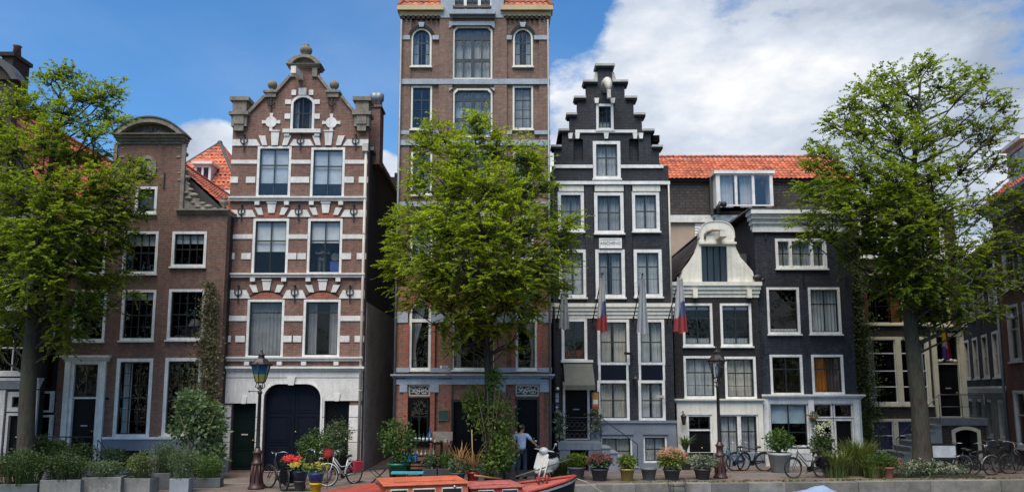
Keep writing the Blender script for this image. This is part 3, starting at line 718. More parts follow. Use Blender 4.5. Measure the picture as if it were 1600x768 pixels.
# ground floor in white stone
gz = h.z(578); gf = h.mb('cornice', WHITESTONE); cornice(gf, xl + .02, xr - .02, h.z(582), h.z(572), .2, 3, -.003); gf.box(xl, xr, -.06, -.003, h.z(589), h.z(582) - .002)
d1 = h.R(360, 630, 399, 735); d2 = h.R(411, 599, 501, 736); d3 = h.R(506, 626, 545, 735)
h.door(None, GREENP, None, .02, (.08, .30, .36, .80), rect=d1, top=None, y=.2)
h.door(None, NAVYP, None, .02, (.06, .30, .34, .62, .68, .88), 2, rect=d2, arch='gate', y=.22, letter=False)
h.door(None, BLACKP, None, .02, (.08, .38, .45, .78), rect=d3, y=.2)
rs = h.mb('rusticated_front', WHITESTONE)
zr = [0.42] + [h.z(y) for y in (690, 671, 651, 632)]
def sideblocks(xa, xb, zs):
    for a, b in zip(zs, zs[1:]): rs.box(xa, xb, -.06, -.003, a + .012, b - .012)
sideblocks(xl, d1[0] - .0, zr); sideblocks(d3[1] + .0, xr, zr); sideblocks(d1[1], d2[0], zr[:4]); sideblocks(d2[1], d3[0], zr[:4])
ztop = h.z(590) - .004; zq = zr[3]
arcs = shape(d2[0] - .06, d2[1] + .06, 0, d2[3] + .06, 'gate', -.06)[2:]
rs.prism([(xl, d1[3] + .015), (d1[1] + .0, d1[3] + .015), (d1[1], zq + .012), (d2[0] - .06, zq + .012)] + arcs[::-1] + [(d2[1] + .06, zq + .012), (d3[0], zq + .012), (d3[0], d3[3] + .015), (xr, d3[3] + .015), (xr, ztop), (xl, ztop)], -.055, -.003)
am = h.mb('gate_moulding', WHITE); am.prism(shape(d2[0] - .06, d2[1] + .06, .03, d2[3] + .06, 'gate', -.06), -.09, .0, [shape(d2[0] + .01, d2[1] - .01, .0301, d2[3] - .01, 'gate', .01)])
kx = h.x(456, 600); am.prism([(kx - .1, d2[3] - .05), (kx + .1, d2[3] - .05), (kx + .16, d2[3] + .26), (kx - .16, d2[3] + .26)], -.14, -.05)
for dd in (d1, d3): xm = (dd[0] + dd[1]) / 2; am.prism([(xm - .08, dd[3] + .0), (xm + .08, dd[3] + .0), (xm + .12, dd[3] + .28), (xm - .12, dd[3] + .28)], -.1, -.05)
pb = h.mb('plinth', GREYSTONE); 
for a, b in ((xl, d1[0]), (d1[1], d2[0]), (d2[1], d3[0]), (d3[1], xr)): pb.box(a - .0, b + .0, -.09, -.003, 0, .42)
# drainpipes
dp = h.mb('drainpipe', PIPE); dp.tube([(xr - .07, -.09, h.z(238)), (xr - .07, -.09, .02)], .055, 8); dp.box(xr - .2, xr + .02, -.2, -.03, h.z(238), h.z(226))
for zz in (3, 6, 9): dp.torus((xr - .07, -.09, zz), .06, .015, 'z', 12, 5)
h.mb('gas_pipe', ZINC).tube([(xl + .02, -.12, h.z(465)), (xl + .02, -.12, .02)], .03, 6)
eave = h.z(226)
ch = h.mb('chimney', BR_H2); cx0, cx1 = h.x(570, 160), h.x(588, 160); ch.box(cx0, cx1, .9, 1.7, eave - .5, h.z(154)); ch.box(cx0 - .06, cx1 + .06, .84, 1.76, h.z(154) + .001, h.z(151))
cpot = h.mb('chimney_pot', ZINC)
for q in (.3, .7): cpot.lathe([(.14, 0), (.14, .32), (.2, .36), (.2, .62), (.12, .66)], (cx0 + (cx1 - cx0) * q, 1.3, h.z(151)), 10)
gable_roof(h, xl, xr, eave, h.z(140), .45, 15, TILED)
rf = h.mb('eave_gutter', ZINC); rf.box(xr - .02, xr + .14, .36, 15, eave - .1, eave + .04)
c2 = h.mb('rear_chimney', BR_SIDE); c2.box(xr - .8, xr - .1, 9.5, 10.2, eave - .3, eave + 1.5); c2.lathe([(.12, 0), (.12, .3)], (xr - .45, 9.85, eave + 1.5), 8)
h.mb('render_patch', plain('grey_render', (.42, .42, .42), .9, .4, .9, fine=.3)).box(xr - .001, xr + .03, .35, 14.9, .02, h.z(470))
h.finish([(out, BR_H2)], 15, eave, BR_SIDE, (h.z(569), h.z(440), h.z(320), h.z(216)), 2.6)
# ---- the man behind a window is built later; keep this window's place
W_MAN = h.R(*rowB[1]); HOUSE2 = h
# ---- alley end wall and house behind
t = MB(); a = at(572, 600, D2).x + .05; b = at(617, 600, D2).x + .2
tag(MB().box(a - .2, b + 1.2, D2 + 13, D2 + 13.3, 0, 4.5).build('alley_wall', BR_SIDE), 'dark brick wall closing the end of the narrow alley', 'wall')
# ================================================================== red pyramid roof with white dormer behind
Db = D1 + 9
t = thing('rear_house', 'red tiled pyramid roof with a white dormer rising behind the brick neck gable', 'house', (at(302, 600, Db).x, Db, 0))
ap = at(338, 240, Db + 3); bl = at(230, 298, Db); br_ = at(374, 298, Db); ox = t.location.x
w0, w1, ze = bl.x - ox, br_.x - ox, bl.z; zt = ap.z + .6
MB().box(w0 + .1, w1 - .1, 0, 6, 0, ze - .3).build('wall', BR_DRK, t)
MB().box(w0 - .1, w1 + .1, -.25, 6.2, ze - .28, ze - .02).build('gutter', WHITE, t)
b = MB(); xm = (w0 + w1) / 2
A = [(w0 - .1, -.2, ze), (w1 + .1, -.2, ze), (w1 + .1, 6.2, ze), (w0 - .1, 6.2, ze)]; T = (xm, 3, zt)
for i in range(4):
    p, q = Vector(A[i]), Vector(A[(i + 1) % 4]); tp = Vector(T)
    for k in range(7):                                    # courses narrowing to the apex
        f0, f1 = k / 7, min((k + 1) / 7, .985); tiles(b, p.lerp(tp, f0), q.lerp(tp, f0), q.lerp(tp, f1), p.lerp(tp, f1), .26, .36)
ro = b.build('roof', TILE, t)
b = MB()
for p in A: b.tube([p, T], .09, 8)
b.ball(T, .15, 8); b.build('hip_ridge', LEAD, ro)
MB().add([*A, T], [(0, 1, 4), (1, 2, 4), (2, 3, 4), (3, 0, 4)]).xf(Matrix.Translation((0, 0, -.05))).build('roof_core', SLATE, ro)
dm = MB(); c0 = at(302, 290, Db + .2); c1 = at(330, 257, Db + .2); x0, x1, z0, z1 = c0.x - ox, c1.x - ox, c0.z, c1.z
dm.prism(shape(x0, x1, z0, z1), .2, .3, [shape(x0 + .12, (x0 + x1) / 2 - .05, z0 + .25, z1 - .15), shape((x0 + x1) / 2 + .05, x1 - .12, z0 + .25, z1 - .15)])
dm.box(x0, x0 + .08, .3, 2.2, z0, z1); dm.box(x1 - .08, x1, .3, 2.2, z0, z1); dm.box(x0 - .1, x1 + .1, .05, 2.3, z1, z1 + .14)
d_ = dm.build('dormer', WHITE, t); MB().add([(x0 + .1, .26, z0 + .2), (x1 - .1, .26, z0 + .2), (x1 - .1, .26, z1 - .1), (x0 + .1, .26, z1 - .1)], [(0, 1, 2, 3)]).build('dormer_pane', GLASS, d_)
MB().box(x0 + .09, x1 - .09, 1.2, 1.3, z0, z1).build('dormer_back', ROOM, d_)
# ================================================================== tall seven-storey warehouse-like house
DT = depth_of(734.)
h = House('tall_brick_house', 'tallest house of brown brick with pale blue stone bands, partly hidden by the middle tree', 'house', DT, 738); HT = h
xl, xr = h.x(618, 520), h.x(861, 520); zc = h.z(30); zmid = h.z(432)
for a, b in ((643, 674), (802, 832)):
    h.win((a, 45, b, 104), nx=2, rows=(.32, .64), srow=(.64,), arch='round', sm=SASHN, glass=GLASSB, cur=('sides', .3), fm=CREAM, fw=.06)
    h.win((a - .5, 135, b + .5, 202), nx=2, rows=(.25, .46, .7), srow=(.7,), sm=SASHN, glass=GLASSB, cur=('full', None) if a > 700 else None, fm=CREAM, fw=.06)
    h.win((a - .5, 238, b + .5, 304), nx=2, rows=(.25, .46, .7), srow=(.7,), sm=SASHN, glass=GLASSB, cur=('sides', .4), fm=CREAM, fw=.06)
    h.win((a - 1, 338, b + 1, 404), nx=2, rows=(.25, .46, .7), srow=(.7,), sm=SASHN, glass=GLASSB, cur=('sides', .4), fm=CREAM, fw=.06)
for y0, y1 in ((42, 124), (139, 214), (243, 310), (340, 408)):
    h.win((708, y0, 769, y1), nx=4, rows=(.36, .80), srow=(.36, .8), arch='cut', sm=SASHN, glass=GLASSB, cur=('full', None), fm=CREAM, sill=False, fw=.06, mull=.085)
WL = h.win((640, 471, 673, 577), nx=1, rows=(.12, .705), srow=(.705,), arch='round', cur=('tiel', .75), sm=SASHB, railm=WHITE)
WR = h.win((806, 471, 839, 577), nx=1, rows=(.12, .705), srow=(.705,), arch='round', cur=('tier', .75), sm=SASHB)
for r in ((640, 471, 673, 577), (806, 471, 839, 577)):
    x0, x1, z0, z1 = h.R(*r); h.mb('window_transom', WHITE).box(x0 + .05, x1 - .05, -.03, .10, h.z(503), h.z(498))
h.win((706, 488, 774, 577), nx=2, rows=(.12, .80), srow=(.8,), cur=('sides', .16))
for y, (a, b) in ((0, (638, 671)), (1, (806, 842))):
    x0, x1, z0, z1 = h.R(a, 601, b, 735)
    if y: h.door(None, BLACKP, SASHB, .07, (.1, .42, .5, .9), rect=(x0, x1, z0, h.z(621)), letter=False)
    else: h.win(None, rect=(x0, x1, h.z(692), h.z(621)), nx=2, rows=(.6,), fm=BLACKP, fw=.07)
    # carved fanlight panel above
    h.holes.append(shape(x0, x1, h.z(618), h.z(601))); f = MB(); Z0, Z1 = h.z(618), h.z(601)
    f.prism(shape(x0 - .01, x1 + .01, Z0 - .01, Z1 + .01), -.02, .12, [shape(x0 + .05, x1 - .05, Z0 + .05, Z1 - .05)])
    fo = f.build('fanlight', PIPE, h.root); g = MB()
    for k in range(9):
        cx = x0 + .1 + (x1 - x0 - .2) * k / 8; g.torus((cx, .05, (Z0 + Z1) / 2 + .06 * math.sin(k * 1.7)), .075, .016, 'y', 14, 5)
    g.build('scroll_tracery', CREAM, fo); MB().box(x0 + .04, x1 - .04, .10, .12, Z0 + .04, Z1 - .04).build('fanlight_back', plain('stained_panel', (.10, .035, .02), .5), fo)
x0, x1, z0, z1 = h.R(705, 624, 774, 736)
h.door(None, BLACKP, SASHB, .08, (.08, .42, .5, .93), 2, rect=(x0, x1, z0, z1), letter=False)
# piers, bands
lz, uz = h.z(588), h.z(36)
for (a, b) in ((686, 707), (772, 792)):
    q0, q1 = h.x(a, 120), h.x(b, 120)
    h.mb('pier', BR_TW).box(q0, q1, -.09, -.002, zmid + .003, h.z(30)); h.mb('pier', BR_TWL, 'low').box(h.x(a, 500), h.x(b, 500), -.09, -.002, h.z(735), zmid)
for a, b in ((xl, xl + .42), (xr - .42, xr)): h.mb('pier', BR_TW).box(a, b, -.06, -.002, zmid + .003, h.z(30)); h.mb('pier', BR_TWL, 'low').box(a, b, -.06, -.002, 0, zmid)
bd = h.mb('stone_band', BLUEBAND)
def band(y0, y1, segs=((None, None),), p=.11):
    for a, b in segs: bd.box(xl - .02 if a is None else h.x(a, y0), xr + .02 if b is None else h.x(b, y0), -p, -.001, h.z(y1), h.z(y0))
band(125, 133); band(220, 228); band(316, 323); band(418, 426)
for y0, y1 in ((57, 63.5),): band(y0, y1, ((None, 641), (676, 686), (792, 800), (834, None)), .10)
for y0, y1 in ((205, 211),): band(y0, y1, ((None, 640), (676, 686), (792, 800), (835, None)), .10)
band(487, 504, ((None, 638), (675, 704), (776, 804), (841, None)), .10)
band(574, 581, ((None, 640), (673, 704), (776, 806), (840, None)), .13)
cr_ = h.mb('string_course', BLUEBAND); cornice(cr_, xl - .02, xr + .02, h.z(592), h.z(584), .22, 3, -.001); cr_.box(xl, xr, -.10, -.0012, h.z(600), h.z(592) - .002)
for a, b in ((625, 637), (672, 686), (774, 790), (843, 858)): bd.box(h.x(a, 606), h.x(b, 606), -.115, -.0015, h.z(612), h.z(600) - .003)
qn = h.mb('red_brick_quoin', BR_QUO)
for a, b, y0, y1 in ((632, 639, 506, 574), (674, 680, 506, 574), (799, 805, 506, 574), (840, 847, 506, 574), (630, 637, 613, 734), (672, 679, 613, 734), (798, 805, 613, 734), (843, 850, 613, 734), (697, 704, 613, 734), (775, 782, 613, 734)):
    ym = (y0 + y1) / 2; qn.box(h.x(a, ym), h.x(b, ym), -.10, -.0022, h.z(y1), h.z(y0))
ah = h.mb('arch_ring', BR_QUO); ah2 = h.mb('arch_ring', BR_SIDE, 'top')
for r, mm, w in (((640, 471, 673, 577), ah, .26), ((806, 471, 839, 577), ah, .26), ((643, 45, 674, 104), ah2, .14), ((802, 45, 832, 104), ah2, .14)):
    x0, x1, z0, z1 = h.R(*r); rr = (x1 - x0) / 2; zs = z1 - rr; xm = (x0 + x1) / 2
    an_ = np.linspace(0, PI, 15)
    mm.prism([(xm + (rr + w) * math.cos(a), zs + (rr + w) * math.sin(a)) for a in an_] + [(xm + (rr + .015) * math.cos(a), zs + (rr + .015) * math.sin(a)) for a in an_[::-1]], -.075, -.003)
    bd.prism([(xm - .08, z1 + .02), (xm + .08, z1 + .02), (xm + .13, z1 + w + .08), (xm - .13, z1 + w + .08)], -.13, -.004)
# shallow stone lintels over the centre windows
for y in (36, 133.5, 236, 333): 
    q0, q1 = h.x(702, y), h.x(773, y); 
    if y != 133.5: bd.box(q0, q1, -.14, -.003, h.z(y + 6), h.z(y))
    bd.prism([(q0, h.z(y + 11)), (q0 + .16, h.z(y + 5.9)), (q0, h.z(y + 5.9))], -.14, -.003); bd.prism([(q1, h.z(y + 11)), (q1, h.z(y + 5.9)), (q1 - .16, h.z(y + 5.9))], -.14, -.003)
# balcony-like rails low in the upper windows
# ochre cornice, tiled hip behind, blue-grey dormer
oc = h.mb('eave_cornice', OCHRE); c0, c1 = h.x(689, 22), h.x(787, 22)
for a, b in ((xl - .02, c0), (c1, xr + .02)): cornice(oc, a, b, h.z(27), h.z(13), .26, 2, .3)
dt = h.mb('dentil', BR_SIDE)
for k in range(30):
    x = xl + .1 + (xr - xl - .2) * k / 29
    if not (c0 < x < c1): dt.box(x - .06, x + .06, -.16, -.004, h.z(32), h.z(27) - .003)
dr = h.mb('dormer', BLUEBAND); zt2 = h.z(12) + 2.0
wx0, wx1 = h.x(708, 8), h.x(768, 8); zsill = h.z(21)
dr.prism([(c0, h.z(30)), (c1, h.z(30)), (c1, zt2), (c0, zt2)], -.12, .3, [shape(wx0, wx1, zsill, h.z(-40))]); dr.box(c0 - .1, c1 + .1, -.3, .3, zt2, zt2 + .2)
dr.box(h.x(703, 24), h.x(774, 24), -.34, -.12, h.z(28), zsill - .0); dr.prism([(c0, zt2 + .2), (c1, zt2 + .2), ((c0 + c1) / 2, zt2 + 1.3)], -.1, .3)
dr.box(c0, c0 + .2, .3, 3, h.z(28), zt2); dr.box(c1 - .2, c1, .3, 3, h.z(28), zt2); dr.box(c0 - .1, c1 + .1, .3, 3, zt2, zt2 + .12); dr.box(c0 + .2, c1 - .2, 1.5, 1.6, h.z(28), zt2)
f = MB(); xs_ = [wx0, wx0 + .5, wx1 - .5, wx1]
for k in range(3): f.prism(shape(xs_[k], xs_[k + 1], zsill, h.z(-40)), .0, .14, [shape(xs_[k] + .06, xs_[k + 1] - .06, zsill + .06, h.z(-40) - .06)])
fo = f.build('dormer_window', WHITE, h.root); s_ = MB()
for k in range(3): s_.box((xs_[k] + xs_[k + 1]) / 2 - .02, (xs_[k] + xs_[k + 1]) / 2 + .02, .05, .1, zsill + .06, h.z(-40) - .06); s_.box(xs_[k] + .06, xs_[k + 1] - .06, .05, .1, h.z(2), h.z(0))
s_.build('sash', SASHN, fo); MB().add([(wx0 + .02, .08, zsill + .02), (wx1 - .02, .08, zsill + .02), (wx1 - .02, .08, h.z(-42)), (wx0 + .02, .08, h.z(-42))], [(0, 1, 2, 3)]).build('pane', GLASSB, fo)
zr0 = h.z(13) + .02; t = MB(); zr1 = zr0 + 3.2
tiles(t, (xl - .1, -.1, zr0), (c0, -.1, zr0), (c0, 2.2, zr1), (xl + 1.2, 2.2, zr1)); tiles(t, (c1, -.1, zr0), (xr + .1, -.1, zr0), (xr - 1.2, 2.2, zr1), (c1, 2.2, zr1))
ro = t.build('roof', TILEB, h.root)
MB().hexa([(xl - .1, -.1, zr0 - .04), (xr + .1, -.1, zr0 - .04), (xr + .1, 12, zr0 - .04), (xl - .1, 12, zr0 - .04), (xl + 1.2, 2.25, zr1 - .06), (xr - 1.2, 2.25, zr1 - .06), (xr - 1.2, 9, zr1 - .06), (xl + 1.2, 9, zr1 - .06)]).build('roof_core', SLATE, ro)
rd = MB(); rd.tube([(xl - .1, -.12, zr0 + .04), (xl + 1.2, 2.2, zr1 + .04)], .1, 8); rd.tube([(xr + .1, -.12, zr0 + .04), (xr - 1.2, 2.2, zr1 + .04)], .1, 8); rd.build('hip_ridge', TILE, ro)
for x in (xl + .02, xr - .05): h.mb('drainpipe', ZINC).tube([(x, -.15, h.z(34)), (x, -.15, .02)], .045, 8)
h.mb('plinth', GREYSTONE).box(xl, h.x(636, 700), -.115, -.105, 0, .5); h.mb('plinth', GREYSTONE).box(h.x(852, 700), xr, -.115, -.105, 0, .5)
h.finish([([(xl, 0), (xr, 0), (xr, zmid), (xl, zmid)], BR_TWL), ([(xl, zmid), (xr, zmid), (xr, zc + .3), (xl, zc + .3)], BR_TW)], 13, zc + .3, BR_TW, tuple(h.z(y) for y in (585, 440, 325, 225, 130)), 2.4)
# ================================================================== black stepped-gable house
DK = depth_of(730.)
h = House('stepped_gable_house', 'black painted house with a white-capped stepped gable and blue-grey plinth', 'house', DK, 955); HK = h
xl, xr = h.x(864, 480), h.x(1050, 480); ZB = h.z(259)
h.win((932, 163, 958, 203), nx=3, rows=(.25, .5, .75), srow=(), fw=.09, cur=('low', .35))
h.win((927, 221, 969, 279), nx=2, rows=(.58,), fw=.12, cur=('net', None), sm=SASHN); 
for r in ((872, 300, 912, 361), (929, 301, 974, 364), (988, 300, 1030, 361)): h.win(r, nx=2, rows=(.52,), fw=.12, cur=('net', None), sm=SASHN)
for r in ((874, 390, 916, 464), (931, 390, 976, 464), (991, 390, 1034, 463)): h.win(r, nx=2, rows=(.36, .66), srow=(.66,), fw=.12, cur=('net', None), sm=SASHN)
for r in ((934, 499, 983, 569), (997, 499, 1038, 569)): h.win(r, nx=2, rows=(.5,), fw=.1, cur=('net', None), sill=False, sm=SASHN)
for r in ((934, 594, 983, 656), (998, 594, 1039, 656)): h.win(r, nx=2, rows=(.5,), fw=.1, cur=('net', None), sm=SASHN)
for a, b in ((935, 982), (998, 1039)):
    x0, x1, z0, z1 = h.R(a, 570, b, 593); h.mb('spandrel_panel', NAVYP).box(x0 + .09, x1 - .09, -.02, .05, z0, z1); m = h.mb('panel_frame', WHITE); m.box(x0, x0 + .09, -.02, .05, z0 - .02, z1 + .02); m.box(x1 - .09, x1, -.02, .05, z0 - .02, z1 + .02)
h.win((878, 498, 917, 564), nx=2, rows=(.5,), fw=.1, cur=('low', .25, fabric('dusk_red_panel', (.16, .05, .04))), sill=False)
zd = h.z(686)
h.door((880, 596, 921, 686), BLACKP, WHITE, .08, (.08, .40, .46, .93), top=None)
for r in ((938, 681, 988, 729), (1005, 680, 1042, 724)): h.win((r[0], r[1], r[2], r[3] - 2), nx=2, rows=(.5,), fw=.07, cur=('full', None), sill=False)
# gable steps
stp = [(866, 1030, 231, 259), (878, 1017, 206, 231), (890, 1003, 181, 206), (902, 990, 155, 181), (916, 976, 130, 155), (934, 956, 105, 130)]
outl = []; caps = h.mb('step_cap', plain('grey_white_coping', (.40, .40, .38), .7, .3, 3)); capd = h.mb('step_moulding', BR_BLK)
left = [(xl, 0), (xl, ZB)]; right = [(xr, 0), (xr, ZB)]
for i, (a, b, t_, bt) in enumerate(stp):
    ym = (t_ + bt) / 2; xa, xb = h.x(a, ym), h.x(b, ym); z0, z1 = h.z(bt), h.z(t_)
    left += [(xa, z0), (xa, z1)]; right += [(xb, z0), (xb, z1)]
    nx_ = stp[i + 1] if i + 1 < len(stp) else None
    if nx_:
        na, nb = h.x(nx_[0], t_), h.x(nx_[1], t_)
        for p, q in ((xa - .14, na - .02), (nb + .02, xb + .14)):
            caps.box(p, q, -.16, .5, z1 + .003, z1 + .09); capd.box(p + .05, q, -.1, .46, z1 - .07, z1)
    else: caps.box(xa - .12, xb + .12, -.16, .5, z1 + .003, z1 + .1); capd.box(xa - .06, xb + .06, -.1, .46, z1 - .07, z1)
outline = left + right[::-1]
cl = []
for p in outline:
    if not cl or (abs(p[0] - cl[-1][0]) + abs(p[1] - cl[-1][1])) > 1e-4: cl.append(p)
for a, b, c in ((926, 934, 1), (956, 964, -1)):
    x0, x1, z0, z1 = h.R(a, 112, b, 129); h.mb('scroll_block', STONE).prism([(x0, z0 + .09), (x1, z0 + .09), (x1, z1), (x1 - .1, z1)] if c > 0 else [(x0, z0 + .09), (x1, z0 + .09), (x0 + .1, z1), (x0, z1)], .05, .3)
wb = h.mb('white_band', WHITE)
def wband(a, b, y0, y1, p=.07, m=wb): m.box(h.x(a, y0), h.x(b, y0), -p, -.002, h.z(y1), h.z(y0))
wband(899, 995, 203.5, 208); wband(866, 926, 258, 263); wband(970, 1036, 258, 263)
wb.box(xl - .03, xr + .03, -.12, -.002, h.z(289), h.z(284))
for a, b in ((873, 912), (929, 974), (988, 1031)): wband(a, b, 290, 299, .05, h.mb('lintel', CREAM))
for x_ in (891, 902, 947, 992, 1001): xx, zz = h.loc(x_, 213); wb.prism([(xx - .07, zz - .12), (xx + .07, zz - .12), (xx + .1, zz + .12), (xx - .1, zz + .12)], -.09, -.002)
for a in (932, 957): 
    xx, zz = h.loc(a, 158); wb.prism([(xx - .07, zz - .12), (xx + .07, zz - .12), (xx + .1, zz + .1), (xx - .1, zz + .1)], -.1, -.002)
for a, b in ((896, 911), (983, 998)):
    x0, x1, z0, z1 = h.R(a, 216, b, 251); h.holes.append(shape(x0, x1, z0, z1, 'seg')); h.mb('niche_back', BR_BLK).box(x0 - .05, x1 + .05, .2, .3, z0 - .05, z1 + .05)
hb = h.mb('hoist_beam', STONE); bxm, bz = h.loc(946, 147)
hb.tube([(bxm, .0, bz + .18), (bxm - .02, -.35, bz + .3), (bxm - .02, -.75, bz + .22), (bxm, -1.0, bz - .05), (bxm, -1.05, bz - .3)], [.18, .2, .19, .15, .08], 10)
hb.box(bxm - .07, bxm + .07, -1.14, -.98, bz - .62, bz - .28)
wbp = h.mb('pilaster', BR_BLK)
for a, b in ((915, 927), (977, 987)): wbp.box(h.x(a, 370), h.x(b, 370), -.07, -.003, h.z(474), h.z(290))
for a in (922, 982): h.mb('wall_anchor', IRON).box(h.x(a, 385) - .025, h.x(a, 385) + .025, -.10, -.071, h.z(395), h.z(372))
cc = h.mb('cornice', CREAM); cornice(cc, xl - .03, xr + .01, h.z(497), h.z(474), .17, 4, -.003)
# plaque with carved lettering
x0, x1, z0, z1 = h.R(937, 373.5, 970, 387); pq = h.mb('name_plaque', WHITE); pq.box(x0, x1, -.06, -.002, z0, z1); pq.prism(shape(x0 - .03, x1 + .03, z0 - .03, z1 + .03), -.075, -.003, [shape(x0 + .02, x1 - .02, z0 + .02, z1 - .02)])
def text(s, size, loc, mat, parent=None, name='lettering', rz=0, ext=.004):
    cu = bpy.data.curves.new(name, 'FONT'); cu.body = s; cu.size = size; cu.extrude = ext; cu.align_x = 'CENTER'; cu.align_y = 'CENTER'
    o = bpy.data.objects.new(name, cu); COL.objects.link(o); dg = bpy.context.evaluated_depsgraph_get()
    me = bpy.data.meshes.new_from_object(o.evaluated_get(dg)); bpy.data.objects.remove(o)
    me.transform(Matrix.Translation(loc) @ Matrix.Rotation(rz, 4, 'Z') @ Matrix.Rotation(PI / 2, 4, 'X')); me.materials.clear(); me.materials.append(mat)
    o2 = bpy.data.objects.new(name, me); COL.objects.link(o2); o2.parent = parent; return o2
GREYINK = plain('grey_lettering', (.13, .13, .13), .7)
# blue-grey plinth storey
pz = h.z(656); pl = h.mb('plinth', PLINTH)
pl.prism([(xl, .0), (xr + .03, .0), (xr + .03, pz), (xl, pz)], -.08, -.003, [[(max(a, xl + .02), max(b, .03)) for a, b in hh] for hh in h.holes if max(p[1] for p in hh) < pz - .02] + [[(h.x(878, 670), .001), (h.x(923, 670), .001), (h.x(923, 670), pz - .001), (h.x(878, 670), pz - .001)]])
pl.box(h.x(925, 660), xr + .05, -.14, -.081, pz - .1, pz + .0); 
for a, b in ((938, 988), (1005, 1042)): pl.box(h.x(a - 1, 676), h.x(b + 1, 676), -.13, -.081, h.z(678), h.z(674))
h.mb('drainpipe', IRON).tube([(xl + .03, -.12, h.z(262)), (xl + .03, -.12, .02)], .05, 8); h.mb('drainpipe', PIPE, 'r').tube([(xr - .03, -.12, h.z(290)), (xr - .03, -.12, h.z(500))], .035, 8)
gable_roof(h, xl, xr, ZB - .3, h.z(135), .5, 13, TILED)
h.finish([(cl, BR_BLK)], 13, ZB - .1, BR_SIDE, tuple(h.z(y) for y in (655, 582, 485, 376, 290, 212)), 2.2)
x0, x1, z0, z1 = h.R(937, 373.5, 970, 387)
pqo = [o for o in h.root.children if o.name.startswith('name_plaque')][0]
text('ANCHENG', .17, ((x0 + x1) / 2, -.064, (z0 + z1) / 2), GREYINK, pqo)
# stoop of the black house
kx0, kx1 = at(872, 690, DK - 1.3).x, at(940, 690, DK - 1.3).x
t = thing('stoop', 'blue-grey stone stoop with side steps and iron railing at the black hotel door', 'stoop', (0, 0, 0)); ys = DK - 1.35
b = MB(); zl = zd - .02
b.box(kx0, kx1, ys, DK - .085, zl - .28, zl); b.box(kx0 + .05, kx0 + .45, ys + .02, DK - .09, 0, zl - .28); b.box(kx1 - .5, kx1, ys + .02, DK - .09, 0, zl - .28)
b.build('landing', PLINTH, t, .012); b = MB(); ns = 5
for i in range(ns):
    zz = zl * (1 - (i + 1) / (ns + 1)); b.box(kx1 + .003 + .27 * i, kx1 + .27 * (i + 1) + .05, ys + .001 * i, DK - .09, 0, zz - .05); b.box(kx1 + .003 + .27 * i, kx1 + .27 * (i + 1) + .06, ys - .04, DK - .095, zz - .049, zz)
b.build('steps', plain('step_stone', (.25, .27, .30), .7, .25, 2), t)
r = MB(); e = kx1 + .27 * ns
for xx, zb in ((kx0 + .05, zl), (kx1 - .02, zl)): r.tube([(xx, ys + .04, zb), (xx, ys + .04, zl + .95)], .02); r.ball((xx, ys + .04, zl + 1.0), .05, 8)
r.tube([(kx0 + .05, ys + .04, zl + .92), (kx1 - .02, ys + .04, zl + .92), (e, ys + .04, 1.0), (e, ys + .04, .02)], .018); r.tube([(kx0 + .05, ys + .04, zl + .45), (kx1 - .02, ys + .04, zl + .45)], .012)
for k in range(8):
    xx = kx0 + .15 + (kx1 - kx0 - .3) * k / 7; r.torus((xx, ys + .04, zl + .66), .085, .011, 'y', 14, 5); r.torus((xx, ys + .04, zl + .24), .085, .011, 'y', 14, 5)
r.build('handrail', IRON, t)
MB().box(kx0 + .46, kx1 - .51, DK - .6, DK - .55, .02, zl - .29).build('under_door', BLACKP, t)
# awning
a0, a1 = at(876, 565, DK).x, at(926, 565, DK).x; zt, zb = at(876, 564, DK).z, at(876, 602, DK - .9).z
t = thing('awning', 'grey-green canvas awning over the black hotel door', 'awning', ((a0 + a1) / 2, DK, zt)); w = (a1 - a0) / 2; d = zb - zt
b = MB(); b.hexa([(-w + .1, -.95, d), (w - .02, -.95, d), (w - .02, -.12, -.08), (-w + .1, -.12, -.08), (-w + .1, -.95, d + .02), (w - .02, -.95, d + .02), (w - .02, -.12, -.05), (-w + .1, -.12, -.05)])
b.box(-w + .1, w - .02, -.955, -.935, d - .16, d - .003); b.build('canvas', fabric('grey_green_canvas', (.15, .155, .13), .15), t)
f = MB(); f.box(-w, w, -.2, -.02, -.05, .05); f.build('cassette', CREAM, t)
f = MB()
for s_ in (-1, 1): f.tube([(s_ * (w - .02), -.06, -.1), (s_ * (w - .02), -.06, d - .35)], .02); f.tube([(s_ * (w - .02), -.06, d - .3), (s_ * (w - .04), -.95, d)], .014)
f.build('frame', IRON, t)
# ================================================================== orange-roofed building behind
DB = DK + 9.5
h = House('rear_building', 'building behind with a long orange tiled roof, slate walls and a glass dormer', 'house', DB, 1140)
xl, xr = h.x(1010, 290), h.x(1330, 290); ze, zt = h.z(281), h.z(238)
t = MB(); tiles(t, (xl, -.25, ze), (xr, -.25, ze), (xr, 2.0, zt + .35), (xl, 2.0, zt + .35), .25, .33)
for k in range(int((xr - xl) / .33)): t.tube([(xl + .33 * k, 2.0, zt + .40), (xl + .33 * k + .36, 2.0, zt + .42)], .09, 6)
ro = t.build('roof', TILE, h.root); MB().prism([(0, 0), (1, 0), (1, 1)], 0, 1).build
MB().hexa([(xl, -.2, ze - .1), (xr, -.2, ze - .1), (xr, 6, ze - .1), (xl, 6, ze - .1), (xl, 1.98, zt + .25), (xr, 1.98, zt + .25), (xr, 2.05, zt + .25), (xl, 2.05, zt + .25)]).build('roof_core', SLATE, ro)
zw = h.z(337); slm = brick('slate_cladding', (.090, .078, .072), (.065, .057, .054), (.03, .028, .027), .3, .16, .012)
w = MB(); x0, x1, z0, z1 = h.R(1116, 279, 1196, 328)
w.prism([(xl, zw), (xr, zw), (xr, ze - .1), (xl, ze - .1)], 0, .3, [shape(x0 - .1, x1 + .1, z0 - .05, z1 - .02)]); w.build('slate_wall', slm, h.root)
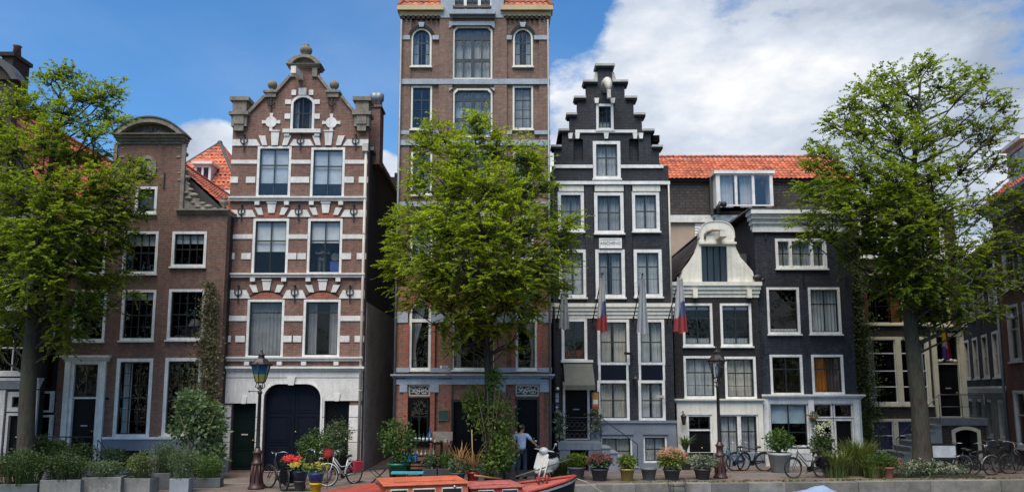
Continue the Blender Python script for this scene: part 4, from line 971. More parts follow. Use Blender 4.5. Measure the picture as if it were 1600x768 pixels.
m = h.mb('white_fascia', WHITE); m.box(xl, xr, -.18, -.002, h.z(348), h.z(337))
lowz = h.z(430)
m = h.mb('panel_wall', plain('beige_panel', (.44, .34, .25), .8, .2, 1)); m.box(xl, h.x(1086, 380), -.02, .3, 0, h.z(348) - .002)
m = h.mb('white_siding', WHITE); q0, q1 = h.x(1086, 380), xr
k = h.z(348)
while k > lowz: m.hexa([(q0, -.09, k - .15), (q1, -.09, k - .15), (q1, .2, k - .15), (q0, .2, k - .15), (q0, -.05, k - .004), (q1, -.05, k - .004), (q1, .2, k - .004), (q0, .2, k - .004)]); k -= .15
MB().box(xl, xr, .31, 6, 0, ze - .15).build('core_wall', BR_DRK, h.root)
dm = MB(); y0 = -.9
dm.box(x0 - .25, x1 + .2, y0 - .1, 1.5, z1, z1 + .16); dm.box(x0 - .14, x0, y0, .5, z0, z1); dm.box(x1, x1 + .1, y0, .5, z0, z1)
xs_ = [x0, x0 + (x1 - x0) * .33, x0 + (x1 - x0) * .66, x1]
for a, b in zip(xs_, xs_[1:]): dm.prism(shape(a, b, z0, z1 - .002), y0, y0 + .1, [shape(a + .07, b - .07, z0 + .07, z1 - .08)])
d_ = dm.build('glass_dormer', WHITE, h.root); MB().add([(x0 + .02, y0 + .05, z0 + .02), (x1 - .02, y0 + .05, z0 + .02), (x1 - .02, y0 + .05, z1 - .02), (x0 + .02, y0 + .05, z1 - .02)], [(0, 1, 2, 3)]).build('pane', glassmat('bright_dormer_glass', (.88, .91, .93), .10), d_)
c_ = MB(); wavy(c_, x0 + .05, xs_[1] - .1, z0, z1, y0 + .3); wavy(c_, xs_[1] + .3, xs_[2], z0, z1, y0 + .32); c_.build('curtain', NET, d_)
MB().box(x0 - .1, x1 + .1, .1, .15, z0, z1 - .01).build('dormer_back', plain('grey_room', (.42, .43, .43), .8), d_)
MB().box(x0 - .3, x0 - .15, -.3, .0, zw, z1).build('dormer_cheek', LEAD, h.root)
h.holes = []; 
for k_, (m, mt) in h.parts.items():
    if m.v: build_split(m, k_.split('|')[0], mt, h.root)
# ================================================================== small house with a white bell gable
DG = depth_of(728.)
h = House('bell_gable_house', 'small brown-black house with a cream bell gable and cream shop front', 'house', DG, 1120)
xl, xr = h.x(1054, 560), h.x(1188, 560); zc = h.z(441); zg = h.z(627)
for r in ((1067, 474, 1113, 540), (1126, 474, 1174, 540)): h.win(r, nx=2, rows=(.32, .68), srow=(.68,), cur=[('low', .16), ('blind', .1)])
for r in ((1069, 556, 1119, 621), (1133, 557, 1181, 622)): h.win(r, nx=3, rows=(.28, .62), srow=(.62,), cur=('full', None))
h.door((1074, 647, 1113, 722), BLACKP, WHITE, .07, (.06, .45, .5, .93), 2, top=.3, knob=True, letter=False)
h.win((1124, 647, 1155, 716), nx=2, rows=(.62,), fw=.06, cur=('full', None), sill=False); h.win((1156, 647, 1185, 716), nx=2, rows=(.62,), fw=.06, cur=('full', None), sill=False)
gf = h.mb('shop_front', CREAM); x1_ = h.x(1196, 680)
gf.prism([(xl + .02, .55), (xr + .0, .55), (xr + .0, zg - .05), (xl + .02, zg - .05)], -.07, -.003, [[(max(a, xl + .1), max(b, .5601)) for a, b in hh] for hh in h.holes if max(p[1] for p in hh) < zg - .1][:1] + [shape(h.x(1124, 680), h.x(1185, 680), h.z(716), h.z(647))])
cornice(h.mb('shop_cornice', CREAM), xl, xr, zg - .048, zg + .12, .2, 3, -.003)
pl = h.mb('plinth', GREYSTONE); dl, dr_ = h.R(1074, 647, 1113, 722)[:2]; pl.box(xl + .02, dl, -.09, -.003, 0, .548); pl.box(dr_, xr, -.09, -.003, 0, .548)
cornice(h.mb('cornice', CREAM), xl - .02, xr + .02, zc - .62, zc, .22, 4, .3)
for a in (1084, 1168): h.mb('cornice_bracket', CREAM).box(h.x(a, 450) - .09, h.x(a, 450) + .09, -.26, -.13, zc - .66, zc - .3)
# bell gable
G = lambda px, py: h.loc(px, py)
rightside = [G(1180, 437), G(1176, 424), G(1166, 412), G(1157, 402), G(1150, 388), G(1147, 378), G(1147, 372)]
leftside = [G(1093, 372), G(1092, 380), G(1086, 395), G(1078, 408), G(1068, 420), G(1061, 437)]
x0, x1 = h.x(1093, 365), h.x(1147, 365); cz = h.z(372); rr = (x1 - x0) / 2
top = [((x0 + x1) / 2 + rr * math.copysign(abs(math.cos(a)) ** .72, math.cos(a)), cz + abs(math.sin(a)) ** .72 * (h.z(346) - cz)) for a in np.linspace(0, PI, 21)]
poly = [(h.x(1061, 437), zc + .004)] + [(h.x(1180, 437), zc + .004)] + rightside[1:-1] + top + leftside[1:-1]
wx0, wx1, wz0, wz1 = h.R(1096, 384, 1136, 438); wz0 = zc + .03
gb = MB(); gb.prism(poly, -.02, .3, [shape(wx0, wx1, wz0, wz1)]); gbo = gb.build('bell_gable', CREAM, h.root)
b = MB(); xs2 = [((p[0] - (x0 + x1) / 2) * 1.03 + (x0 + x1) / 2, p[1] + .03) for p in top]; b.prism(xs2 + top[::-1], -.05, .32); b.box(x0 - .06, x1 + .06, -.1, -.02, h.z(381.5), h.z(378)); b.build('gable_moulding', CREAM, gbo)
b = MB(); b.box(wx0 + .01, wx1 - .01, .1, .14, wz0, wz1); b.build('loft_door', SASHN, gbo)
b = MB()
for k in range(5): b.box(wx0 + (wx1 - wx0) * k / 4 - .02, wx0 + (wx1 - wx0) * k / 4 + .02, .08, .1, wz0, wz1)
b.build('door_board', BLACKP, gbo)
b = MB(); hx, hz = G(1116, 366); b.tube([(hx - .35, -.05, hz + .05), (hx - .1, -.12, hz + .15), (hx + .4, -.12, hz + .12)], [.06, .06, .03], 8); b.tube([(hx - .4, -.05, hz - .22), (hx - .42, -.1, hz), (hx - .3, -.06, hz + .1)], .04, 8); b.build('carved_ornament', OLDSTONE, gbo)
b = MB(); b.box(hx + .02, hx + .3, -.8, -.1, hz - .25, hz - .02); b.build('hoist_beam', CREAM, gbo)
b = MB(); ux, uz_ = G(1130, 343); b.box(ux - .22, ux + .22, .35, .75, uz_ - .4, uz_ + .25); b.build('chimney_block', ZINC, h.root)
b = MB(); b.tube([(ux - .1, .3, uz_ + .35), (ux - .12, .3, uz_ + .62), (ux + .02, .25, uz_ + .8)], [.1, .07, .1], 8); b.ball((ux + .12, .25, uz_ + .72), .13, 8); b.build('chimney_cowl', IRON, h.root)
gable_roof(h, xl + .1, xr - .1, zc + .05, h.z(352), .35, 10, TILED, over=.02)
ga = h.mb('anchor_ornament', IRON); hx, hz = G(1187, 437)
ga.ball((hx - .1, -.1, hz + .08), .14, 8, sc=(1.6, .7, 1)); ga.ball((hx + .08, -.1, hz - .02), .1, 8)
b = MB(); q = G(1171, 402); b.box(q[0] - .12, q[0] + .2, 1.0, 1.8, zc, q[1] + .35); b.build('side_dormer', LEAD, h.root)
h.finish([([(xl, 0), (xr, 0), (xr, zc), (xl, zc)], BR_BRNB)], 10, zc, BR_SIDE, (h.z(630), h.z(548)), 2.2)
# ================================================================== blue-black house with the broad white cornice
DN = depth_of(727.)
h = House('navy_black_house', 'blue-black painted house with a broad white roof cornice, orange curtain and pale shop front', 'house', DN, 1260)
xl, xr = h.x(1184, 500), h.x(1333, 500); zt = h.z(357)
h.win((1212, 373, 1291, 419), nx=1, rows=(), fw=.1, sm=WHITE, cur=('full', None))
x0, x1, z0, z1 = h.R(1212, 373, 1291, 419); m = h.mb('window_mullion', WHITE)
for q in (.29, .71): m.box(x0 + (x1 - x0) * q - .06, x0 + (x1 - x0) * q + .06, -.03, .14, z0 + .05, z1 - .05)
m = h.mb('glazing_bar', SASHB)
for q in (.145, .5, .855): m.box(x0 + (x1 - x0) * q - .018, x0 + (x1 - x0) * q + .018, .03, .075, z0 + .1, z1 - .1)
m.box(x0 + .1, x1 - .1, .03, .072, (z0 + z1) / 2 - .018, (z0 + z1) / 2 + .018)
h.win((1199, 449, 1249, 521), nx=1, rows=(.70,), cur=('low', .08)); h.win((1264, 449, 1313, 521), nx=2, rows=(.66,), cur=('full', None), srow=(.66,))
h.win((1204, 554, 1254, 616), nx=2, rows=(.66,), srow=(.66,)); h.win((1269, 554, 1318, 615), nx=2, rows=(.66,), srow=(.66,), cur=[('left', .55, ORANGEC), ('right', .4, fabric('pinkish_drape', (.22, .14, .13)))])
for xs_, y0, y1 in (((1189, 1255, 1321), 431, 448), ((1193, 1259, 1327), 537, 553)):
    for a in xs_: h.mb('wall_anchor', IRON).box(h.x(a, y0) - .025, h.x(a, y0) + .025, -.05, -.002, h.z(y1), h.z(y0))
h.mb('wall_anchor', IRON).box(h.x(1194, 362), h.x(1197, 362), -.05, -.002, h.z(374), h.z(358))
cz = h.z(625); fz = h.z(620); sf = h.mb('shop_front', plain('pale_grey_white_paint', (.58, .60, .60), .5, .25, 2, fine=.15))
W1 = h.R(1203, 630, 1263, 697); W2 = h.R(1272, 630, 1334, 722)
h.win(None, rect=W1, nx=2, rows=(.32,), fw=.05, cur=('blind', .46, fabric('pale_blue_blind', (.50, .62, .68), .3)), sill=True)
xm = (W2[0] + W2[1]) / 2; tz = h.z(652)
h.win(None, rect=(W2[0], xm - .03, tz, W2[3]), nx=1, rows=(), fw=.05, fm=WHITE, sill=False); h.win(None, rect=(xm + .03, W2[1], tz, W2[3]), nx=1, rows=(), fw=.05, fm=WHITE, sill=False)
h.win(None, rect=(W2[0], xm - .03, .35, tz - .06), nx=1, rows=(.25,), fw=.06, fm=WHITE, sill=False); h.door(None, BLACKP, WHITE, .06, (.06, .3, .36, .95), rect=(xm + .03, W2[1], .05, tz - .06), letter=False)
sf.prism([(xl + .01, .0), (xr + .08, .0), (xr + .08, fz - .1), (xl + .01, fz - .1)], -.10, -.003, [shape(W1[0], W1[1], W1[2], W1[3]), shape(W2[0], W2[1], .02, W2[3])])
cornice(h.mb('shop_cornice', WHITE), xl, xr + .1, fz - .098, fz + .12, .25, 3, -.003)
for a in (1196, 1267, 1337): h.mb('shop_pilaster', WHITE).box(h.x(a, 670) - .11, h.x(a, 670) + .11, -.16, -.101, 0, fz - .11)
h.mb('siding', WHITE).box(W1[0] + .02, W1[1] - .02, -.115, -.101, .5, W1[2] - .1)
co = h.mb('roof_cornice', WHITE); cornice(co, xl - .02, xr + .05, zt - .0, h.z(330), .42, 4, .32); co.box(xl - .1, xr + .05, -.12, -.003, zt - .16, zt - .004)
MB().hexa([(xl - .3, -.44, h.z(330) + .003), (xr + .3, -.44, h.z(330) + .003), (xr + .3, 9, h.z(330) + .003), (xl - .3, 9, h.z(330) + .003), (xl - .3, -.44, h.z(330) + .05), (xr + .3, -.44, h.z(330) + .05), (xr, 5, h.z(322) + .2), (xl, 5, h.z(322) + .2)]).build('flat_roof', LEAD, h.root)
h.finish([([(xl, 0), (xr, 0), (xr, h.z(332)), (xl, h.z(332))], BR_NAVY)], 9, h.z(332), BR_NAVY, (h.z(626), h.z(535), h.z(440)), 2.2)
# ================================================================== dark brown house with the high stoop (right)
DJ = depth_of(719.)
h = House('stoop_house', 'dark brown house with ochre-white window frames and a raised front door behind the right tree', 'house', DJ, 1420)
xl, xr = h.x(1331, 560), h.x(1507, 560); ez = h.z(334)
OW = YELLOWISH
h.win((1346, 426, 1411, 506), nx=3, rows=(.34, .67), fm=OW, srow=(.67,), cur=('sides', .2, REDC)); h.win((1424, 426, 1482, 506), nx=3, rows=(.34, .67), fm=OW, cur=('sides', .15))
h.win((1342, 338, 1402, 402), nx=2, rows=(.5,), fm=WHITE, sm=WHITE, fw=.1); h.win((1418, 338, 1474, 402), nx=2, rows=(.5,), fm=WHITE, sm=WHITE, fw=.1)
h.win((1356, 526, 1405, 632), nx=1, rows=(.25, .5, .78), fm=OW, sm=WHITE, cur=('left', .28), fw=.11); h.win((1406, 526, 1453, 632), nx=1, rows=(.25, .5, .78), fm=OW, sm=WHITE, cur=('right', .25), fw=.11)
for a, b in ((1363, 1400), (1401, 1441)): h.win((a, 654, b, 706), nx=1, rows=(.5,), fm=OW, sm=WHITE, cur=('full', None, VIOLETC), fw=.09, sill=False)
h.door((1460, 520, 1504, 651), BLACKP, OW, .15, (.08, .38, .46, .92), top=.34, letter=True)
x0, x1, z0, z1 = h.R(1457, 514, 1507, 651); m = h.mb('door_surround', OW); cornice(m, x0, x1, z1 - .05, z1 + .15, .25, 3, -.003); m.box(x0, x0 + .2, -.12, -.031, z0, z1 - .06); m.box(x1 - .2, x1, -.12, -.031, z0, z1 - .06)
m = h.mb('carved_transom', OW); tx = (x0 + x1) / 2; tzz = h.z(565)
for k in range(5): m.ball((tx + (k - 2) * .17, .02, tzz + .1 - abs(k - 2) * .03), .1, 6, sc=(1, .5, .8))
ub = h.mb('under_stoop_arch', BR_DRK)
gl, gr, gt = h.x(1366, 250), h.x(1456, 250), h.z(296)
top = [(xl, 0), (xr, 0), (xr, ez), (gr, gt - .5), (gr, gt), (gl, gt), (gl, gt - .5), (xl, ez)]
c_ = h.mb('gable_cap', OLDSTONE); cornice(c_, gl, gr, gt + .003, gt + .2, .2, 3, .4)
gable_roof(h, xl, xr, ez - .2, gt - .3, .4, 12, TILEB)
h.finish([(top, BR_DRK)], 12, ez - .3, BR_SIDE, (h.z(648), h.z(515), h.z(412), h.z(328)), 2.3)
D_ = DJ - 1.5
t = thing('stoop', 'high dark stoop with stone steps and iron handrail at the ochre-framed raised door', 'stoop', (0, 0, 0))
za = at(1480, 650, DJ).z; sx0, sx1 = at(1470, 650, D_).x, at(1541, 650, D_).x
b = MB(); b.box(sx0, sx1 + .05, D_, DJ - .14, za - .32, za - .02); b.build('landing', ZINC, t, .01)
b = MB(); ax0, ax1 = at(1489, 690, D_).x, at(1534, 690, D_).x; zr = za - .33
arc_ = shape(ax0 + .12, ax1 - .12, .011, zr - .15, 'seg'); b.prism([(sx0, 0), (sx1, 0), (sx1, zr), (sx0, zr)], D_ + .06, DJ - .15, [arc_]); b.build('base', BR_DRK, t)
b = MB(); b.prism(shape(ax0, ax1, .005, zr - .02, 'seg'), D_ + .02, D_ + .058, [shape(ax0 + .14, ax1 - .14, .0051, zr - .16, 'seg')]); b.build('arch_frame', OW, t)
MB().box(ax0 + .05, ax1 - .05, D_ + .6, D_ + .65, .02, zr - .1).build('cellar_door', BLACKP, t)
b = MB(); n = 7
for i in range(n):
    zz = (za - .05) * (1 - (i + 1) / (n + 1)); b.box(sx0 - .27 * (i + 1) - .04, sx0 - .27 * i - .002, D_ - .03, DJ - .15, zz - .07, zz); b.box(sx0 - .27 * (i + 1), sx0 - .27 * i - .002, D_ + .001 * i, DJ - .155, 0, zz - .072)
b.build('steps', plain('worn_step_stone', (.30, .30, .29), .8, .3, 2), t)
r = MB(); e = sx0 - .27 * n
r.tube([(e, D_ + .05, 1.0), (sx0, D_ + .05, za + .95), (sx1, D_ + .05, za + .95), (sx1, DJ - .15, za + .95)], .022); r.tube([(sx0, D_ + .05, za + .45), (sx1, D_ + .05, za + .45)], .014)
for x, z in ((e, 0), (sx0, za - .03), ((sx0 + sx1) / 2, za - .03), (sx1, za - .03)): r.tube([(x, D_ + .05, z), (x, D_ + .05, z + 1.0)], .018)
r.build('handrail', plain('worn_rail', (.16, .15, .14), .4, .3, 3, metal=.5), t)
# ================================================================== receding row at the right edge
pK0, pK1 = Vector((25.76, 43.7, 0)), Vector((20.95, 31.6, 0)); KS = (pK1 - pK0).length
def side_house(name, label, p0, p1, bmat, top, rows, cornice_m, seed):
    h = House(name, label, 'house', 0, origin=p0, u=(p1 - p0)); return h, (p1 - p0).length
h, Ln = side_house('black_side_house', 'black house front seen edge-on past the high stoop, with white sash windows', pK0, pK1, BR_MATT, 13, None, WHITE, 0)
def ev(n, L_, w, m=.6): return [m + (L_ - 2 * m - w) * k / (n - 1) for k in range(n)]
for i, (z, hh) in enumerate(((3.6, 2.0), (6.5, 1.9))):
    for a in ev(6, Ln, 1.15): h.win(None, rect=(a, a + 1.15, z, z + hh), nx=2, rows=(.5,), sm=VIGWHITE, fm=VIGWHITE, fw=.1, cur=('sides', .25) if i % 2 else None)
for a in ev(6, Ln, 1.0): h.win(None, rect=(a, a + 1.1, .9, 2.6), nx=2, rows=(.5,), fw=.12, sm=VIGWHITE, fm=VIGWHITE)
m = h.mb('shop_front', VIGWHITE); cornice(m, -.02, Ln, 2.9, 3.2, .25, 3, -.003); cornice(h.mb('roof_cornice', VIGWHITE), -.02, Ln, 8.9, 9.4, .4, 4, .1)
h.mb('front_panel', plain('grey_brown_front', (.16, .15, .13), .8, .3, 1.5)).prism([(0, .0), (Ln, .0), (Ln, 2.89), (0, 2.89)], -.05, -.003, [[(x, z) for x, z in hh] for hh in h.holes if hh[0][1] < 1.2])
h.mb('flat_roof', LEAD).box(0, Ln, 0, 8, 9.4, 9.5); h.finish([([(0, 0), (Ln, 0), (Ln, 9.3), (0, 9.3)], BR_MATT)], 8, 9.3, BR_SIDE, (3.1, 6.1), 2)
pL1 = pK1 + Vector((-.25, -1, 0)).normalized() * 9.0
h, Ln = side_house('red_side_house', 'deep red brick house front at the right edge with white sash windows', pK1 + Vector((-.02, -.03, 0)), pL1, BR_RED, 14, None, WHITE, 1)
for i, (z, hh) in enumerate(((.7, 2.3), (4.2, 2.3), (7.2, 1.9))):
    for a in ev(5, Ln, 1.15, .75): h.win(None, rect=(a, a + 1.15, z, z + hh), nx=1, rows=(.58,), sm=VIGWHITE, fm=VIGWHITE, fw=.1, cur=('sides', .22) if i == 1 else (('low', .2) if i == 2 else None))
cornice(h.mb('roof_cornice', VIGWHITE), -.02, Ln, 10.3, 10.9, .5, 4, .1); h.mb('drainpipe', ZINC).tube([(.08, -.1, 9.7), (.08, -.1, .02)], .055, 8)
t = MB(); tiles(t, (0, -.4, 10.92), (Ln, -.4, 10.92), (Ln, 2.6, 13.7), (0, 2.6, 13.7)); ro = t.build('roof', TILE, h.root)
MB().hexa([(0, -.3, 10.9), (Ln, -.3, 10.9), (Ln, 7, 10.9), (0, 7, 10.9), (.0, 2.58, 13.6), (Ln, 2.58, 13.6), (Ln, 3.5, 13.6), (0, 3.5, 13.6)]).build('roof_core', SLATE, ro)
dq = MB(); dq.prism(shape(1.5, 3.3, 11.2, 12.9), .2, .3, [shape(1.65, 3.15, 11.35, 12.7)]); dq.box(1.5, 1.6, .3, 2, 11.2, 12.9); dq.box(3.2, 3.3, .3, 2, 11.2, 12.9); dq.box(1.4, 3.4, .0, 2.2, 12.9, 13.05); d_ = dq.build('dormer', WHITE, h.root); MB().box(1.6, 3.2, .26, .28, 11.25, 12.8).build('pane', GLASS, d_)
h.finish([([(0, 0), (Ln, 0), (Ln, 10.85), (0, 10.85)], BR_RED)], 7, 10.85, BR_SIDE, (3.5, 6.8), 2)
# ================================================================== the ground, quay and water
def paving_mat():
    m, nt, b = nodes_of('brick_paving'); co = geopos(nt)
    t = nt.nodes.new('ShaderNodeTexBrick'); L(nt, co, t.inputs['Vector']); t.inputs['Scale'].default_value = 1
    t.inputs['Brick Width'].default_value = .2; t.inputs['Row Height'].default_value = .1; t.inputs['Mortar Size'].default_value = .008
    t.inputs['Color1'].default_value = (.20, .135, .11, 1); t.inputs['Color2'].default_value = (.15, .115, .10, 1); t.inputs['Mortar'].default_value = (.085, .075, .065, 1)
    n1 = noise(nt, co, .7, 7, .65); n2 = noise(nt, co, 5, 5, .6)
    c = mixc(nt, 1.0, t.outputs['Color'], ramp(nt, n1, [(.3, .6), (.7, 1.2)]), 'MULTIPLY')
    c = mixc(nt, ramp(nt, n2, [(.5, 0.0), (.75, .5)]), c, (.19, .17, .14))
    L(nt, c, b.inputs['Base Color']); b.inputs['Roughness'].default_value = .8
    bump(nt, b, mth(nt, 'MULTIPLY', t.outputs['Fac'], -1.0), .4, .01); return m
PAVE = paving_mat()
ql = [(-90, 12.5), (-22, 19.6), (-7.5, 21.9), (2.7, 24.0), (17.5, 25.3), (40, 27.0), (90, 30)]
def quay_y(x):
    for (a, b), (c, d) in zip(ql, ql[1:]):
        if a <= x <= c: return b + (d - b) * (x - a) / (c - a)
    return 20
b = MB(); kw = .42
vs = [(x, y + kw, 0) for x, y in ql]; n = len(vs); vs += [(90, 900, 0), (-90, 900, 0), (-900, 900, 0), (-900, 12, 0), (900, 900, 0), (900, 31, 0)]
b.add(vs, [tuple(range(n)) + (n, n + 1), (0, n + 1, n + 2, n + 3), (n - 1, n + 5, n + 4, n)])
tag(b.build('street', PAVE), kind='structure')
# carriageway strip of smaller, darker bricks with a low kerb towards the houses
b = MB(); off = 2.55
for (x0, y0), (x1, y1) in zip(ql[1:5], ql[2:6]):
    b.hexa([(x0, y0 + off, -.05), (x1, y1 + off, -.05), (x1, y1 + off + .14, -.05), (x0, y0 + off + .14, -.05), (x0, y0 + off, .05), (x1, y1 + off, .05), (x1, y1 + off + .14, .045), (x0, y0 + off + .14, .045)])
tag(b.build('kerb', plain('kerb_stone', (.25, .24, .22), .85, .3, 1.5, fine=.2)), kind='structure')
def edgemat():
    m, nt, b = nodes_of('quay_edge_stone'); g = nt.nodes.new('ShaderNodeNewGeometry'); p = g.outputs['Position']
    c = ramp(nt, g.outputs['Random Per Island'], [(.05, (.14, .13, .112)), (.5, (.19, .178, .155)), (.95, (.24, .225, .195))])
    c = mixc(nt, 1.0, c, ramp(nt, noise(nt, p, 2.2, 7, .7), [(.3, .5), (.66, 1.1)]), 'MULTIPLY'); c = mixc(nt, ramp(nt, noise(nt, p, 1.3, 6, .7), [(.52, 0.0), (.7, .65)]), c, (.075, .08, .045))
    L(nt, c, b.inputs['Base Color']); b.inputs['Roughness'].default_value = .9; bump(nt, b, noise(nt, p, 14, 5), .3, .02); return m
b = MB()
for (x0, y0), (x1, y1) in zip(ql, ql[1:]):
    Ls = math.hypot(x1 - x0, y1 - y0); nb = max(1, round(Ls / 1.25)); near = -25 < x0 < 45
    if not near: nb = 1
    for k in range(nb):
        g0, g1 = (k + .006 / 1.25) / nb, (k + 1 - .006 / 1.25) / nb; jz, jy = random.uniform(-.012, .012), random.uniform(-.015, .015)
        X0, Y0, X1, Y1 = x0 + (x1 - x0) * g0, y0 + (y1 - y0) * g0 + jy, x0 + (x1 - x0) * g1, y0 + (y1 - y0) * g1 + jy; zt_ = .035 + jz
        b.hexa([(X0, Y0 - .04, -.34), (X1, Y1 - .04, -.34), (X1, Y1 + kw, -.34), (X0, Y0 + kw, -.34), (X0, Y0 - .025, zt_), (X1, Y1 - .025, zt_), (X1, Y1 + kw, zt_), (X0, Y0 + kw, zt_)])
tag(b.build('quay_edge', edgemat()), kind='structure')
b = MB()
for (x0, y0), (x1, y1) in zip(ql, ql[1:]):
    b.hexa([(x0, y0, -3), (x1, y1, -3), (x1, y1 + .4, -3), (x0, y0 + .4, -3), (x0, y0, -.34), (x1, y1, -.34), (x1, y1 + .4, -.34), (x0, y0 + .4, -.34)])
quay = b.build('quay_wall', brick('quay_brick', (.10, .075, .062), (.07, .058, .05), (.06, .055, .05), stain=.6)); tag(quay, 'dark brick canal quay wall under the grey stone edge', 'wall')
m, nt, bb = nodes_of('canal_water'); bb.inputs['Base Color'].default_value = (.010, .016, .012, 1); bb.inputs['Roughness'].default_value = .06
bump(nt, bb, noise(nt, geopos(nt), 2.2, 3), .25, .05)
MB().add([(-900, -300, -1.45), (900, -300, -1.45), (900, 60, -1.45), (-900, 60, -1.45)], [(0, 1, 2, 3)]); w = MB(); w.add([(-900, -300, -1.45), (900, -300, -1.45), (900, 35, -1.45), (-900, 35, -1.45)], [(0, 1, 2, 3)])
tag(w.build('water', m), kind='structure')
tag(MB().box(-120, 120, -60, -4.5, -3, .02).build('far_quay', PAVE), kind='structure')
P = []  # unseen trees behind the camera, added so lower windows reflect something dark
for k in range(70):
    x = -75 + 150 * k / 69 + RNG.normal() * .8; P.append(leaf_ball((x, -20 + RNG.normal() * 2, 5.5 + RNG.normal() * 1.2), (2.4, 2.2, 4.6), 260, .75, shell=.2))
o = quads('added_tree_row', np.concatenate(P), leafmat('added_tree_leaf', [(.03, .05, .015), (.05, .08, .02)], .25)); tag(o, 'unseen row of trees added on the opposite bank to darken window reflections', 'trees', kind='stuff')
n = 900; pos = np.stack([RNG.uniform(-14, 18, n), np.zeros(n), np.zeros(n)], 1); pos[:, 1] = np.array([quay_y(x) for x in pos[:, 0]]) + .5 + np.abs(RNG.normal(size=n)) * 1.7; pos[:, 2] = .006 + RNG.uniform(0, .01, n)
a_ = RNG.uniform(0, 6.28, n); o = quads('leaf_litter', leaf_quads(pos, np.stack([np.cos(a_), np.sin(a_), np.zeros(n)], 1), unit(np.array([0, 0, 1.0]) + RNG.normal(size=(n, 3)) * .2), RNG.uniform(.04, .09, n), RNG.uniform(.025, .05, n)), leafmat('fallen_leaf', [(.16, .11, .04), (.10, .10, .03), (.2, .15, .07), (.07, .05, .03)], .1)); tag(o, kind='stuff')
# ================================================================== street lamps
LAMPBR = plain('oxblood_lamp_paint', (.055, .022, .018), .45, .3, 4); LAMPBK = plain('lamp_dark_paint', (.022, .018, .016), .45, .3, 4)
def lamp(label, px, py, top_py, panes, lean=0):
    g = ground(px, py); t = thing('street_lamp', label, 'street lamp', g, 0, 'crown lamps on the quay')
    H = at(px, top_py, g.y).z; s = H / 4.05
    b = MB(); b.lathe([(.25, 0), (.25, .05), (.21, .09), (.20, .16), (.185, .2), (.165, .45), (.15, .72), (.17, .76), (.17, .8), (.12, .84), (.115, 1.05), (.15, 1.09), (.15, 1.13), (.09, 1.18), (.085, 1.24)], (0, 0, 0), 14)
    for k in range(8): a = 2 * PI * k / 8; b.tube([(.19 * math.cos(a), .19 * math.sin(a), .2), (.15 * math.cos(a), .15 * math.sin(a), .72)], .022, 5)
    b.build('base', LAMPBR, t)
    b = MB(); zb = H - 1.02 * s
    b.lathe([(.075, 1.24), (.065, 1.3), (.05, zb - .3), (.075, zb - .28), (.075, zb - .24), (.042, zb - .2), (.04, zb - .02)], (0, 0, 0), 12)
    b.tube([(-.33, 0, zb - .22), (.05, 0, zb - .22)], .015, 6); b.ball((-.34, 0, zb - .22), .03, 6); b.build('pole', LAMPBK, t)
    b = MB()
    for k in range(4):
        a = PI / 4 + PI / 2 * k; c, s2 = math.cos(a), math.sin(a)
        b.tube([(.03 * c, .03 * s2, zb - .16), (.16 * c, .16 * s2, zb - .08), (.11 * c, .11 * s2, zb + .05)], .016, 6)
    b.lathe([(.13, zb + .03), (.15, zb + .07)], (0, 0, 0), 6, smooth=False); b.build('bracket', LAMPBK, t)
    z0, z1 = zb + .07, zb + .56 * s; r0, r1 = .15, .29
    la = MB()
    for k in range(6):
        a = 2 * PI * k / 6 + PI / 6; la.tube([(r0 * math.cos(a), r0 * math.sin(a), z0), (r1 * math.cos(a), r1 * math.sin(a), z1)], .014, 5)
    la.lathe([(r1 + .05, z1 - .01), (r1 + .07, z1 + .03), (r1 - .02, z1 + .10), (.17, z1 + .2), (.10, z1 + .24), (.10, z1 + .30), (.13, z1 + .32), (.05, z1 + .38), (.03, z1 + .44), (.05, z1 + .47), (.01, z1 + .52)], (0, 0, 0), 6, smooth=False)
    for k in range(6): a = 2 * PI * k / 6 + PI / 6; la.tube([((r1 + .04) * math.cos(a), (r1 + .04) * math.sin(a), z1), ((r1 + .07) * math.cos(a), (r1 + .07) * math.sin(a), z1 + .1)], [.022, .012], 5)
    lo = la.build('lantern', LAMPBK, t)
    zs = z0 + (z1 - z0) * .46; rs = r0 + (r1 - r0) * .46
    def ring(za, ra, zb_, rb, mat, nm):
        m_ = MB(); v = []
        for z, r in ((za, ra), (zb_, rb)):
            for k in range(6): a = 2 * PI * k / 6 + PI / 6; v.append((r * .97 * math.cos(a), r * .97 * math.sin(a), z))
        m_.add(v, [(k, (k + 1) % 6, 6 + (k + 1) % 6, 6 + k) for k in range(6)]); m_.build(nm, mat, lo)
    if panes:
        ring(z0, r0, zs, rs, panes[0], 'lower_pane'); ring(zs, rs, z1, r1, panes[1], 'upper_pane')
    else: ring(z0, r0, z1, r1, glassmat('lamp_glass', (.8, .8, .78), .12), 'pane')
    b = MB(); b.lathe([(.03, z0 + .02), (.03, z0 + .14), (.06, z0 + .2), (.06, z0 + .34), (.02, z0 + .38)], (0, 0, 0), 10); b.build('bulb', WHITE, lo)
    if not panes: r_ = MB(); r_.lathe([(.2, z1 - .02), (.1, z1 - .08)], (0, 0, 0), 12); r_.build('reflector', WHITE, lo)
    return t
def paintglass(name, c):
    m, nt, b = nodes_of(name); L(nt, mixc(nt, 1.0, c, ramp(nt, noise(nt, objco(nt), 9, 4), [(.3, .7), (.7, 1.1)]), 'MULTIPLY'), b.inputs['Base Color']); b.inputs['Roughness'].default_value = .18
    tl = nt.nodes.new('ShaderNodeBsdfTranslucent'); tl.inputs[0].default_value = (*c, 1); mx = nt.nodes.new('ShaderNodeMixShader'); mx.inputs[0].default_value = .4
    L(nt, b.outputs[0], mx.inputs[1]); L(nt, tl.outputs[0], mx.inputs[2]); L(nt, mx.outputs[0], nt.nodes['Material Output'].inputs[0]); return m
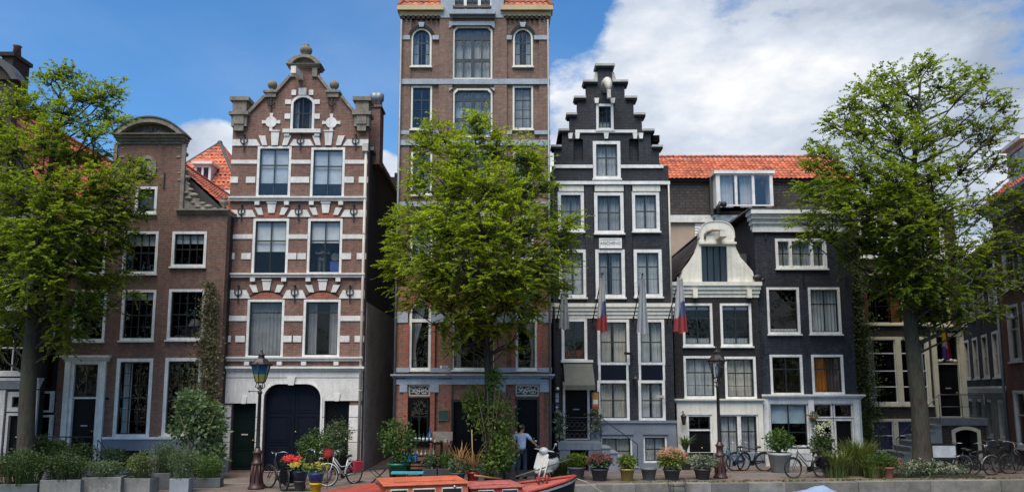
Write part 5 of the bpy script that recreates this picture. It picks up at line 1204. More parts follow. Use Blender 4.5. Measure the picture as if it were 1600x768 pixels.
lamp('crown street lamp with blue and yellow glass standing before the white gate front', 400, 763, 546, (paintglass('yellow_lamp_glass', (.50, .46, .14)), paintglass('blue_lamp_glass', (.03, .19, .34))))
lamp('crown street lamp with clear glass standing before the cream shop front', 1126, 746, 541, None)
# ================================================================== pots, planters, plants
G_DARK = leafmat('dark_shrub_leaf', [(.030, .055, .015), (.045, .08, .02), (.06, .10, .028)], .3)
G_MID = leafmat('mid_green_leaf', [(.05, .10, .02), (.07, .13, .025), (.09, .16, .04)], .35)
G_SOFT = leafmat('grey_green_leaf', [(.09, .13, .065), (.12, .17, .09), (.07, .105, .05)], .3)
G_YEL = leafmat('yellow_green_leaf', [(.12, .17, .02), (.17, .22, .035), (.09, .14, .02)], .4)
G_GRASS = leafmat('long_grass_blade', [(.06, .10, .02), (.10, .15, .035), (.14, .18, .06), (.20, .20, .09)], .35)
G_IVY = leafmat('ivy_leaf', [(.035, .065, .015), (.06, .10, .02), (.10, .14, .03)], .35)
G_BROWN = leafmat('ivy_brown_leaf', [(.10, .10, .04), (.075, .08, .03), (.15, .12, .06)], .3)
P_PINK = leafmat('pale_pink_petal', [(.62, .33, .24), (.66, .45, .30), (.55, .25, .2)], .3)
P_ROSE = leafmat('dusky_rose_petal', [(.26, .10, .095), (.36, .15, .14), (.2, .09, .07)], .3)
P_WHITE = leafmat('white_petal', [(.62, .65, .55), (.7, .7, .62), (.5, .56, .36)], .3)
P_ORG = leafmat('orange_petal', [(.75, .20, .02), (.75, .38, .03), (.7, .12, .02)], .3)
P_RED = leafmat('coral_red_petal', [(.75, .06, .06), (.85, .12, .12), (.7, .1, .14)], .3)
P_YEL = leafmat('yellow_petal', [(.55, .46, .05), (.6, .52, .12), (.4, .36, .08)], .3)
STRAW = leafmat('dry_straw_leaf', [(.30, .17, .06), (.36, .22, .09), (.24, .11, .04)], .25)
G_YELSOFT = leafmat('olive_leaf', [(.12, .155, .05), (.16, .20, .075), (.09, .12, .04)], .3)
CONC2 = plain('stained_concrete', (.26, .26, .235), .9, .5, 1.6, fine=.35, bmp=.2)
CONC = plain('planter_concrete', (.235, .24, .222), .85, .35, 2.2, fine=.25, bmp=.1)  # concrete tone lowered to stand in for lens vignetting
POTG = plain('charcoal_pot', (.050, .053, .055), .6, .25, 4); POTGREY = plain('slate_grey_pot', (.11, .125, .125), .6, .25, 4)
POTY = plain('mustard_glazed_pot', (.30, .22, .06), .35, .25, 5); POTRED = plain('red_glazed_pot', (.30, .02, .018), .3, .2, 5); TERRA = plain('terracotta', (.33, .15, .09), .8, .3, 4)
POTGRN = plain('green_plastic_pot', (.012, .13, .07), .45, .2, 4); SOIL = plain('potting_soil', (.03, .022, .016), .95, .4, 9)
STEM = plain('plant_stem', (.10, .085, .04), .8, .3, 9)
def place(px, py): return ground(px, py)
def grass_blades(n, R, h, spread=.5, w=.022, rng=RNG, c=(0, 0, 0), sc=(1, 1)):
    """arching strap leaves, each a bent strip of two quads"""
    a = rng.uniform(0, 2 * PI, n); r = R * np.sqrt(rng.uniform(0, 1, n)) * .55
    base = np.stack([np.cos(a) * r * sc[0], np.sin(a) * r * sc[1], np.zeros(n)], 1) + np.array(c)
    a2 = a + rng.normal(size=n) * .6; hh = h * rng.uniform(.55, 1.1, n); sp = spread * rng.uniform(.3, 1.1, n) * h
    d = np.stack([np.cos(a2), np.sin(a2), np.zeros(n)], 1); s = np.stack([-np.sin(a2), np.cos(a2), np.zeros(n)], 1) * w
    z = np.array([0, 0, 1.0])
    p1 = base + d * (sp * .35)[:, None] + z * (hh * .65)[:, None]; p2 = base + d * sp[:, None] + z * (hh * rng.uniform(.8, 1.0, n))[:, None]
    q1 = np.stack([base - s * .7, base + s * .7, p1 + s, p1 - s], 1); q2 = np.stack([p1 - s, p1 + s, p2 + s * .15, p2 - s * .15], 1)
    return np.concatenate([q1, q2])
def pot_mesh(t, r, h, mat, square=None, name='pot', wall=.03):
    b = MB()
    if square:
        w, d = square; b.prism(shape(-w / 2, w / 2, 0, h), -d / 2, d / 2) if False else None
        for x0, x1, y0, y1 in ((-w / 2, w / 2, -d / 2, -d / 2 + wall), (-w / 2, w / 2, d / 2 - wall, d / 2), (-w / 2, -w / 2 + wall, -d / 2 + wall, d / 2 - wall), (w / 2 - wall, w / 2, -d / 2 + wall, d / 2 - wall)): b.box(x0, x1, y0, y1, 0, h)
        o = b.build(name, mat, t, .012); MB().box(-w / 2 + wall + .002, w / 2 - wall - .002, -d / 2 + wall + .002, d / 2 - wall - .002, .01, h - .06).build('soil', SOIL, o)
    else:
        b.lathe([(r * .68, 0), (r * .74, .02), (r * .96, h * .86), (r * 1.06, h * .88), (r * 1.06, h), (r * .95, h), (r * .9, h * .84), (r * .02, h * .84)], (0, 0, 0), 22)
        o = b.build(name, mat, t); MB().lathe([(r * .86, h * .845), (r * .5, h * .88), (.01, h * .89)], (0, 0, 0), 14).build('soil', SOIL, o)
    return o
def stems(t, c, h, n=6, r=.012, spread=.3, mat=None):
    b = MB()
    for k in range(n):
        a = random.uniform(0, 6.28); s = spread * random.uniform(.3, 1)
        b.tube([c, (c[0] + math.cos(a) * s * .4, c[1] + math.sin(a) * s * .4, c[2] + h * .55), (c[0] + math.cos(a) * s, c[1] + math.sin(a) * s, c[2] + h)], [r, r * .8, r * .4], 6)
    b.build('stem', mat or STEM, t)
def bush_leaves(c, rx, ry, rz, n, size):
    k = 7; out = [leaf_ball(c, (rx * .8, ry * .8, rz * .8), n // 3, size)]
    for i in range(k):
        d = unit(RNG.normal(size=3)); d[2] = abs(d[2]) * .8 - .15; cc = np.array(c) + d * np.array([rx, ry, rz]) * .55; f = RNG.uniform(.42, .62)
        out.append(leaf_ball(cc, (rx * f, ry * f, rz * f), n * 2 // 3 // k, size))
    return np.concatenate(out)
def potted(name, label, cat, px, py, r, h, potmat, group='potted plants along the quay', square=None, rz=0):
    g = ground(px, py); t = thing(name, label, cat, g, rz, group); pot_mesh(t, r, h, potmat, square); return t
PG = 'potted plants along the quay'
# -- concrete planters on the left with clipped shrubs
def planter(label, px, py, w, d, h, mat, hgt, n, leaf=G_DARK, rz=.1, feath=True, wid=None):
    t = potted('planter', label, 'planter', px, py, 0, h, mat, 'planters by the left houses', (w, d), rz)
    stems(t, (0, 0, h - .08), hgt * .55, 7, .014, w * .3)
    c = (0, 0, h + hgt * .5); wd = wid or w * .62
    P = [bush_leaves(c, wd, d * .62 + .1, hgt * .58, int(n * 1.7), .06)]
    if feath: P.append(grass_blades(n // 9, wd * 1.2, hgt * .95, .4, .010, c=(0, 0, h - .05), sc=(1, .7)))
    quads('foliage', np.concatenate(P), leaf, t); return t
planter('long pale concrete planter with a low sparse shrub, largest pale planter', 162, 773, 1.05, .5, .54, CONC2, .5, 620, G_SOFT, rz=.16)
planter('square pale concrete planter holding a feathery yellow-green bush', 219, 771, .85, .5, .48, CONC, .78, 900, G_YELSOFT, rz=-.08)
planter('narrow slate-grey planter box with an upright olive bush left of the small tree-like bush', 254, 763, .5, .45, .5, POTGREY, 1.0, 1000, G_SOFT, rz=.22, wid=.45)
planter('small pale grey planter with a bare-stemmed olive bush like a little tree', 283, 768, .55, .45, .42, plain('pale_blue_planter', (.26, .29, .31), .8, .2, 3), .95, 800, G_SOFT, wid=.5)
planter('long low grey trough planter with a leafy bush beside the big broad-leaved shrub', 322, 760, .95, .42, .3, POTGREY, .75, 800, G_MID)
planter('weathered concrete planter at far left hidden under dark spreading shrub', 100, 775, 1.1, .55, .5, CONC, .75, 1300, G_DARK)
planter('dark shrub in grey trough at the foot of the left tree', 28, 776, 1.3, .6, .4, POTGREY, 1.0, 1700, G_DARK)
# loose shrubs behind
def shrub(label, px, py, rx, ry, rz_, n, size, leaf, cat='shrub', name='shrub', group=None, lift=0):
    g = ground(px, py); t = thing(name, label, cat, g, 0, group); stems(t, (0, 0, 0), rz_ * 1.2, 7, .022, rx * .5)
    quads('foliage', bush_leaves((0, 0, rz_ * 1.02 + lift), rx, ry, rz_, n, size), leaf, t); return t
shrub('dark round shrub behind the left tree trunk', 62, 752, .85, .7, .85, 2600, .085, G_DARK, group='dark shrubs by the left planters')
shrub('dark upright shrub right of the left tree trunk', 118, 752, .7, .6, .75, 2000, .08, G_DARK, group='dark shrubs by the left planters')
shrub('dark shrub under the handrail of the left stoop', 172, 750, .6, .5, .62, 1700, .08, G_DARK, group='dark shrubs by the left planters')
shrub('small yellow-green bush on the stoop wall of the left house', 90, 745, .45, .35, .28, 700, .09, G_YEL, lift=.75)
# big fig-like shrub
g = ground(305, 748); t = thing('large_shrub', 'big broad-leaved pale green shrub climbing the corner of the brown brick house', 'shrub', g); stems(t, (0, 0, 0), 2.2, 9, .03, .8)
P = [bush_leaves((.0, .1, 1.75), 1.05, .6, 1.25, 2300, .17), bush_leaves((.45, .1, .75), .55, .5, .75, 900, .15), bush_leaves((-.35, .1, 2.6), .55, .5, .55, 500, .16)]
quads('foliage', np.concatenate(P), leafmat('fig_leaf', [(.13, .20, .09), (.17, .25, .12), (.10, .16, .07)], .3), t)
def ivy(label, pts, D, wid, n, leaf, size=.085, name='climbing_ivy'):
    """ivy running up a wall: leaves lie against it"""
    P3 = [at(px, py, D) for px, py in pts]; t = thing(name, label, 'ivy', (P3[0].x, D, 0)); o = np.array(t.location)
    S = np.array([[p.x, p.y, p.z] for p in P3]) - o; k = RNG.uniform(0, len(S) - 1.001, n); i = k.astype(int); f = (k - i)[:, None]
    pos = S[i] * (1 - f) + S[i + 1] * f; W = np.interp(k, range(len(wid)), wid) if hasattr(wid, '__len__') else np.full(n, wid)
    lump = .75 + .5 * np.abs(np.sin(pos[:, 2] * 2.3 + .6 * np.sin(pos[:, 2] * 5)))
    pos[:, 0] += RNG.normal(size=n) * W * .5 * lump; pos[:, 1] -= np.abs(RNG.normal(size=n)) * .16 * lump
    dr = unit(RNG.normal(size=(n, 3)) * np.array([1, .3, .7]) + np.array([0, -.3, -.7])); nr = unit(np.array([0, -1, .35]) + RNG.normal(size=(n, 3)) * .45)
    s = size * RNG.uniform(.6, 1.3, n); quads('foliage', leaf_quads(pos, dr, nr, s, s * .8), leaf, t)
    b = MB(); b.tube([tuple(np.array(S[j]) + np.array([.04 * (-1) ** j, -.02, 0])) for j in range(len(S))], .03, 6); b.build('stem', STEM, t)
ivy('brownish ivy column climbing the right edge of the brown brick house', [(322, 640), (325, 590), (328, 540), (328, 490), (330, 440)], D1 - .12, (.42, .5, .42, .4, .2), 2600, G_BROWN)
ivy('green ivy column climbing between the navy house and the high-stoop house', [(1357, 700), (1352, 640), (1350, 580), (1345, 520), (1340, 460), (1338, 410)], DJ - .12, (.55, .65, .6, .6, .45, .25), 4200, G_IVY)
# -- flower pots
def hydrangea(label, px, py, r, h, potm, leafm, petals, R, n=500, heads=16, hh=.5):
    t = potted('potted_plant', label, 'potted plant', px, py, r, h, potm); stems(t, (0, 0, h * .85), hh * .8, 8, .01, R * .6)
    quads('leaves', bush_leaves((0, 0, h + hh * .42), R, R * .9, hh * .52, n, .12), leafm, t)
    if petals:
        for k in range(heads):
            a = RNG.uniform(0, 2 * PI); e = RNG.uniform(.1, 1.25); c = (R * math.cos(a) * math.cos(e) * .95, R * .9 * math.sin(a) * math.cos(e) * .95 - .03, h + hh * .42 + hh * .56 * math.sin(e)); quads('flower_head', leaf_ball(c, (.10, .10, .075), 60, .045, shell=.8), petals, t)
    return t
hydrangea('hydrangea with dusky rose heads in a charcoal pot near the bow of the boat', 937, 750, .30, .40, POTG, G_DARK, P_ROSE, .42, 500, 30)
hydrangea('yellow-green leafy plant in a mustard glazed pot', 980, 750, .25, .40, POTY, G_YEL, None, .33, 520, 0, .5)
t = potted('plant_pot', 'empty slate-grey pot between the mustard pot and the pink hydrangea', 'pot', 1014, 749, .27, .40, POTGREY)
hydrangea('large pale pink hydrangea in a charcoal pot before the blue-grey plinth', 1050, 749, .29, .36, POTG, G_YEL, P_PINK, .47, 800, 34, .72)
hydrangea('silvery grey-leaved plant in a charcoal pot beside the clear-glass lamp', 1098, 748, .29, .36, POTG, leafmat('silver_leaf', [(.16, .2, .15), (.22, .26, .2), (.12, .16, .1)], .25), None, .52, 700, 0, .55)
t = potted('potted_plant', 'low dark leafy bush in a grey tub left of the rose hydrangea', 'potted plant', 901, 748, .3, .42, POTGREY); quads('leaves', np.concatenate([bush_leaves((0, 0, .62), .36, .34, .28, 500, .11), grass_blades(60, .4, .6, .7, .02, c=(0, 0, .35))]), G_YEL, t)
t = potted('potted_plant', 'spiky yucca standing by the cream shop door', 'potted plant', 1072, 733, .22, .35, POTG); b = MB(); b.tube([(0, 0, .3), (.02, 0, .8)], .05, 8); b.build('stem', STEM, t); quads('leaves', np.concatenate([grass_blades(70, .12, .55, .8, .03, c=(0, 0, .75)), grass_blades(40, .3, .35, .9, .02, c=(0, 0, .3))]), G_SOFT, t)
g = ground(873, 742); t = thing('ornamental_grass', 'fine arching green grass tuft between scooter and rose hydrangea', 'grass plant', g); quads('blades', grass_blades(420, .5, .68, .8, .012), G_GRASS, t)
b = MB(); b.lathe([(.16, 0), (.2, .14), (.18, .14)], (0, 0, 0), 14); b.build('pot', POTG, t)
# shrub in pale tub at the navy house
t = potted('potted_plant', 'bushy green laurel in a pale stone tub before the pale shop front', 'potted plant', 1219, 737, .42, .72, plain('pale_tub', (.33, .36, .34), .7, .25, 3)); stems(t, (0, 0, .6), .6, 6, .015, .3); quads('leaves', bush_leaves((0, 0, 1.15), .52, .45, .5, 1100, .12), G_MID, t)
g = ground(1285, 738); t = thing('hydrangea_bush', 'white flowering hydrangea bush behind the parked bicycle', 'shrub', g); stems(t, (0, 0, 0), 1.5, 6, .015, .4); quads('leaves', bush_leaves((0, 0, .95), .45, .4, .55, 700, .13), G_DARK, t)
for x, z in ((.05, 1.72), (.22, 1.82), (-.1, 1.6), (.34, 1.74), (-.02, 1.5), (.38, 1.35)): quads('flower_head', leaf_ball((x, -.1, z), (.14, .12, .11), 80, .06, shell=.8), P_WHITE, t)
g = ground(1276, 728); t = thing('hanging_flower_basket', 'small flower basket hanging on the white pillar of the pale shop front', 'basket', at(1271, 650, DN - .35), 0); quads('leaves', np.concatenate([leaf_ball((0, 0, 0), (.17, .17, .15), 160, .09), leaf_ball((.02, 0, -.35), (.1, .1, .3), 120, .08)]), G_SOFT, t); quads('flower_head', leaf_ball((0, -.02, .03), (.18, .18, .14), 70, .05), P_PINK, t); b = MB(); b.lathe([(.05, -.18), (.15, -.05), (.16, 0)], (0, 0, 0), 10); b.tube([(0, 0, 0), (0, .32, .4)], .008, 5); b.build('basket', TERRA, t)
# tall grasses and flower bed
def grassbed(label, px, py, R, h, n, leaf=G_GRASS, sc=(1, .5)):
    t = thing('tall_grass_clump', label, 'grass plant', ground(px, py), 0, 'tall grass clumps by the ivy'); quads('blades', grass_blades(n, R, h, .42, .016, sc=sc), leaf, t); return t
grassbed('tall green grass clump just right of the black bicycle', 1306, 745, .75, .95, 420); grassbed('tallest grass clump at the foot of the green ivy', 1342, 742, .85, 1.3, 620); grassbed('grass clump spreading left of the terracotta pots', 1366, 746, .6, .8, 260)
for px, lb in ((1369, 'terracotta pot right under the tall grass clump, left one of two'), (1388, 'terracotta pot with trailing greens left of the orange flowers')):
    t = potted('terracotta_pot', lb, 'pot', px, 746, .2, .38, TERRA); quads('leaves', np.concatenate([bush_leaves((0, 0, .6), .35, .25, .3, 400, .08), grass_blades(50, .3, .55, .6, .014, c=(0, 0, .3))]), G_MID, t)
t = thing('flower_bed', 'low bed of orange and white flowers around the foot of the right tree', 'flower bed', ground(1432, 744)); P = []; Q = []; O = []
for k in range(34):
    x = RNG.uniform(-1.35, 1.7); c = (x, RNG.uniform(-.25, .45), RNG.uniform(.12, .36) - .06 * max(0, x)); P.append(leaf_ball(c, (.33, .28, .3), 130, .075))
    for _ in range(3): (O if x < -.55 else Q).append(leaf_ball((c[0] + RNG.normal() * .22, c[1] - .2, c[2] + RNG.uniform(.02, .33)), (.045, .045, .03), 10, .045))
quads('leaves', np.concatenate(P), G_SOFT, t); tag(quads('white_flower', np.concatenate(Q), P_WHITE, t), kind='stuff'); tag(quads('orange_flower', np.concatenate(O), P_ORG, t), kind='stuff')
MB().box(-1.5, 2.2, -.35, .6, 0, .06).build('soil', SOIL, t)
# moss and weeds along the quay edge
m_ = []
for k in range(260):
    x = RNG.uniform(3.5, 18); m_.append(grass_blades(7, .06, RNG.uniform(.04, .12), .8, .012, c=(x, quay_y(x) + .44 + RNG.uniform(0, .3), 0)))
o = quads('quay_weeds', np.concatenate(m_), G_GRASS); tag(o, kind='stuff')
# ================================================================== middle group before the tall house
shr = shrub('leafy olive bush in a blue pot at the dark cargo bike', 487, 752, .55, .5, .72, 1500, .095, G_MID, lift=.35)
shrub('airy bush growing up the right side door of the striped house', 524, 742, .6, .5, .8, 1500, .09, G_SOFT, lift=.5)
t = potted('potted_plant', 'tall leafy bamboo-like bush in a green pot at the alley mouth', 'potted plant', 621, 752, .33, .62, POTGRN); stems(t, (0, 0, .5), 1.3, 9, .012, .5, plain('cane', (.22, .2, .07), .7)); quads('leaves', np.concatenate([bush_leaves((0, 0, 1.35), .62, .5, .78, 1300, .12), bush_leaves((.2, 0, .75), .4, .4, .3, 300, .11)]), G_MID, t)
# tangle of climbers and tree-like plants around the middle tree foot
g = ground(766, 754); t = thing('large_shrub', 'tall tangle of bright green climber around the middle tree trunk', 'shrub', g); stems(t, (0, 0, 0), 3.0, 10, .025, .7)
quads('foliage', np.concatenate([bush_leaves((.05, .1, 2.05), .85, .5, 1.0, 1500, .13), bush_leaves((.38, .05, 1.15), .5, .5, .95, 1400, .12), bush_leaves((-.55, .1, 2.6), .5, .4, .7, 550, .13), bush_leaves((.15, .05, 3.3), .35, .3, .6, 380, .13), bush_leaves((.1, 0, .7), .6, .5, .6, 700, .12)]), leafmat('climber_leaf', [(.11, .19, .03), (.15, .24, .04), (.08, .145, .025), (.2, .27, .07)], .4), t)
shrub('grey-leaved bush between the climber and the man', 789, 750, .32, .4, .5, 1200, .085, G_SOFT)
t = potted('potted_plant', 'dried straw-coloured palm leaves over a green bush in a charcoal bucket', 'potted plant', 714, 758, .26, .42, POTG); quads('dry_leaves', grass_blades(26, .2, .95, .5, .022, c=(.1, 0, .4)), STRAW, t); quads('leaves', bush_leaves((.0, 0, .62), .34, .3, .3, 400, .11), G_SOFT, t)
t = potted('potted_plant', 'red glazed pot with dried orange stalks and a bamboo cane', 'potted plant', 739, 757, .2, .42, POTRED); b = MB(); b.tube([(0, 0, .3), (-.05, 0, 1.75)], .018, 6); b.build('cane', plain('bamboo_cane', (.45, .30, .12), .6), t); quads('dry_leaves', grass_blades(24, .2, .9, .6, .02, c=(0, 0, .35)), STRAW, t); quads('leaves', bush_leaves((.1, 0, .55), .3, .25, .16, 120, .1), G_SOFT, t)
for px, lb in ((672, 'charcoal planter box with low herbs, left of the pair before the tall house'), (696, 'charcoal planter box with a feathery plant, right of the pair before the tall house')):
    t = potted('planter', lb, 'planter', px, 752, 0, .45, POTG, 'charcoal planters before the tall house', (.48, .4)); quads('leaves', np.concatenate([bush_leaves((0, 0, .68), .28, .25, .3, 350, .08), grass_blades(50, .25, .75, .4, .012, c=(0, 0, .35))]), G_SOFT if px < 690 else G_MID, t)
# table with bottles, blue crate, shelf
DTb = depth_of(744.)
def tpt(px, py, D=DTb): return at(px, py, D)
p0, p1 = tpt(633, 720), tpt(690, 720); zt = tpt(660, 720).z
t = thing('black_table', 'black garden table carrying a blue crate and rows of bottles before the tall house', 'table', ((p0.x + p1.x) / 2, DTb, 0)); w = (p1.x - p0.x) / 2
MB().box(-w, w, -.28, .32, zt - .05, zt).build('table_top', BLACKP, t)
for sx in (-1, 1):
    for sy in (-.24, .28): MB().box(sx * (w - .05) - .025, sx * (w - .05) + .025, sy - .025, sy + .025, 0, zt - .051).build('leg', BLACKP, t)
MB().box(-w + .03, w - .03, -.2, .25, .2, .24).build('shelf', BLACKP, t)
t = thing('blue_crate', 'bright blue plastic crate on the black table', 'crate', (tpt(641, 718).x, DTb - .05, zt)); b = MB(); cw_, cd, chh = .22, .17, .29
for z in (0.0, .1, .2): 
    for a in ((-cw_, cw_, -cd, -cd + .02), (-cw_, cw_, cd - .02, cd), (-cw_, -cw_ + .02, -cd, cd), (cw_ - .02, cw_, -cd, cd)): b.box(*a, z + .002, z + .075)
for sx in (-1, 1):
    for sy in (-1, 1): b.box(sx * cw_ - .02, sx * cw_ + .02, sy * cd - .02, sy * cd + .02, 0, chh)
b.box(-cw_ + .02, cw_ - .02, -cd + .02, cd - .02, .004, .02); b.build('crate_body', plain('blue_plastic', (.02, .22, .55), .4, .1, 4), t); b = MB(); b.box(-cw_ - .02, cw_ + .02, -cd - .02, -cd + .03, chh - .03, chh + .01); b.build('rim', plain('light_blue_plastic', (.08, .35, .65), .4, .1, 4), t)
DS = depth_of(738.); sx0, sx1 = at(640, 700, DS).x, at(690, 700, DS).x; zs = at(660, 690, DS).z
t = thing('drinks_rack', 'dark open rack holding a row of white-labelled bottles before the tall brick house', 'rack', ((sx0 + sx1) / 2, DS, 0)); w = (sx1 - sx0) / 2
b = MB()
for sx in (-1, 1): b.box(sx * w - .03, sx * w + .03, -.18, .18, 0, zs + .02)
for z in (.25, zs * .55, zs): b.box(-w + .031, w - .031, -.17, .17, z - .02, z)
b.build('frame', BLACKP, t)
def bottle(label, x, y, z, h, col, lab=None, grp='bottles on the drinks rack'):
    t = thing('bottle', label, 'bottle', (x, y, z), 0, grp); b = MB(); r = h * .135
    b.lathe([(r, 0), (r, h * .58), (r * .35, h * .75), (r * .35, h * .95), (r * .42, h)], (0, 0, 0), 12); b.build('glass_body', col, t)
    b = MB(); b.lathe([(r * 1.03, h * .12), (r * 1.03, h * .5)], (0, 0, 0), 12); b.build('paper_label', lab or WHITE, t)
BG = plain('bottle_green_glass', (.02, .05, .03), .15, .1, 3); BB = plain('bottle_blue_glass', (.06, .14, .30), .15, .1, 3)
for k in range(6): bottle('white-labelled dark bottle in the row on the drinks rack', (sx0 + sx1) / 2 - w + .1 + k * .14, DS - .1, zs, .34, BG)
bottle('tall blue bottle standing above the row of white-labelled bottles', (sx0 + sx1) / 2 + .15, DS + .05, zs, .52, BB, BB)
for k in range(5): bottle('small pale jar in the lower row of the drinks rack', (sx0 + sx1) / 2 - w + .3 + k * .15, DS - .1, zs * .55, .22, plain('pale_jar', (.5, .48, .42), .3), None, 'jars on the drinks rack')
sx0, sx1 = at(675, 700, DS).x, at(706, 700, DS).x; zs = at(690, 692, DS).z
t = thing('wooden_stand', 'rustic wooden stand with a cluttered shelf top against the brick pier', 'stand', ((sx0 + sx1) / 2, DS + .1, 0)); w = (sx1 - sx0) / 2; WOOD = plain('worn_wood', (.26, .17, .09), .8, .35, 5, fine=.3)
MB().box(-w, w, -.2, .2, zs - .04, zs).build('shelf', WOOD, t); MB().box(-w, w, .14, .18, zs + .02, zs + .42).build('back_board', plain('pale_board', (.42, .35, .27), .8, .35, 6), t)
for sx in (-1, 1): b = MB(); b.tube([(sx * (w - .04), -.1, 0), (sx * (w - .06) - .05, -.1, zs - .04)], .03, 6); b.build('leg', WOOD, t)
for k, (c, s_) in enumerate((((.55, .42, .3), .12), ((.28, .05, .04), .10), ((.5, .45, .36), .14), ((.12, .03, .04), .09))):
    p = thing('trinket_pot', ('cream ornament pot on the wooden stand', 'brick-red small pot on the wooden stand', 'tall ivory jar on the wooden stand', 'dark red small bowl on the wooden stand')[k], 'pot', ((sx0 + sx1) / 2 - w + .12 + k * .2, DS - .02, zs), 0, 'ornaments on the wooden stand'); b = MB(); b.lathe([(.05, 0), (.075, s_ * .5), (.05, s_), (.06, s_ * 1.2), (.045, s_ * 1.2)], (0, 0, 0), 12); b.build('pot_body', plain('ornament_%d' % k, c, .5), p)
x, _, z = at(693, 648, DT - .1); t = thing('green_sign', 'small dark green notice board on the brick pier of the tall house', 'sign', (x, DT - .125, z)); MB().box(-.18, .18, -.02, .02, -.18, .18).build('board', plain('green_board', (.02, .07, .05), .5), t); b = MB(); b.prism(shape(-.2, .2, -.2, .2), -.03, .02, [shape(-.175, .175, -.175, .175)]); b.build('frame', WOOD, t)
# leaning turquoise board and folding table
g = ground(632, 768 - 8); t = thing('turquoise_bench', 'low turquoise bench board beside the red boat cabin', 'bench', (ground(635, 757).x, ground(635, 757).y, 0)); TQ = plain('turquoise_paint', (.08, .36, .42), .5, .25, 4)
MB().box(-.48, .55, -.15, .15, .36, .42).build('seat', TQ, t)
for sx in (-.4, .45): MB().box(sx - .04, sx + .04, -.13, .13, 0, .359).build('leg', BLACKP, t)
g = ground(591, 756); t = thing('folding_table', 'small black folding bistro table at the alley mouth', 'table', g); b = MB(); b.box(-.3, .3, -.3, .3, .50, .525); b.build('table_top', IRON, t)
for sy in (-.26, .26): b = MB(); b.tube([(-.26, sy, .0), (.26, sy, .5)], .013, 6); b.tube([(.26, sy, 0), (-.26, sy, .5)], .013, 6); b.build('leg_frame', IRON, t)
# yellow / blue pots at the cargo bike
for px, py, lb, m1, m2 in ((493, 772, 'yellow bucket with a blue pot of white-yellow flowers stacked on it', plain('yellow_bucket', (.70, .52, .02), .4, .12, 4), plain('cobalt_pot', (.03, .07, .28), .3, .15, 4)), (468, 768, 'navy pot with pale yellow flowers left of the yellow bucket', POTG, plain('navy_pot', (.02, .03, .09), .35, .15, 4))):
    t = potted('potted_plant', lb, 'potted plant', px, py, .17, .34, m1); b = MB(); b.lathe([(.17, .35), (.24, .6), (.25, .62), (.22, .6)], (0, 0, 0), 18); b.build('upper_pot', m2, t); quads('leaves', leaf_ball((0, 0, .72), (.25, .22, .15), 160, .09), G_MID, t); [quads('flower_head', leaf_ball((RNG.normal() * .14, RNG.normal() * .1 - .05, .78 + RNG.uniform(0, .1)), (.06, .06, .04), 22, .06), P_YEL, t) for _ in range(9)]
t = thing('pinwheel_flower', 'red spiky paper flower on a stick left of the white bicycle', 'garden ornament', ground(511, 762)); b = MB(); b.tube([(0, 0, 0), (0, 0, 1.05)], .012, 6); b.build('stick', STEM, t); b = MB()
for k in range(14): a = 2 * PI * k / 14; b.prism([(0 + .03 * math.cos(a + 1.57), 1.08 + .03 * math.sin(a + 1.57)), (.19 * math.cos(a), 1.08 + .19 * math.sin(a)), (.03 * math.cos(a - 1.57), 1.08 + .03 * math.sin(a - 1.57))], -.03 - .003 * k, -.028 - .003 * k)
b.build('petals', plain('dark_red_paper', (.36, .02, .02), .5, .1, 4), t)
# ================================================================== bicycles
DIMRIM = plain('dim_rim', (.08, .08, .082), .4, .25, 6, metal=.6)
RUBBER = plain('tyre_rubber', (.012, .012, .012), .8, .2, 8); CHROME = plain('dull_chrome', (.42, .43, .44), .35, .25, 6, metal=.8); SPOKE = plain('spoke_steel', (.25, .25, .26), .4, .2, 6, metal=.7)
SADDLE = plain('dark_saddle', (.02, .016, .014), .5, .3, 8)
def wheel(root, hub, R=.335, rot=0.0, rim=None):
    M = Matrix.Translation(hub) @ Matrix.Rotation(rot, 4, 'Z')
    tb = MB(); tb.torus((0, 0, 0), R, .026, 'y', 36, 7); tb.xf(M); w = tb.build('wheel', RUBBER, root)
    b = MB(); b.torus((0, 0, 0), R - .026, .012, 'y', 36, 5); b.xf(M); b.build('rim', rim or DIMRIM, w)
    b = MB(); b.tube([(0, -.05, 0), (0, .05, 0)], .025, 8)
    for k in range(18): a = 2 * PI * k / 18; b.tube([(0, .03 * (-1) ** k, 0), ((R - .03) * math.cos(a), 0, (R - .03) * math.sin(a))], .0032, 4, False)
    b.xf(M); b.build('spokes', SPOKE, w)
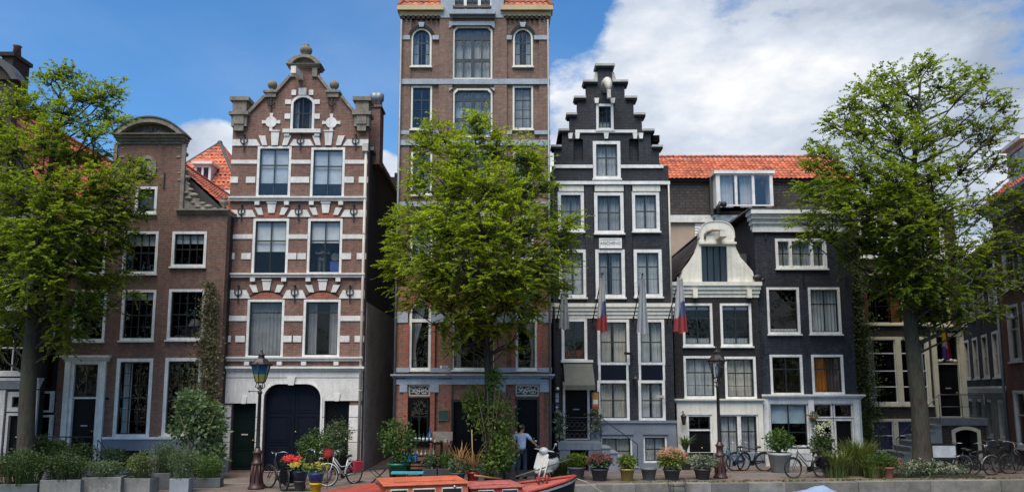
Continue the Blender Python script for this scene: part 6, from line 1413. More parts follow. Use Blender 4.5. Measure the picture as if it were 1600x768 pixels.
def bike(label, px, py, rz, col, steer=0.0, lean=.06, rim=None, group='bicycles parked along the canal', fend=None, bag=None, low=True, D=None):
    g = ground(px, py) if D is None else D
    t = thing('bicycle', label, 'bicycle', g, rz, group); t.rotation_euler = (lean, 0, rz)
    rh, fh, bb, st, ht, hb = Vector((-.53, 0, .34)), Vector((.55, 0, .34)), Vector((-.09, 0, .29)), Vector((-.27, 0, .82)), Vector((.33, 0, .90)), Vector((.37, 0, .70))
    wheel(t, rh, rim=rim)
    S = Matrix.Translation(hb) @ Matrix.Rotation(steer, 4, 'Z') @ Matrix.Translation(-hb)
    wheel(t, S @ fh, rot=steer, rim=rim)
    b = MB(); b.tube([bb, st], .020, 8); b.tube([ht + Vector((.02, 0, -.1)), bb], .022, 8)
    if low: b.tube([ht, (.05, 0, .58), (-.19, 0, .58)], .018, 8)
    else: b.tube([ht, (-.26, 0, .80)], .019, 8)
    b.tube([hb, ht], .019, 8)
    for s in (-.05, .05): b.tube([bb, rh + Vector((0, s, 0))], .010, 6); b.tube([(-.25, 0, .74), rh + Vector((0, s, 0))], .008, 6)
    b.build('frame', col, t)
    b = MB()
    for s in (-.05, .05): b.tube([S @ Vector(p) for p in ((.38, s * .6, .70), (.44, s, .52), (.55, s, .34))], .011, 6)
    b.build('fork', col, t)
    b = MB(); b.tube([S @ Vector(p) for p in ((.33, 0, .88), (.30, 0, 1.07))], .013, 6); b.tube([S @ Vector(p) for p in ((.10, -.29, 1.08), (.24, -.24, 1.12), (.32, -.08, 1.08), (.32, .08, 1.08), (.24, .24, 1.12), (.10, .29, 1.08))], .012, 6); b.build('handlebar', CHROME, t)
    b = MB(); b.ball((-.30, 0, .90), .1, 8, sc=(1.35, .85, .45)); b.tube([(-.27, 0, .8), (-.28, 0, .88)], .012, 6); b.build('saddle', SADDLE, t)
    b = MB(); b.torus((rh.x, 0, rh.z), .375, .018, 'y', 24, 5, a0=.0, a1=PI * .92); o = len(b.v); b.torus((fh.x, 0, fh.z), .375, .016, 'y', 24, 5, a0=PI * .28, a1=PI * .95)
    b.xf(S, o); b.build('mudguard', fend or col, t)
    b = MB(); b.tube([(-.28, -.06, .73), (-.85, -.06, .72)], .008, 5); b.tube([(-.28, .06, .73), (-.85, .06, .72)], .008, 5); b.tube([(-.82, -.06, .72), (-.82, .06, .72)], .008, 5); b.tube([(-.55, .06, .72), rh + Vector((0, .06, 0))], .007, 5); b.tube([(-.55, -.06, .72), rh + Vector((0, -.06, 0))], .007, 5); b.build('rack', IRON, t)
    b = MB(); b.prism(ngon(bb.x, bb.z, .10, 18), -.055, -.04); b.prism([(bb.x, bb.z - .06), (bb.x, bb.z + .08), (rh.x, rh.z + .05), (rh.x, rh.z - .05)], -.06, -.052); b.tube([(bb.x, -.07, bb.z), (bb.x + .1, -.07, bb.z - .13), (bb.x + .1, -.15, bb.z - .13)], .012, 6); b.tube([(bb.x, .06, bb.z), (bb.x - .1, .06, bb.z + .13), (bb.x - .1, .15, bb.z + .13)], .012, 6); b.build('chain_case', IRON, t)
    if bag:
        b = MB()
        for s in ((-1, 1) if bag[1] else (-1,)): b.hexa([(-.72, s * .09, .38), (-.40, s * .09, .38), (-.40, s * .20, .40), (-.72, s * .20, .40), (-.74, s * .09, .72), (-.38, s * .09, .72), (-.38, s * .19, .70), (-.74, s * .19, .70)])
        b.build('pannier', bag[0], t)
    return t
BLKB = plain('black_bike_paint', (.012, .012, .013), .35, .25, 6); WHB = plain('white_bike_paint', (.62, .62, .60), .4, .2, 6); GRNB = plain('dark_teal_bike_paint', (.012, .03, .032), .4, .25, 6)
bike('black city bicycle with dark panniers parked before the pale shop front', 1263, 746, PI + .12, BLKB, .15, .05, bag=(BLACKP, 1))
bike('dark teal bicycle leaning on the cream shop front window', 1172, 735, PI - .1, GRNB, .1, -.10, low=False)
bike('small bicycle with light blue frame half hidden behind the clear-glass lamp', 1146, 736, PI + .5, plain('light_blue_bike_paint', (.035, .10, .14), .4, .2, 6), -.3, -.06)
bike('white bicycle with a red pannier by the striped house right side door', 534, 757, PI + .95, WHB, -.85, .04, rim=WHB, fend=WHB, bag=(plain('red_pannier_cloth', (.36, .02, .04), .7, .2, 6), 1))
bike('black bicycle with grey saddle close beside the blue and yellow lamp', 432, 764, PI * .72, BLKB, .3, .05, bag=(BLACKP, 0))
bike('black bicycle standing behind the crate of coral red flowers', 478, 757, PI * .25, BLKB, -.2, -.05)
bike('black bicycle with pale mudguard line parked before the stoop arch at the right', 1527, 742, .05, BLKB, .1, .06, fend=CHROME, low=False)
bike('black bicycle deepest in the dark group at the right edge', 1576, 737, .35, BLKB, .2, .05); bike('black bicycle cut off by the right edge of the view', 1603, 740, PI - .2, BLKB, .1, -.05, bag=(BLACKP, 1)); bike('black bicycle between the pale-mudguard one and the right edge group', 1556, 733, PI + .3, BLKB, -.1, .04, low=False)
# black flower crate with coral begonias
g = ground(457, 766); t = thing('flower_crate', 'black crate with coral red flowers between the parked black bicycles', 'crate', g); b = MB()
for x0, x1, y0, y1 in ((-.32, .32, -.24, -.21), (-.32, .32, .21, .24), (-.32, -.29, -.21, .21), (.29, .32, -.21, .21)): b.box(x0, x1, y0, y1, .25, .80)
b.box(-.29, .29, -.209, .209, .25, .70); b.build('box', BLACKP, t, .01); b = MB()
for sx in (-.27, .27): b.torus((sx, 0, .13), .11, .02, 'y', 18, 5)
build_split(b, 'castor', RUBBER, t); quads('leaves', leaf_ball((0, 0, .86), (.36, .26, .16), 260, .09), G_DARK, t)
[quads('flower_head', leaf_ball((RNG.uniform(-.28, .28), RNG.uniform(-.26, .05), .90 + RNG.uniform(0, .12)), (.075, .075, .06), 40, .065, shell=.8), P_RED, t) for _ in range(13)]
# cargo bike
g = ground(1492, 741); t = thing('cargo_bicycle', 'black cargo bicycle with a pale advertising box before the high stoop', 'cargo bike', g, PI); b = MB()
wheel(t, Vector((-.62, 0, .34))); wheel(t, Vector((.9, 0, .26)), R=.25)
b.tube([(-.62, .05, .34), (-.2, 0, .3), (.75, 0, .22), (.9, .05, .26)], .02, 8); b.tube([(-.2, 0, .3), (-.36, 0, .85)], .016, 8); b.tube([(-.2, 0, .32), (.02, 0, .95)], .018, 8); b.tube([(-.36, 0, .7), (-.62, .05, .34)], .01, 6); b.build('frame', BLKB, t)
b = MB(); b.tube([(.02, 0, .92), (-.02, 0, 1.12)], .014, 6); b.tube([(-.18, -.28, 1.14), (-.02, -.1, 1.13), (-.02, .1, 1.13), (-.18, .28, 1.14)], .012, 6); b.build('handlebar', CHROME, t)
b = MB(); b.ball((-.4, 0, .92), .1, 8, sc=(1.3, .85, .45)); b.build('saddle', SADDLE, t); b = MB(); b.box(.06, .94, -.28, .28, .52, .56); b.box(.05, .95, -.30, -.28, .56, 1.10); b.box(.05, .95, .28, .30, .56, 1.10); b.box(.05, .07, -.279, .279, .56, 1.10); b.box(.93, .95, -.279, .279, .56, 1.10); b.box(.3, .34, -.03, .03, .2, .52); b.box(.7, .74, -.03, .03, .2, .52); bo = b.build('cargo_box', IRON, t)
b = MB(); b.box(.09, .91, .301, .308, .64, 1.05); b.box(.09, .91, -.308, -.301, .64, 1.05); build_split(b, 'pale_panel', plain('pale_panel', (.45, .47, .48), .5, .25, 5), bo)
# ================================================================== white scooter
g = ground(851, 749); t = thing('motor_scooter', 'white motor scooter with black seat parked on the quay beside the man', 'scooter', g, PI * 1.20); t.rotation_euler = (-.12, 0, PI * 1.36)
SW = plain('scooter_white', (.68, .67, .62), .3, .1, 3)
for x in (-.62, .62): tb = MB(); tb.torus((x, 0, .235), .18, .055, 'y', 26, 8); w = tb.build('wheel', RUBBER, t); b = MB(); b.lathe([(.02, -.05), (.13, -.04), (.13, .04), (.02, .05)], (0, 0, 0), 16); b.xf(Matrix.Translation((x, 0, .235)) @ Matrix.Rotation(PI / 2, 4, 'X')); b.build('rim', CHROME, w)
b = MB(); prof = [(.50, .30), (.60, .42), (.52, .62), (.40, .92), (.34, .93), (.42, .60), (.40, .36)]; n_ = len(prof)
for wd, y0, y1 in ((1, -.21, .21),): b.prism(prof, y0, y1)
so = b.build('leg_shield', SW, t, .05)
b = MB(); b.ball((.62, 0, .36), .2, 10, sc=(1.2, .45, .75)); b.build('front_mudguard', SW, t, 0)
b = MB(); b.box(-.25, .42, -.17, .17, .27, .33); b.build('floorboard', SW, t, .02)
b = MB(); b.ball((-.50, 0, .52), .36, 12, sc=(1.25, .62, .78)); b.ball((-.2, 0, .50), .22, 10, sc=(.8, .8, 1.1)); b.build('rear_body', SW, t)
b = MB(); b.ball((-.40, 0, .80), .28, 10, sc=(1.35, .58, .34)); b.build('seat', BLACKP, t)
b = MB(); b.ball((.34, 0, 1.0), .15, 10, sc=(1.2, 1.05, .85)); b.tube([(.3, -.36, 1.02), (.34, -.1, 1.03), (.34, .1, 1.03), (.3, .36, 1.02)], .02, 8); b.build('headset', SW, t)
b = MB(); b.ball((.50, 0, 1.0), .085, 10, sc=(.5, 1, 1)); b.build('headlight', GLASS, t)
for s in (-1, 1): b = MB(); b.tube([(.32, s * .28, 1.03), (.28, s * .36, 1.22)], .008, 5); b.ball((.28, s * .37, 1.26), .06, 8, sc=(.3, 1, .8)); b.build('mirror', CHROME, t); b = MB(); b.tube([(.3, s * .27, 1.021), (.29, s * .39, 1.02)], .026, 8); b.build('grip', BLACKP, t)
b = MB(); b.box(-.88, -.80, -.1, .1, .52, .62); b.build('tail_light', plain('tail_red', (.3, .01, .01), .3), t); b = MB(); b.tube([(-.7, .08, .86), (-1.0, .1, .84), (-1.0, -.1, .84), (-.7, -.08, .86)], .012, 6); b.tube([(.05, .16, .28), (-.05, .22, .03)], .014, 6); b.build('rack', CHROME, t)
# ================================================================== people
def skin_mesh(name, J, E, mat, parent, root=0, sub=2, extra=None):
    """one continuous surface grown around a joint graph"""
    names = list(J); me = bpy.data.meshes.new(name); me.from_pydata([J[k][:3] for k in names], [(names.index(a), names.index(b)) for a, b in E], [])
    o = bpy.data.objects.new(name, me); COL.objects.link(o); md = o.modifiers.new('skin', 'SKIN'); md.use_smooth_shade = True; md.branch_smoothing = .3
    for i, k in enumerate(names):
        r = J[k][3]; sv = me.skin_vertices[0].data[i]; sv.radius = (r, r) if not isinstance(r, tuple) else r; sv.use_root = (i == root)
    sb = o.modifiers.new('sub', 'SUBSURF'); sb.levels = sub; sb.render_levels = sub
    dg = bpy.context.evaluated_depsgraph_get(); dg.update(); nm = bpy.data.meshes.new_from_object(o.evaluated_get(dg)); bpy.data.objects.remove(o)
    for p in nm.polygons: p.use_smooth = True
    nm.materials.clear(); nm.materials.append(mat); o2 = bpy.data.objects.new(name, nm); COL.objects.link(o2); o2.parent = parent; return o2
SKIN = plain('skin', (.50, .29, .21), .55, .1, 4)
def hand(J, E, wrist, tip, pre, side):
    w, tp = Vector(wrist), Vector(tip); d = (tp - w).normalized(); ac = d.cross(Vector((0, 0, 1))); ac = ac.normalized() if ac.length > .1 else Vector((1, 0, 0)); up = ac.cross(d)
    J[pre + 'palm'] = (*(w + d * .075), .034)
    E.append((pre + 'wrist', pre + 'palm'))
    for k, (off, ln) in enumerate(((-.032, .075), (-.011, .088), (.011, .083), (.032, .066))):
        a = w + d * .105 + ac * off; J[pre + 'f%da' % k] = (*a, .0105); J[pre + 'f%db' % k] = (*(a + d * ln * .55 - up * .012), .0095); J[pre + 'f%dc' % k] = (*(a + d * ln * .9 - up * .035), .008)
        E += [(pre + 'palm', pre + 'f%da' % k), (pre + 'f%da' % k, pre + 'f%db' % k), (pre + 'f%db' % k, pre + 'f%dc' % k)]
    a = w + d * .05 + ac * side * .035; J[pre + 'ta'] = (*a, .013); J[pre + 'tb'] = (*(a + d * .045 + ac * side * .02 - up * .015), .010); E += [(pre + 'palm', pre + 'ta'), (pre + 'ta', pre + 'tb')]
def person(label, loc, rz, H, pose, shirt, trousers, hair, seat=False, hairmode='short'):
    """faces local -y; pose: elbows, wrists, fingertips, knees, ankles in metres for a 1.80 m body"""
    t = thing('person', label, 'person', loc, rz); t.scale = (H / 1.8,) * 3; p = pose
    hd = p.get('head', (0, -.02, 0))
    J = {'pelvis': (0, 0, .98, (.150, .115)), 'waist': (0, 0, 1.12, (.135, .10)), 'chest': (0, -.01, 1.32, (.165, .115)), 'upper': (0, 0, 1.45, (.13, .085)), 'neck': (0, hd[1] * .3, 1.535, .056),
         'jaw': (hd[0], hd[1] - .02, 1.60, (.062, .075)), 'face': (hd[0], hd[1], 1.68, (.076, .092)), 'crown': (hd[0], hd[1] + .01, 1.755, (.062, .076))}
    E = [('pelvis', 'waist'), ('waist', 'chest'), ('chest', 'upper'), ('upper', 'neck'), ('neck', 'jaw'), ('jaw', 'face'), ('face', 'crown')]
    for sx, n in ((-1, 'l'), (1, 'r')):
        J[n + 'sh'] = (sx * .195, 0, 1.45, .062); J[n + 'el'] = (*p[n + 'el'], .043); J[n + 'wrist'] = (*p[n + 'wr'], .029)
        E += [('upper', n + 'sh'), (n + 'sh', n + 'el'), (n + 'el', n + 'wrist')]; hand(J, E, p[n + 'wr'], p[n + 'tip'], n, -sx)
        J[n + 'hip'] = (sx * .09, 0, .91, .092); J[n + 'kn'] = (*p[n + 'kn'], .060); J[n + 'an'] = (*p[n + 'an'], .040); f = Vector(p[n + 'an']) + Vector((0, -.13, -.045)); J[n + 'toe'] = (*f, .032)
        E += [('pelvis', n + 'hip'), (n + 'hip', n + 'kn'), (n + 'kn', n + 'an'), (n + 'an', n + 'toe')]
    J['nose'] = (hd[0], hd[1] - .105, 1.665, .012); E.append(('face', 'nose'))
    for sx in (-1, 1): J['ear%d' % sx] = (hd[0] + sx * .083, hd[1] + .012, 1.67, .016); E.append(('face', 'ear%d' % sx))
    body = skin_mesh('body', J, E, SKIN, t)
    b = MB()
    for sx in (-1, 1): b.ball((hd[0] + sx * .032, hd[1] - .088, 1.69), .011, 6)
    b.build('eyes', SADDLE, body); b = MB(); b.ball((hd[0], hd[1] - .09, 1.622), .02, 6, sc=(1.2, .4, .35)); b.build('mouth', plain('lips', (.30, .11, .09), .5), body)
    g = 1.16
    JS = {k: (*J[k][:3], tuple(q * g for q in J[k][3])) for k in ('pelvis', 'waist', 'chest', 'upper')}; JS['pelvis'] = (0, 0, .93, (.165, .13)); JS['collar'] = (0, .0, 1.505, (.085, .078)); ES = [('pelvis', 'waist'), ('waist', 'chest'), ('chest', 'upper'), ('upper', 'collar')]
    for sx, n in ((-1, 'l'), (1, 'r')):
        sh = Vector(J[n + 'sh'][:3]); el = Vector(J[n + 'el'][:3]); JS[n + 'sh'] = (*sh, .078); JS[n + 'sl'] = (*sh.lerp(el, .72), .066); ES += [('upper', n + 'sh'), (n + 'sh', n + 'sl')]
    skin_mesh('shirt', JS, ES, shirt, t)
    JT = {'pelvis': (0, 0, .97, (.158, .122))}; ET = []
    for n in 'lr':
        JT[n + 'hip'] = (*J[n + 'hip'][:3], .108); JT[n + 'kn'] = (*J[n + 'kn'][:3], .075); a = Vector(J[n + 'an'][:3]); JT[n + 'an'] = (a.x, a.y, a.z + .02, .058); ET += [('pelvis', n + 'hip'), (n + 'hip', n + 'kn'), (n + 'kn', n + 'an')]
        b = MB(); b.ball((a.x, a.y - .07, a.z - .045), .06, 10, sc=(.85, 2.1, .8)); b.build('shoe', BLACKP, t)
    skin_mesh('trousers', JT, ET, trousers, t)
    if hair:
        b = MB(); b.ball((hd[0], hd[1] + .018, 1.715), .1, 12, sc=(.93, 1.08, .92)); o = len(b.v)
        b.v = [(x, max(y, hd[1] - .055) if z < 1.745 else y, max(z, 1.635)) for x, y, z in b.v]; b.build('hair', hair, t)
    return t
mloc = at(815, 700, 26.0); mloc.z = 0
man = person('man in light blue T-shirt and dark jeans, seen from behind, reaching to the scooter', mloc, PI - .35, 1.84,
       dict(lel=(-.36, -.16, 1.20), lwr=(-.42, -.38, 1.06), ltip=(-.44, -.56, 1.02), rel=(.27, .02, 1.17), rwr=(.27, -.06, .92), rtip=(.27, -.08, .74), lkn=(-.10, -.07, .50), lan=(-.11, .00, .09), rkn=(.10, .02, .50), ran=(.12, .12, .09), head=(-.02, -.02, 0)),
       plain('light_blue_cotton', (.46, .58, .78), .9, .15, 6), plain('dark_jeans', (.030, .042, .075), .9, .3, 8), plain('brown_hair', (.06, .04, .028), .8, .3, 12))
hb_ = man.matrix_basis @ Vector((.27, -.08, .74)) 
bpy.context.view_layer.update(); hb_ = man.matrix_world @ Vector((.27, -.07, .78))
t = thing('shopping_bag', 'teal shopping bag hanging from the left hand of the man in light blue', 'bag', hb_); b = MB(); b.hexa([(-.13, -.05, -.42), (.13, -.05, -.42), (.13, .05, -.42), (-.13, .05, -.42), (-.17, -.07, -.10), (.17, -.07, -.10), (.17, .07, -.10), (-.17, .07, -.10)]); b.build('bag_body', plain('teal_bag', (.07, .26, .30), .6, .2, 6), t, .02); b = MB(); b.tube([(-.1, 0, -.11), (-.02, 0, .02), (.02, 0, .02), (.1, 0, -.11)], .008, 5); b.build('handle', IRON, t)
# man behind the window of the striped house, on the floor of that storey
x0, x1, z0, z1 = W_MAN; fz = HOUSE2.z(440) + .142
wm = person('man in black T-shirt standing inside a window of the striped brick house', (HOUSE2.o.x + x0 + (x1 - x0) * .33, D2 + .55, fz), .1, 1.60,
       dict(lel=(-.30, .0, 1.17), lwr=(-.12, -.22, 1.16), ltip=(.04, -.26, 1.17), rel=(.30, .0, 1.17), rwr=(.13, -.24, 1.20), rtip=(-.02, -.30, 1.24), lkn=(-.1, -.02, .5), lan=(-.11, .03, .09), rkn=(.1, -.02, .5), ran=(.11, .03, .09), head=(.01, -.02, 0)),
       plain('black_cotton', (.02, .022, .024), .9, .2, 6), plain('grey_trousers', (.08, .09, .10), .9, .2, 6), plain('grey_hair', (.22, .20, .18), .8, .3, 12))
t = thing('chair_back', 'round pale wicker chair back with blue seat cover behind the striped house window', 'chair', (HOUSE2.o.x + x0 + (x1 - x0) * .70, D2 + .6, fz)); b = MB(); b.lathe([(.02, -.02), (.15, -.02), (.165, 0), (.15, .02), (.02, .02)], (0, 0, 0), 20); b.xf(Matrix.Translation((0, 0, .93)) @ Matrix.Rotation(PI / 2, 4, 'X')); b.build('backrest', plain('wicker', (.42, .36, .24), .8, .3, 14), t); b = MB(); b.box(-.16, .16, -.1, .3, .35, .74); b.build('seat', plain('blue_cover', (.05, .09, .36), .8, .2, 6), t)
for sx in (-.13, .13): MB().box(sx - .02, sx + .02, -.05, -.01, 0, .349).build('leg', SADDLE, t)
# window lamp of the brick house
xl_, zl_ = HH1.loc(290, 528); fz = HH1.z(545) + .142; lx = HH1.o.x + HH1.x(290, 500)
t = thing('table_lamp', 'white-shaded table lamp on a chest inside a window of the brown brick house', 'lamp', (lx, D1 + .8, fz + .75)); zz = HH1.z(506) - fz - .75; b = MB(); b.lathe([(.12, 0), (.05, .04), (.03, zz * .5), (.05, zz * .7), (.015, zz)], (0, 0, 0), 12); b.build('base', SADDLE, t); b = MB(); b.lathe([(.24, zz - .04), (.11, zz + .26)], (0, 0, 0), 18); b.build('lamp_shade', fabric('lamp_shade', (.75, .72, .66), .3), t)
t = thing('chest', 'dark wooden chest under the white-shaded lamp inside the brown brick house', 'chest', (lx, D1 + .85, fz)); MB().box(-.45, .45, -.2, .2, 0, .73).build('body', SADDLE, t); MB().box(-.48, .48, -.23, .23, .731, .748).build('top', SADDLE, t)
# ================================================================== red boat
BRED = plain('red_boat_paint', (.42, .060, .038), .65, .5, 1.6, fine=.35); BORG = plain('orange_red_cabin_paint', (.62, .150, .068), .55, .35, 1.7, fine=.25); BPINK = plain('faded_red_roof_paint', (.46, .125, .10), .7, .45, 1.6, fine=.3); BHULL = plain('black_hull_paint', (.010, .010, .012), .5, .3, 2)
bw = at(900, 745, 22.75); ang = math.radians(16.5); t = thing('canal_boat', 'red canal boat with orange wheelhouse and black hull moored at the quay', 'boat', (bw.x, bw.y, -1.45), ang + PI)
zb = bw.z + 1.45
def sheer(s): return zb - .62 * min(1, s / 4.5) ** .8
def half(s): return 1.28 * (1 - (1 - min(s / 4.2, 1)) ** 2) ** .75 if s < 8 else 1.28 * (1 - ((s - 8) / 3.0) ** 2 * .5)
SS = [0.02, .25, .6, 1.1, 1.8, 2.7, 3.8, 5, 6.5, 8, 9.5, 11]
def strip(lo, hi, name, mat, off=0.0, parent=t):
    b = MB(); vs = []
    for s in SS:
        for sg in (-1, 1):
            for u in (lo, hi): z = -.5 + (sheer(s) + .5) * u; w = half(s) * (.62 + .38 * min(1, max(u, 0)) ** .6) + off; vs.append((s * .98 + .35 * (1 - u) * max(0, 1 - s / 3), sg * w, z))
    for i in range(len(SS) - 1):
        a = i * 4; b.f += [(a, a + 4, a + 5, a + 1), (a + 2, a + 3, a + 7, a + 6)]
    b.v = vs; b.f.append((len(vs) - 4, len(vs) - 3, len(vs) - 1, len(vs) - 2)); b.f.append((0, 1, 3, 2)); b.sm = [True] * len(b.f); b.mi = [0] * len(b.f); return b.build(name, mat, parent)
strip(-.1, .968, 'hull', BHULL); strip(.968, 1.0, 'rubbing_strake', plain('white_strake', (.55, .5, .48), .5, .3, 3), .03)
b = MB(); vs = []
for s in SS: vs += [(s, -half(s) - .03, sheer(s) + .01), (s, half(s) + .03, sheer(s) + .01)]
b.add(vs, [(2 * i, 2 * i + 2, 2 * i + 3, 2 * i + 1) for i in range(len(SS) - 1)]); vs = [(x, y * .97, z - .05) for x, y, z in vs]; b.add(vs, [(2 * i, 2 * i + 1, 2 * i + 3, 2 * i + 2) for i in range(len(SS) - 1)]); b.build('deck', BPINK, t)
for sg in (-1, 1):
    b = MB(); b.tube([(s, sg * (half(s) + .0), sheer(s) + .05) for s in SS], .045, 8); b.build('gunwale', BRED, t)
zc0 = .50 + 1.45; zc1 = .33 + 1.45
def cabin(name, s0, s1, w, z0, z1, mat, roofm, wins, taper=.1, ov=.07):
    b = MB(); b.hexa([(s0, -w, z0), (s1, -w, z0), (s1, w, z0), (s0, w, z0), (s0 + taper, -w * .92, z1), (s1 - taper * .5, -w * .92, z1), (s1 - taper * .5, w * .92, z1), (s0 + taper, w * .92, z1)]); c = b.build(name, mat, t)
    b = MB(); b.hexa([(s0 + taper - ov, -w * .92 - ov, z1 + .003), (s1 - taper * .5 + ov, -w * .92 - ov, z1 + .003), (s1 - taper * .5 + ov, w * .92 + ov, z1 + .003), (s0 + taper - ov, w * .92 + ov, z1 + .003), (s0 + taper - ov, -w * .9 - ov, z1 + .05), (s1 - taper * .5 + ov, -w * .9 - ov, z1 + .05), (s1 - taper * .5 + ov, w * .9 + ov, z1 + .05), (s0 + taper - ov, w * .9 + ov, z1 + .05)])
    b.prism([(s0 + .3, z1 + .049), (s1 - .3, z1 + .049), (s1 - .35, z1 + .085), (s0 + .35, z1 + .085)], -w * .5, w * .5); b.build('roof', roofm, c, .015)
    for sg in (-1, 1):
        for a, q in wins:
            zz0, zz1 = z0 + (z1 - z0) * .45, z0 + (z1 - z0) * .85; y0 = sg * w * (1 - .08 * .45) + sg * .006; y1 = sg * w * (1 - .08 * .85) + sg * .006
            f = MB(); f.add([(a, y0, zz0), (q, y0, zz0), (q, y1, zz1), (a, y1, zz1)], [(0, 1, 2, 3)]); f.build('window', plain('dark_boat_glass', (.015, .02, .022), .08, .1, 3), c)
            f = MB(); f.tube([(a, y0, zz0), (q, y0, zz0), (q, y1, zz1), (a, y1, zz1), (a, y0, zz0)], .022, 6); f.build('window_rim', CREAM, c)
    return c
cabin('wheelhouse', 3.45, 5.85, .88, sheer(4.6), zc0 - .05, BORG, BORG, [(3.7, 4.25), (4.45, 5.05), (5.2, 5.65)]); cabin('cabin', 1.85, 3.44, .74, sheer(2.6) - .05, zc1 - .05, BRED, BPINK, [(2.05, 2.5), (2.75, 3.2)], .06)
b = MB(); b.hexa([(5.9, -.95, sheer(6)), (9.2, -.95, sheer(6)), (9.2, .95, sheer(6)), (5.9, .95, sheer(6)), (5.9, -.9, zc0 - .14), (9.2, -.9, sheer(6) + .12), (9.2, .9, sheer(6) + .12), (5.9, .9, zc0 - .14)]); b.build('aft_coaming', BRED, t)
b = MB(); 
for x in (.9, 1.15): b.tube([(x, -.08, sheer(1) + .02), (x, -.08, sheer(1) + .28)], .03, 8)
b.tube([(.8, -.08, sheer(1) + .2), (1.25, -.08, sheer(1) + .2)], .022, 8); b.build('bollard', BRED, t)
b = MB(); b.ball((3.9, .8, zc0 - .12), .07, 8); b.build('lamp', CHROME, t)
b = MB(); b.tube([(2.2, -.5, zc1 + .05), (3.1, -.2, zc1 + .22)], .03, 6); b.build('skylight_prop', plain('varnished_wood', (.32, .15, .06), .45, .25, 5), t)
w = thing('boat_hook', 'long dark green boat pole slanting over the red boat bow', 'pole', at(806, 744, 22.6)); o_ = Vector(w.location); b = MB(); b.tube([(0, 0, 0), at(893, 716, 23.2) - o_], .022, 8); b.build('shaft', plain('dark_green_pole', (.07, .10, .07), .5, .2, 5), w); b = MB(); e = at(893, 716, 23.2) - o_; b.tube([e, e + Vector((.12, .02, .05)), e + Vector((.14, .02, -.05))], .015, 6); b.build('hook', IRON, w)
w = thing('mooring_rope', 'pale rope running from the boat bow down along the quay', 'rope', bw); b = MB(); e = at(956, 775, 22.9) - bw; b.tube([Vector((-.1, 0, .0)), e * .3 + Vector((0, 0, .03)), e * .65 + Vector((0, 0, -.02)), e], .016, 6); b.build('rope_line', plain('rope', (.40, .36, .28), .9, .3, 12), w)
for px, lb in ((843, 'pale wooden pole standing on the foredeck, left of a leaning pair'), (851, 'pale wooden pole leaning on the foredeck, right of a leaning pair')):
    p = at(px - 3, 752, 22.6); w = thing('pole', lb, 'pole', p, 0, 'pale poles on the foredeck'); b = MB(); b.tube([(0, 0, 0), at(px + 6, 716, 22.9) - p], .024, 7); b.build('shaft', plain('pale_pole', (.5, .44, .33), .7, .25, 6), w); b = MB(); b.ball((0, 0, 0), .035, 6); b.build('foot', IRON, w)
# ================================================================== boat under a blue tarpaulin
c = Vector((7.65, 23.35, -1.45)); t = thing('covered_boat', 'small open boat under a pale blue tarpaulin below the quay edge', 'boat', c, math.radians(5)); b = MB(); n = 15; vs = []
for i in range(n):
    s = -2.75 + 5.5 * i / (n - 1); w = .88 * (1 - abs(s / 2.9) ** 2.6); vs += [(s, -w * .6, .0 - .1), (s, -w, 1.0 + .08 * abs(s / 2.7) ** 2), (s, w, 1.0 + .08 * abs(s / 2.7) ** 2), (s, w * .6, -.1)]
b.add(vs, [(4 * i + k, 4 * i + 4 + k, 4 * i + 5 + k, 4 * i + 1 + k) for i in range(n - 1) for k in (0, 2)] + [(0, 1, 2, 3), (4 * n - 4, 4 * n - 1, 4 * n - 2, 4 * n - 3)], True); b.build('hull', plain('dull_hull', (.12, .13, .14), .5, .3, 2), t)
b = MB(); vs = []; NI, NJ = 60, 15
for i in range(NI):
    s = -2.8 + 5.6 * i / (NI - 1); w = .90 * (1 - abs(s / 3.0) ** 2.6) + .02
    rid = .30 * math.exp(-((s - 1.9) / .7) ** 2) + .15 * (1 - (s / 2.9) ** 2) + .06
    for j in range(NJ):
        q = -1 + 2 * j / (NJ - 1); z = 1.03 + .08 * abs(s / 2.7) ** 2 + rid * (1 - abs(q) ** 1.4) - (.16 if abs(q) > .99 else 0) + .03 * math.sin(s * 7 + q * 2.2) * (1 - abs(q)) + .015 * math.sin(s * 19 + q * 7)
        vs.append((s, w * q * 1.03, z))
b.add(vs, [(i * NJ + j, (i + 1) * NJ + j, (i + 1) * NJ + j + 1, i * NJ + j + 1) for i in range(NI - 1) for j in range(NJ - 1)], True); b.build('tarpaulin', plain('blue_tarpaulin', (.24, .32, .46), .5, .25, 2.5), t)
# iron mooring rail on the quay wall
g = at(1062, 762, 23.9); t = thing('mooring_ladder', 'small dark iron ladder frame hooked over the quay edge', 'ladder', (g.x, quay_y(g.x) - .08, 0)); b = MB()
for sx in (-.28, .22): b.tube([(sx, -.1, -1.3), (sx, -.1, .2 if sx > 0 else .02), (sx, .25, .2 if sx > 0 else .04)], .025, 6)
b.build('rail', IRON, t); b = MB()
for z in (-.9, -.6, -.3, 0): b.tube([(-.28, -.1, z), (.22, -.1, z)], .018, 6)
b.build('rung', IRON, t)
